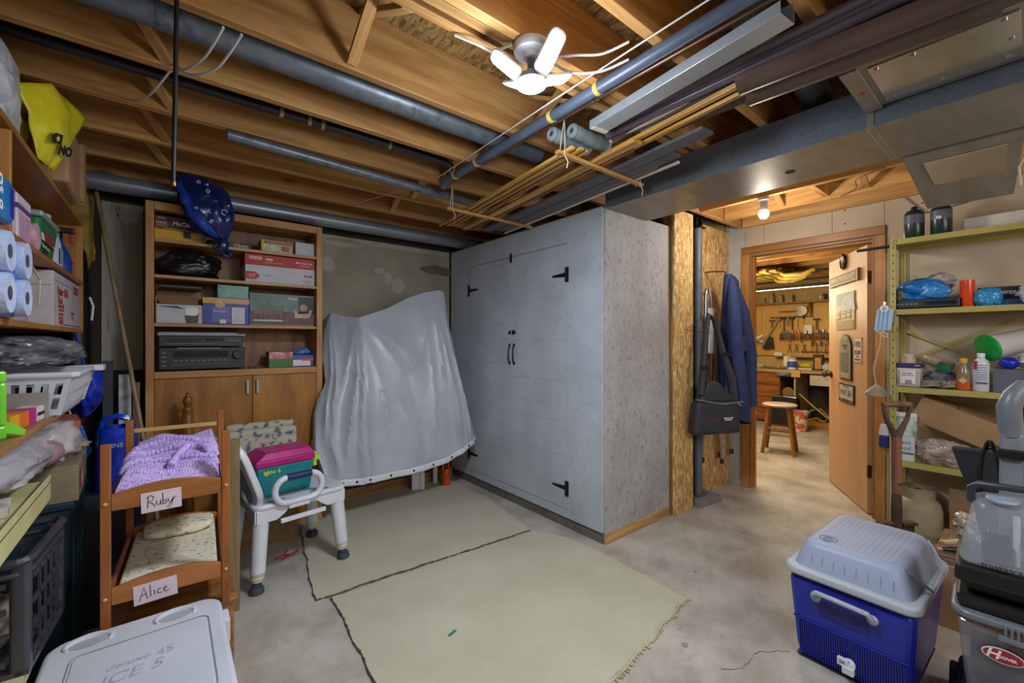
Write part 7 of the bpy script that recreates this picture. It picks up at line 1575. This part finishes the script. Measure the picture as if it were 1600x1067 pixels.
lg_ = thing('ledge_board', 'pale narrow ledge board behind the clutter on the workbench', 'ledge', (7.98, 2.3, 1.045)); MB().bb(0, .115, -1.2, .5, 0, .016).build('ledge', WBW, lg_)
TC = [mat('tool_black', '#22211F', '#1A1918', .5), mat('tool_steel', '#A9A59A', '#8F8B80', .35, .7), mat('tool_red', '#B4321E', '#A02A18', .4), mat('tool_orange', '#E0801C', '#CE7014', .4), mat('tool_brown', '#6E4722', '#583616', .6), mat('tool_yellow', '#D6A82A', '#C29820', .4), mat('tool_blue', '#5D6C88', '#4C5A76', .4)]
CN = ['black', 'steel', 'red', 'orange', 'brown', 'yellow', 'grey-blue']
ORD = ['first', 'second', 'third', 'fourth', 'fifth', 'sixth', 'seventh', 'eighth', 'ninth', 'tenth', 'eleventh', 'twelfth', 'thirteenth', 'fourteenth', 'fifteenth', 'sixteenth', 'seventeenth', 'eighteenth', 'nineteenth', 'twentieth', 'twenty-first', 'twenty-second']
rnd = random.Random(21)
def tool(kind, y, z, c, label, g):
    nm = kind.replace(' ', '_'); x = 8.032
    o = thing(nm, label, kind, (x, y, z), 0, g)
    if kind == 'pliers':
        for s_ in (-1, 1): MB().tube([(0, s_ * .004, .06), (0, s_ * .018, .02), (0, s_ * .014, -.06)], [.006, .008, .006], 6).build('handle', TC[c], o)
        MB().prism([(-.014, 0), (.014, 0), (.006, .05), (-.006, .05)], .01, (.005, 0, .055), FNX).build('jaws', TC[1], o)
    elif kind == 'screwdriver':
        MB().lathe([(.010, .02), (.013, .03), (.012, .085), (.007, .10)], 8).build('handle', TC[c], o); MB().lathe([(.004, -.08), (.004, .02)], 6).build('shaft', TC[1], o)
    elif kind == 'hammer':
        MB().tube([(0, 0, .02), (0, 0, -.16)], .010, 8).build('handle', TC[4], o); MB().box((0, 0, .035), (.024, .085, .028)).build('head', TC[c], o, bevel=.003)
    elif kind == 'wrench':
        MB().prism([(-.008, -.10), (.008, -.10), (.007, .03), (.020, .05), (.012, .075), (.004, .05), (-.004, .05), (-.012, .075), (-.020, .05), (-.007, .03)], .008, (0, 0, 0), FNX).build('wrench_body', TC[1] if c == 1 else TC[c], o)
    else:
        MB().tube([(0, -.03, -.09), (0, 0, .0), (0, .02, .05)], .005, 6).build('arm', TC[4], o); MB().tube([(0, .03, -.09), (0, 0, .0), (0, -.02, .05)], .005, 6).build('arm', TC[4], o)
ys = [2.72 - i * .042 for i in range(17)]
for i, y in enumerate(ys):
    k = ('pliers', 'screwdriver', 'pliers', 'wrench')[i % 4] if i != 6 else 'pliers'
    c = 3 if i in (5, 6) else (2 if i == 12 else rnd.choice((0, 0, 1, 6, 4)))
    tool(k, y, 1.375 + rnd.uniform(0, .02), c, f'{CN[c]}-handled {k}, {ORD[i]} tool from the left on the long tool rail', 'tools on the long tool rail')
for i, y in enumerate((2.86, 2.80, 2.74, 2.68, 2.62, 2.56, 2.49, 2.40, 2.22)):
    k = ('hammer', 'wrench', 'screwdriver', 'hammer', 'pliers')[i % 5]; c = (4, 1, 2, 0, 1, 0, 5, 0, 0)[i]
    tool(k, y, 1.62 + .03 * (i % 2), c, f'{CN[c]} {k}, {ORD[i]} tool from the left on the upper dark rack', 'tools on the upper dark rack')
for i, y in enumerate((2.60, 2.50, 2.39, 2.28, 2.22, 2.16, 2.10, 2.05, 2.00)):
    k = 'dividers' if i < 3 else ('screwdriver' if i % 2 else 'wrench'); c = 4
    tool(k, y, 1.21, c, f'{CN[c]} {k}, {ORD[i]} from the left in the lowest row on the pegboard', 'lowest row of tools on the pegboard')
t = thing('set_square', 'large steel set square with a black corner leaning on the pegboard', 'set square', (8.02, 2.87, 1.22))
MB().prism([(.10, .45), (.12, .45), (-.12, 0), (-.16, 0)], .006, (0, 0, 0), FNX).build('blade', TC[1], t); MB().prism([(-.13, -.05), (.05, -.04), (.03, .15), (-.02, .17)], .012, (-.006, 0, 0), FNX).build('black_corner', TC[0], t)
t = thing('power_bar', 'white power bar fixed slanting on the pegboard left', 'power bar', (8.0, 3.10, 1.36)); MB().box((0, 0, 0), (.03, .26, .05), (R(30), 0, 0)).build('bar', WHITE, t, bevel=.004)
tag(MB().lathe([(.02, -.01), (.085, -.008), (.09, .0), (.085, .01)], 22, (0, 0, 0), (0, R(90), 0)).build('saw_disc', TC[1], smooth=50, loc=(8.03, 2.43, 1.80)), 'round steel saw disc hung below the jar shelf', 'disc')
tag(MB().bb(-.012, .012, -.055, .055, -.07, .07).build('white_card', WHITEM, loc=(8.035, 2.33, 1.495)), 'white card with a dark emblem pinned on the pegboard', 'card')
tag(MB().bb(-.01, .01, -.14, .14, 0, .018).build('level_bar', TC[4], loc=(8.03, 2.62, 1.79)), 'long brown wooden level below the jar shelf', 'level')
t = thing('bench_lamp_arm', 'black clamp machine standing at the left end of the workbench', 'machine', (7.86, 3.12, .8605)); MB().bb(-.09, .09, -.07, .07, 0, .05).build('base', BLACK, t, bevel=.01); MB().tube([(0, 0, .05), (.02, .02, .25), (.0, .0, .48), (-.05, -.04, .56)], [.035, .045, .05, .03], 12).build('column', BLACK, t, smooth=True); MB().box((-.06, -.12, .50), (.05, .2, .03), (R(-28), 0, 0)).build('white_arm', WHITE, t, bevel=.003)
def drum(nm, label, x, y, r, h, m, m2, cat):
    o = thing(nm, label, cat, (x, y, .8605)); MB().lathe([(r, 0), (r, h * .8), (r * .85, h * .86)], 20).build('body', m, o, smooth=50); MB().lathe([(r * .9, h * .86), (r * .9, h)], 20).build('lid', m2, o, smooth=50); return o
o = drum('paint_jar', 'white jar with a blue label on the workbench', 7.72, 2.46, .065, .19, WHITE, mat('lilac_lid', '#B8AEC6', '#A89EB6', .4), 'jar'); MB().lathe([(.066, .03), (.066, .125)], 20, cap=False).build('blue_label', mat('label_blue', '#2A62B4', '#2256A2', .4), o, smooth=True)
tag(MB().bb(-.06, .06, -.05, .05, 0, .20).build('white_block', WHITEM, bevel=.004, loc=(7.86, 2.56, .8605)), 'white carton behind the blue-labelled jar on the workbench', 'box')
o = thing('yellow_tape_box', 'yellow and green bundle on a pale tray on the workbench', 'bundle', (7.72, 2.27, .8605)); MB().bb(-.06, .06, -.09, .09, 0, .03).build('tray', mat('pale_tray', '#C9C3B2', '#B9B3A2', .5), o, bevel=.003); MB().blob((0, 0, .07), (.05, .085, .04), .2, 3, 111, 3).build('bundle', mat('lime_yellow', '#C6C82E', '#B0B222', .4), o, smooth=True)
o = thing('picture_stand', 'dark narrow picture stand with a tan panel on the workbench', 'frame', (7.75, 2.115, .8605)); MB().bb(-.03, .03, -.065, .065, 0, .24).build('frame', DK, o, bevel=.004); MB().bb(-.033, -.0305, -.04, .04, .02, .19).build('panel', mat('tan_panel', '#C08850', '#A87040', .6, 0, 20), o)
tag(MB().blob((0, 0, .05), (.06, .08, .06), .3, 3, 112, 4, .0, 1, .2, 6).build('white_rags', CLO, smooth=60, loc=(7.70, 1.98, .8605)), 'heap of white rags at the right of the workbench', 'rags')
tag(MB().blob((0, 0, .06), (.05, .06, .07), .1, 3, 113, 3, .0).build('yellow_sponge', mat('sponge_yellow', '#D8D02E', '#C4BC20', .7), smooth=60, loc=(7.84, 1.93, .8605)), 'bright yellow sponge behind the white rags on the workbench', 'sponge')
tag(MB().blob((0, 0, .04), (.07, .12, .05), .3, 4, 114, 4, .0, 1, .2, 6).build('green_tin', mat('green_heap', '#6C9A5A', '#C2B07C', .6, 0, 20), smooth=60, loc=(7.68, 2.95, .8605)), 'green and tan clutter heap at the left of the workbench', 'clutter')
tag(MB().bb(-.004, .004, -.06, .06, 0, .055).build('label_card', WHITEM, loc=(8.02, 2.76, 1.0615)), 'white label card standing on the ledge board', 'card')
tag(MB().blob((0, 0, .02), (.08, .16, .025), .3, 4, 115, 4, .0, 1, .25, 6).build('paper_litter', mat('litter_tan', '#A89A7C', '#7C6E54', .8, 0, 25), smooth=60, loc=(7.70, 2.665, .8605)), 'flat litter of tools and papers left of the blue-labelled jar', 'litter')
# shop light and stored lumber
t = thing('shop_light', 'long shop light with one glowing tube above the workbench', 'light', (7.20, 2.27, 2.085))
MB().prism([(-.07, .0), (-.03, .05), (.03, .05), (.07, .0), (.064, .0), (.028, .044), (-.028, .044), (-.064, 0)], 1.22, (0, .61, 0), (R(90), 0, 0)).build('reflector', GALV, t); MB().tube([(0, -.58, .012), (0, .58, .012)], .013, 12).build('tube', mat('tube_glow', '#FFF4D8', '#FFF4D8', .4, emit=10), t, smooth=True)
for y in (-.5, .5): MB().tube([(0, y, .05), (0, y, .224)], .003, 6).build('chain', CHROME, t)
MB().tube([(.0, .60, .03), (.03, .63, -.05), (.03, .63, -.17), (.02, .62, -.22)], .006, 6).build('pull_cord', INKW, t)
YL = wood('lumber_yellow', '#D8B448', '#B08C28', 'y', 10, .5, False)
rk = thing('lumber_rack', 'overhead lumber rack bars in the workshop', 'rack', (6.0, 2.2, 2.17)); 
for x in (.15, .95): MB().tube([(x, -.9, 0), (x, 1.0, 0)], .012, 8).build('rack_bar', BLKM, rk)
for x in (.15, .95):
    for y in (-.8, .9): MB().tube([(x, y, .0), (x, y, .138)], .006, 6).build('hanger_rod', BLKM, rk)
for i in range(7):
    tag(MB().bb(-.62, .62, -.040, .040, 0, .022).build('lumber_board', wood('lumber_yellow_x', '#D8B448', '#B08C28', 'x', 10, .5, False), bevel=.003, loc=(6.55, 2.80 - .115 * i, 2.1825)), f'{ORD[i]} yellowish board from the left on the overhead lumber rack', 'board', 'boards on the overhead lumber rack')
tag(MB().blob((0, 0, .04), (.40, .28, .045), .25, 3, 116, 5, .0, .8, .25, 6).build('insulation_pile', INSUL, smooth=60, loc=(6.55, 2.35, 2.2065)), 'pile of yellow insulation lying on the overhead lumber', 'insulation')
for i, (y, s_) in enumerate(((2.05, 0), (2.18, 1), (2.32, 0))):
    tag(MB().tube([(6.05 + .3 * i, y, 2.16), (6.02 + .3 * i, y - .05, 2.13), (6.02 + .3 * i, y - .22, 2.12), (6.05 + .3 * i, y - .36, 2.17)], .022, 8).build('yellow_strap', INSUL, smooth=True), f'{ORD[i]} drooping yellow strip from the right under the overhead lumber', 'strip', 'drooping strips under the lumber rack')
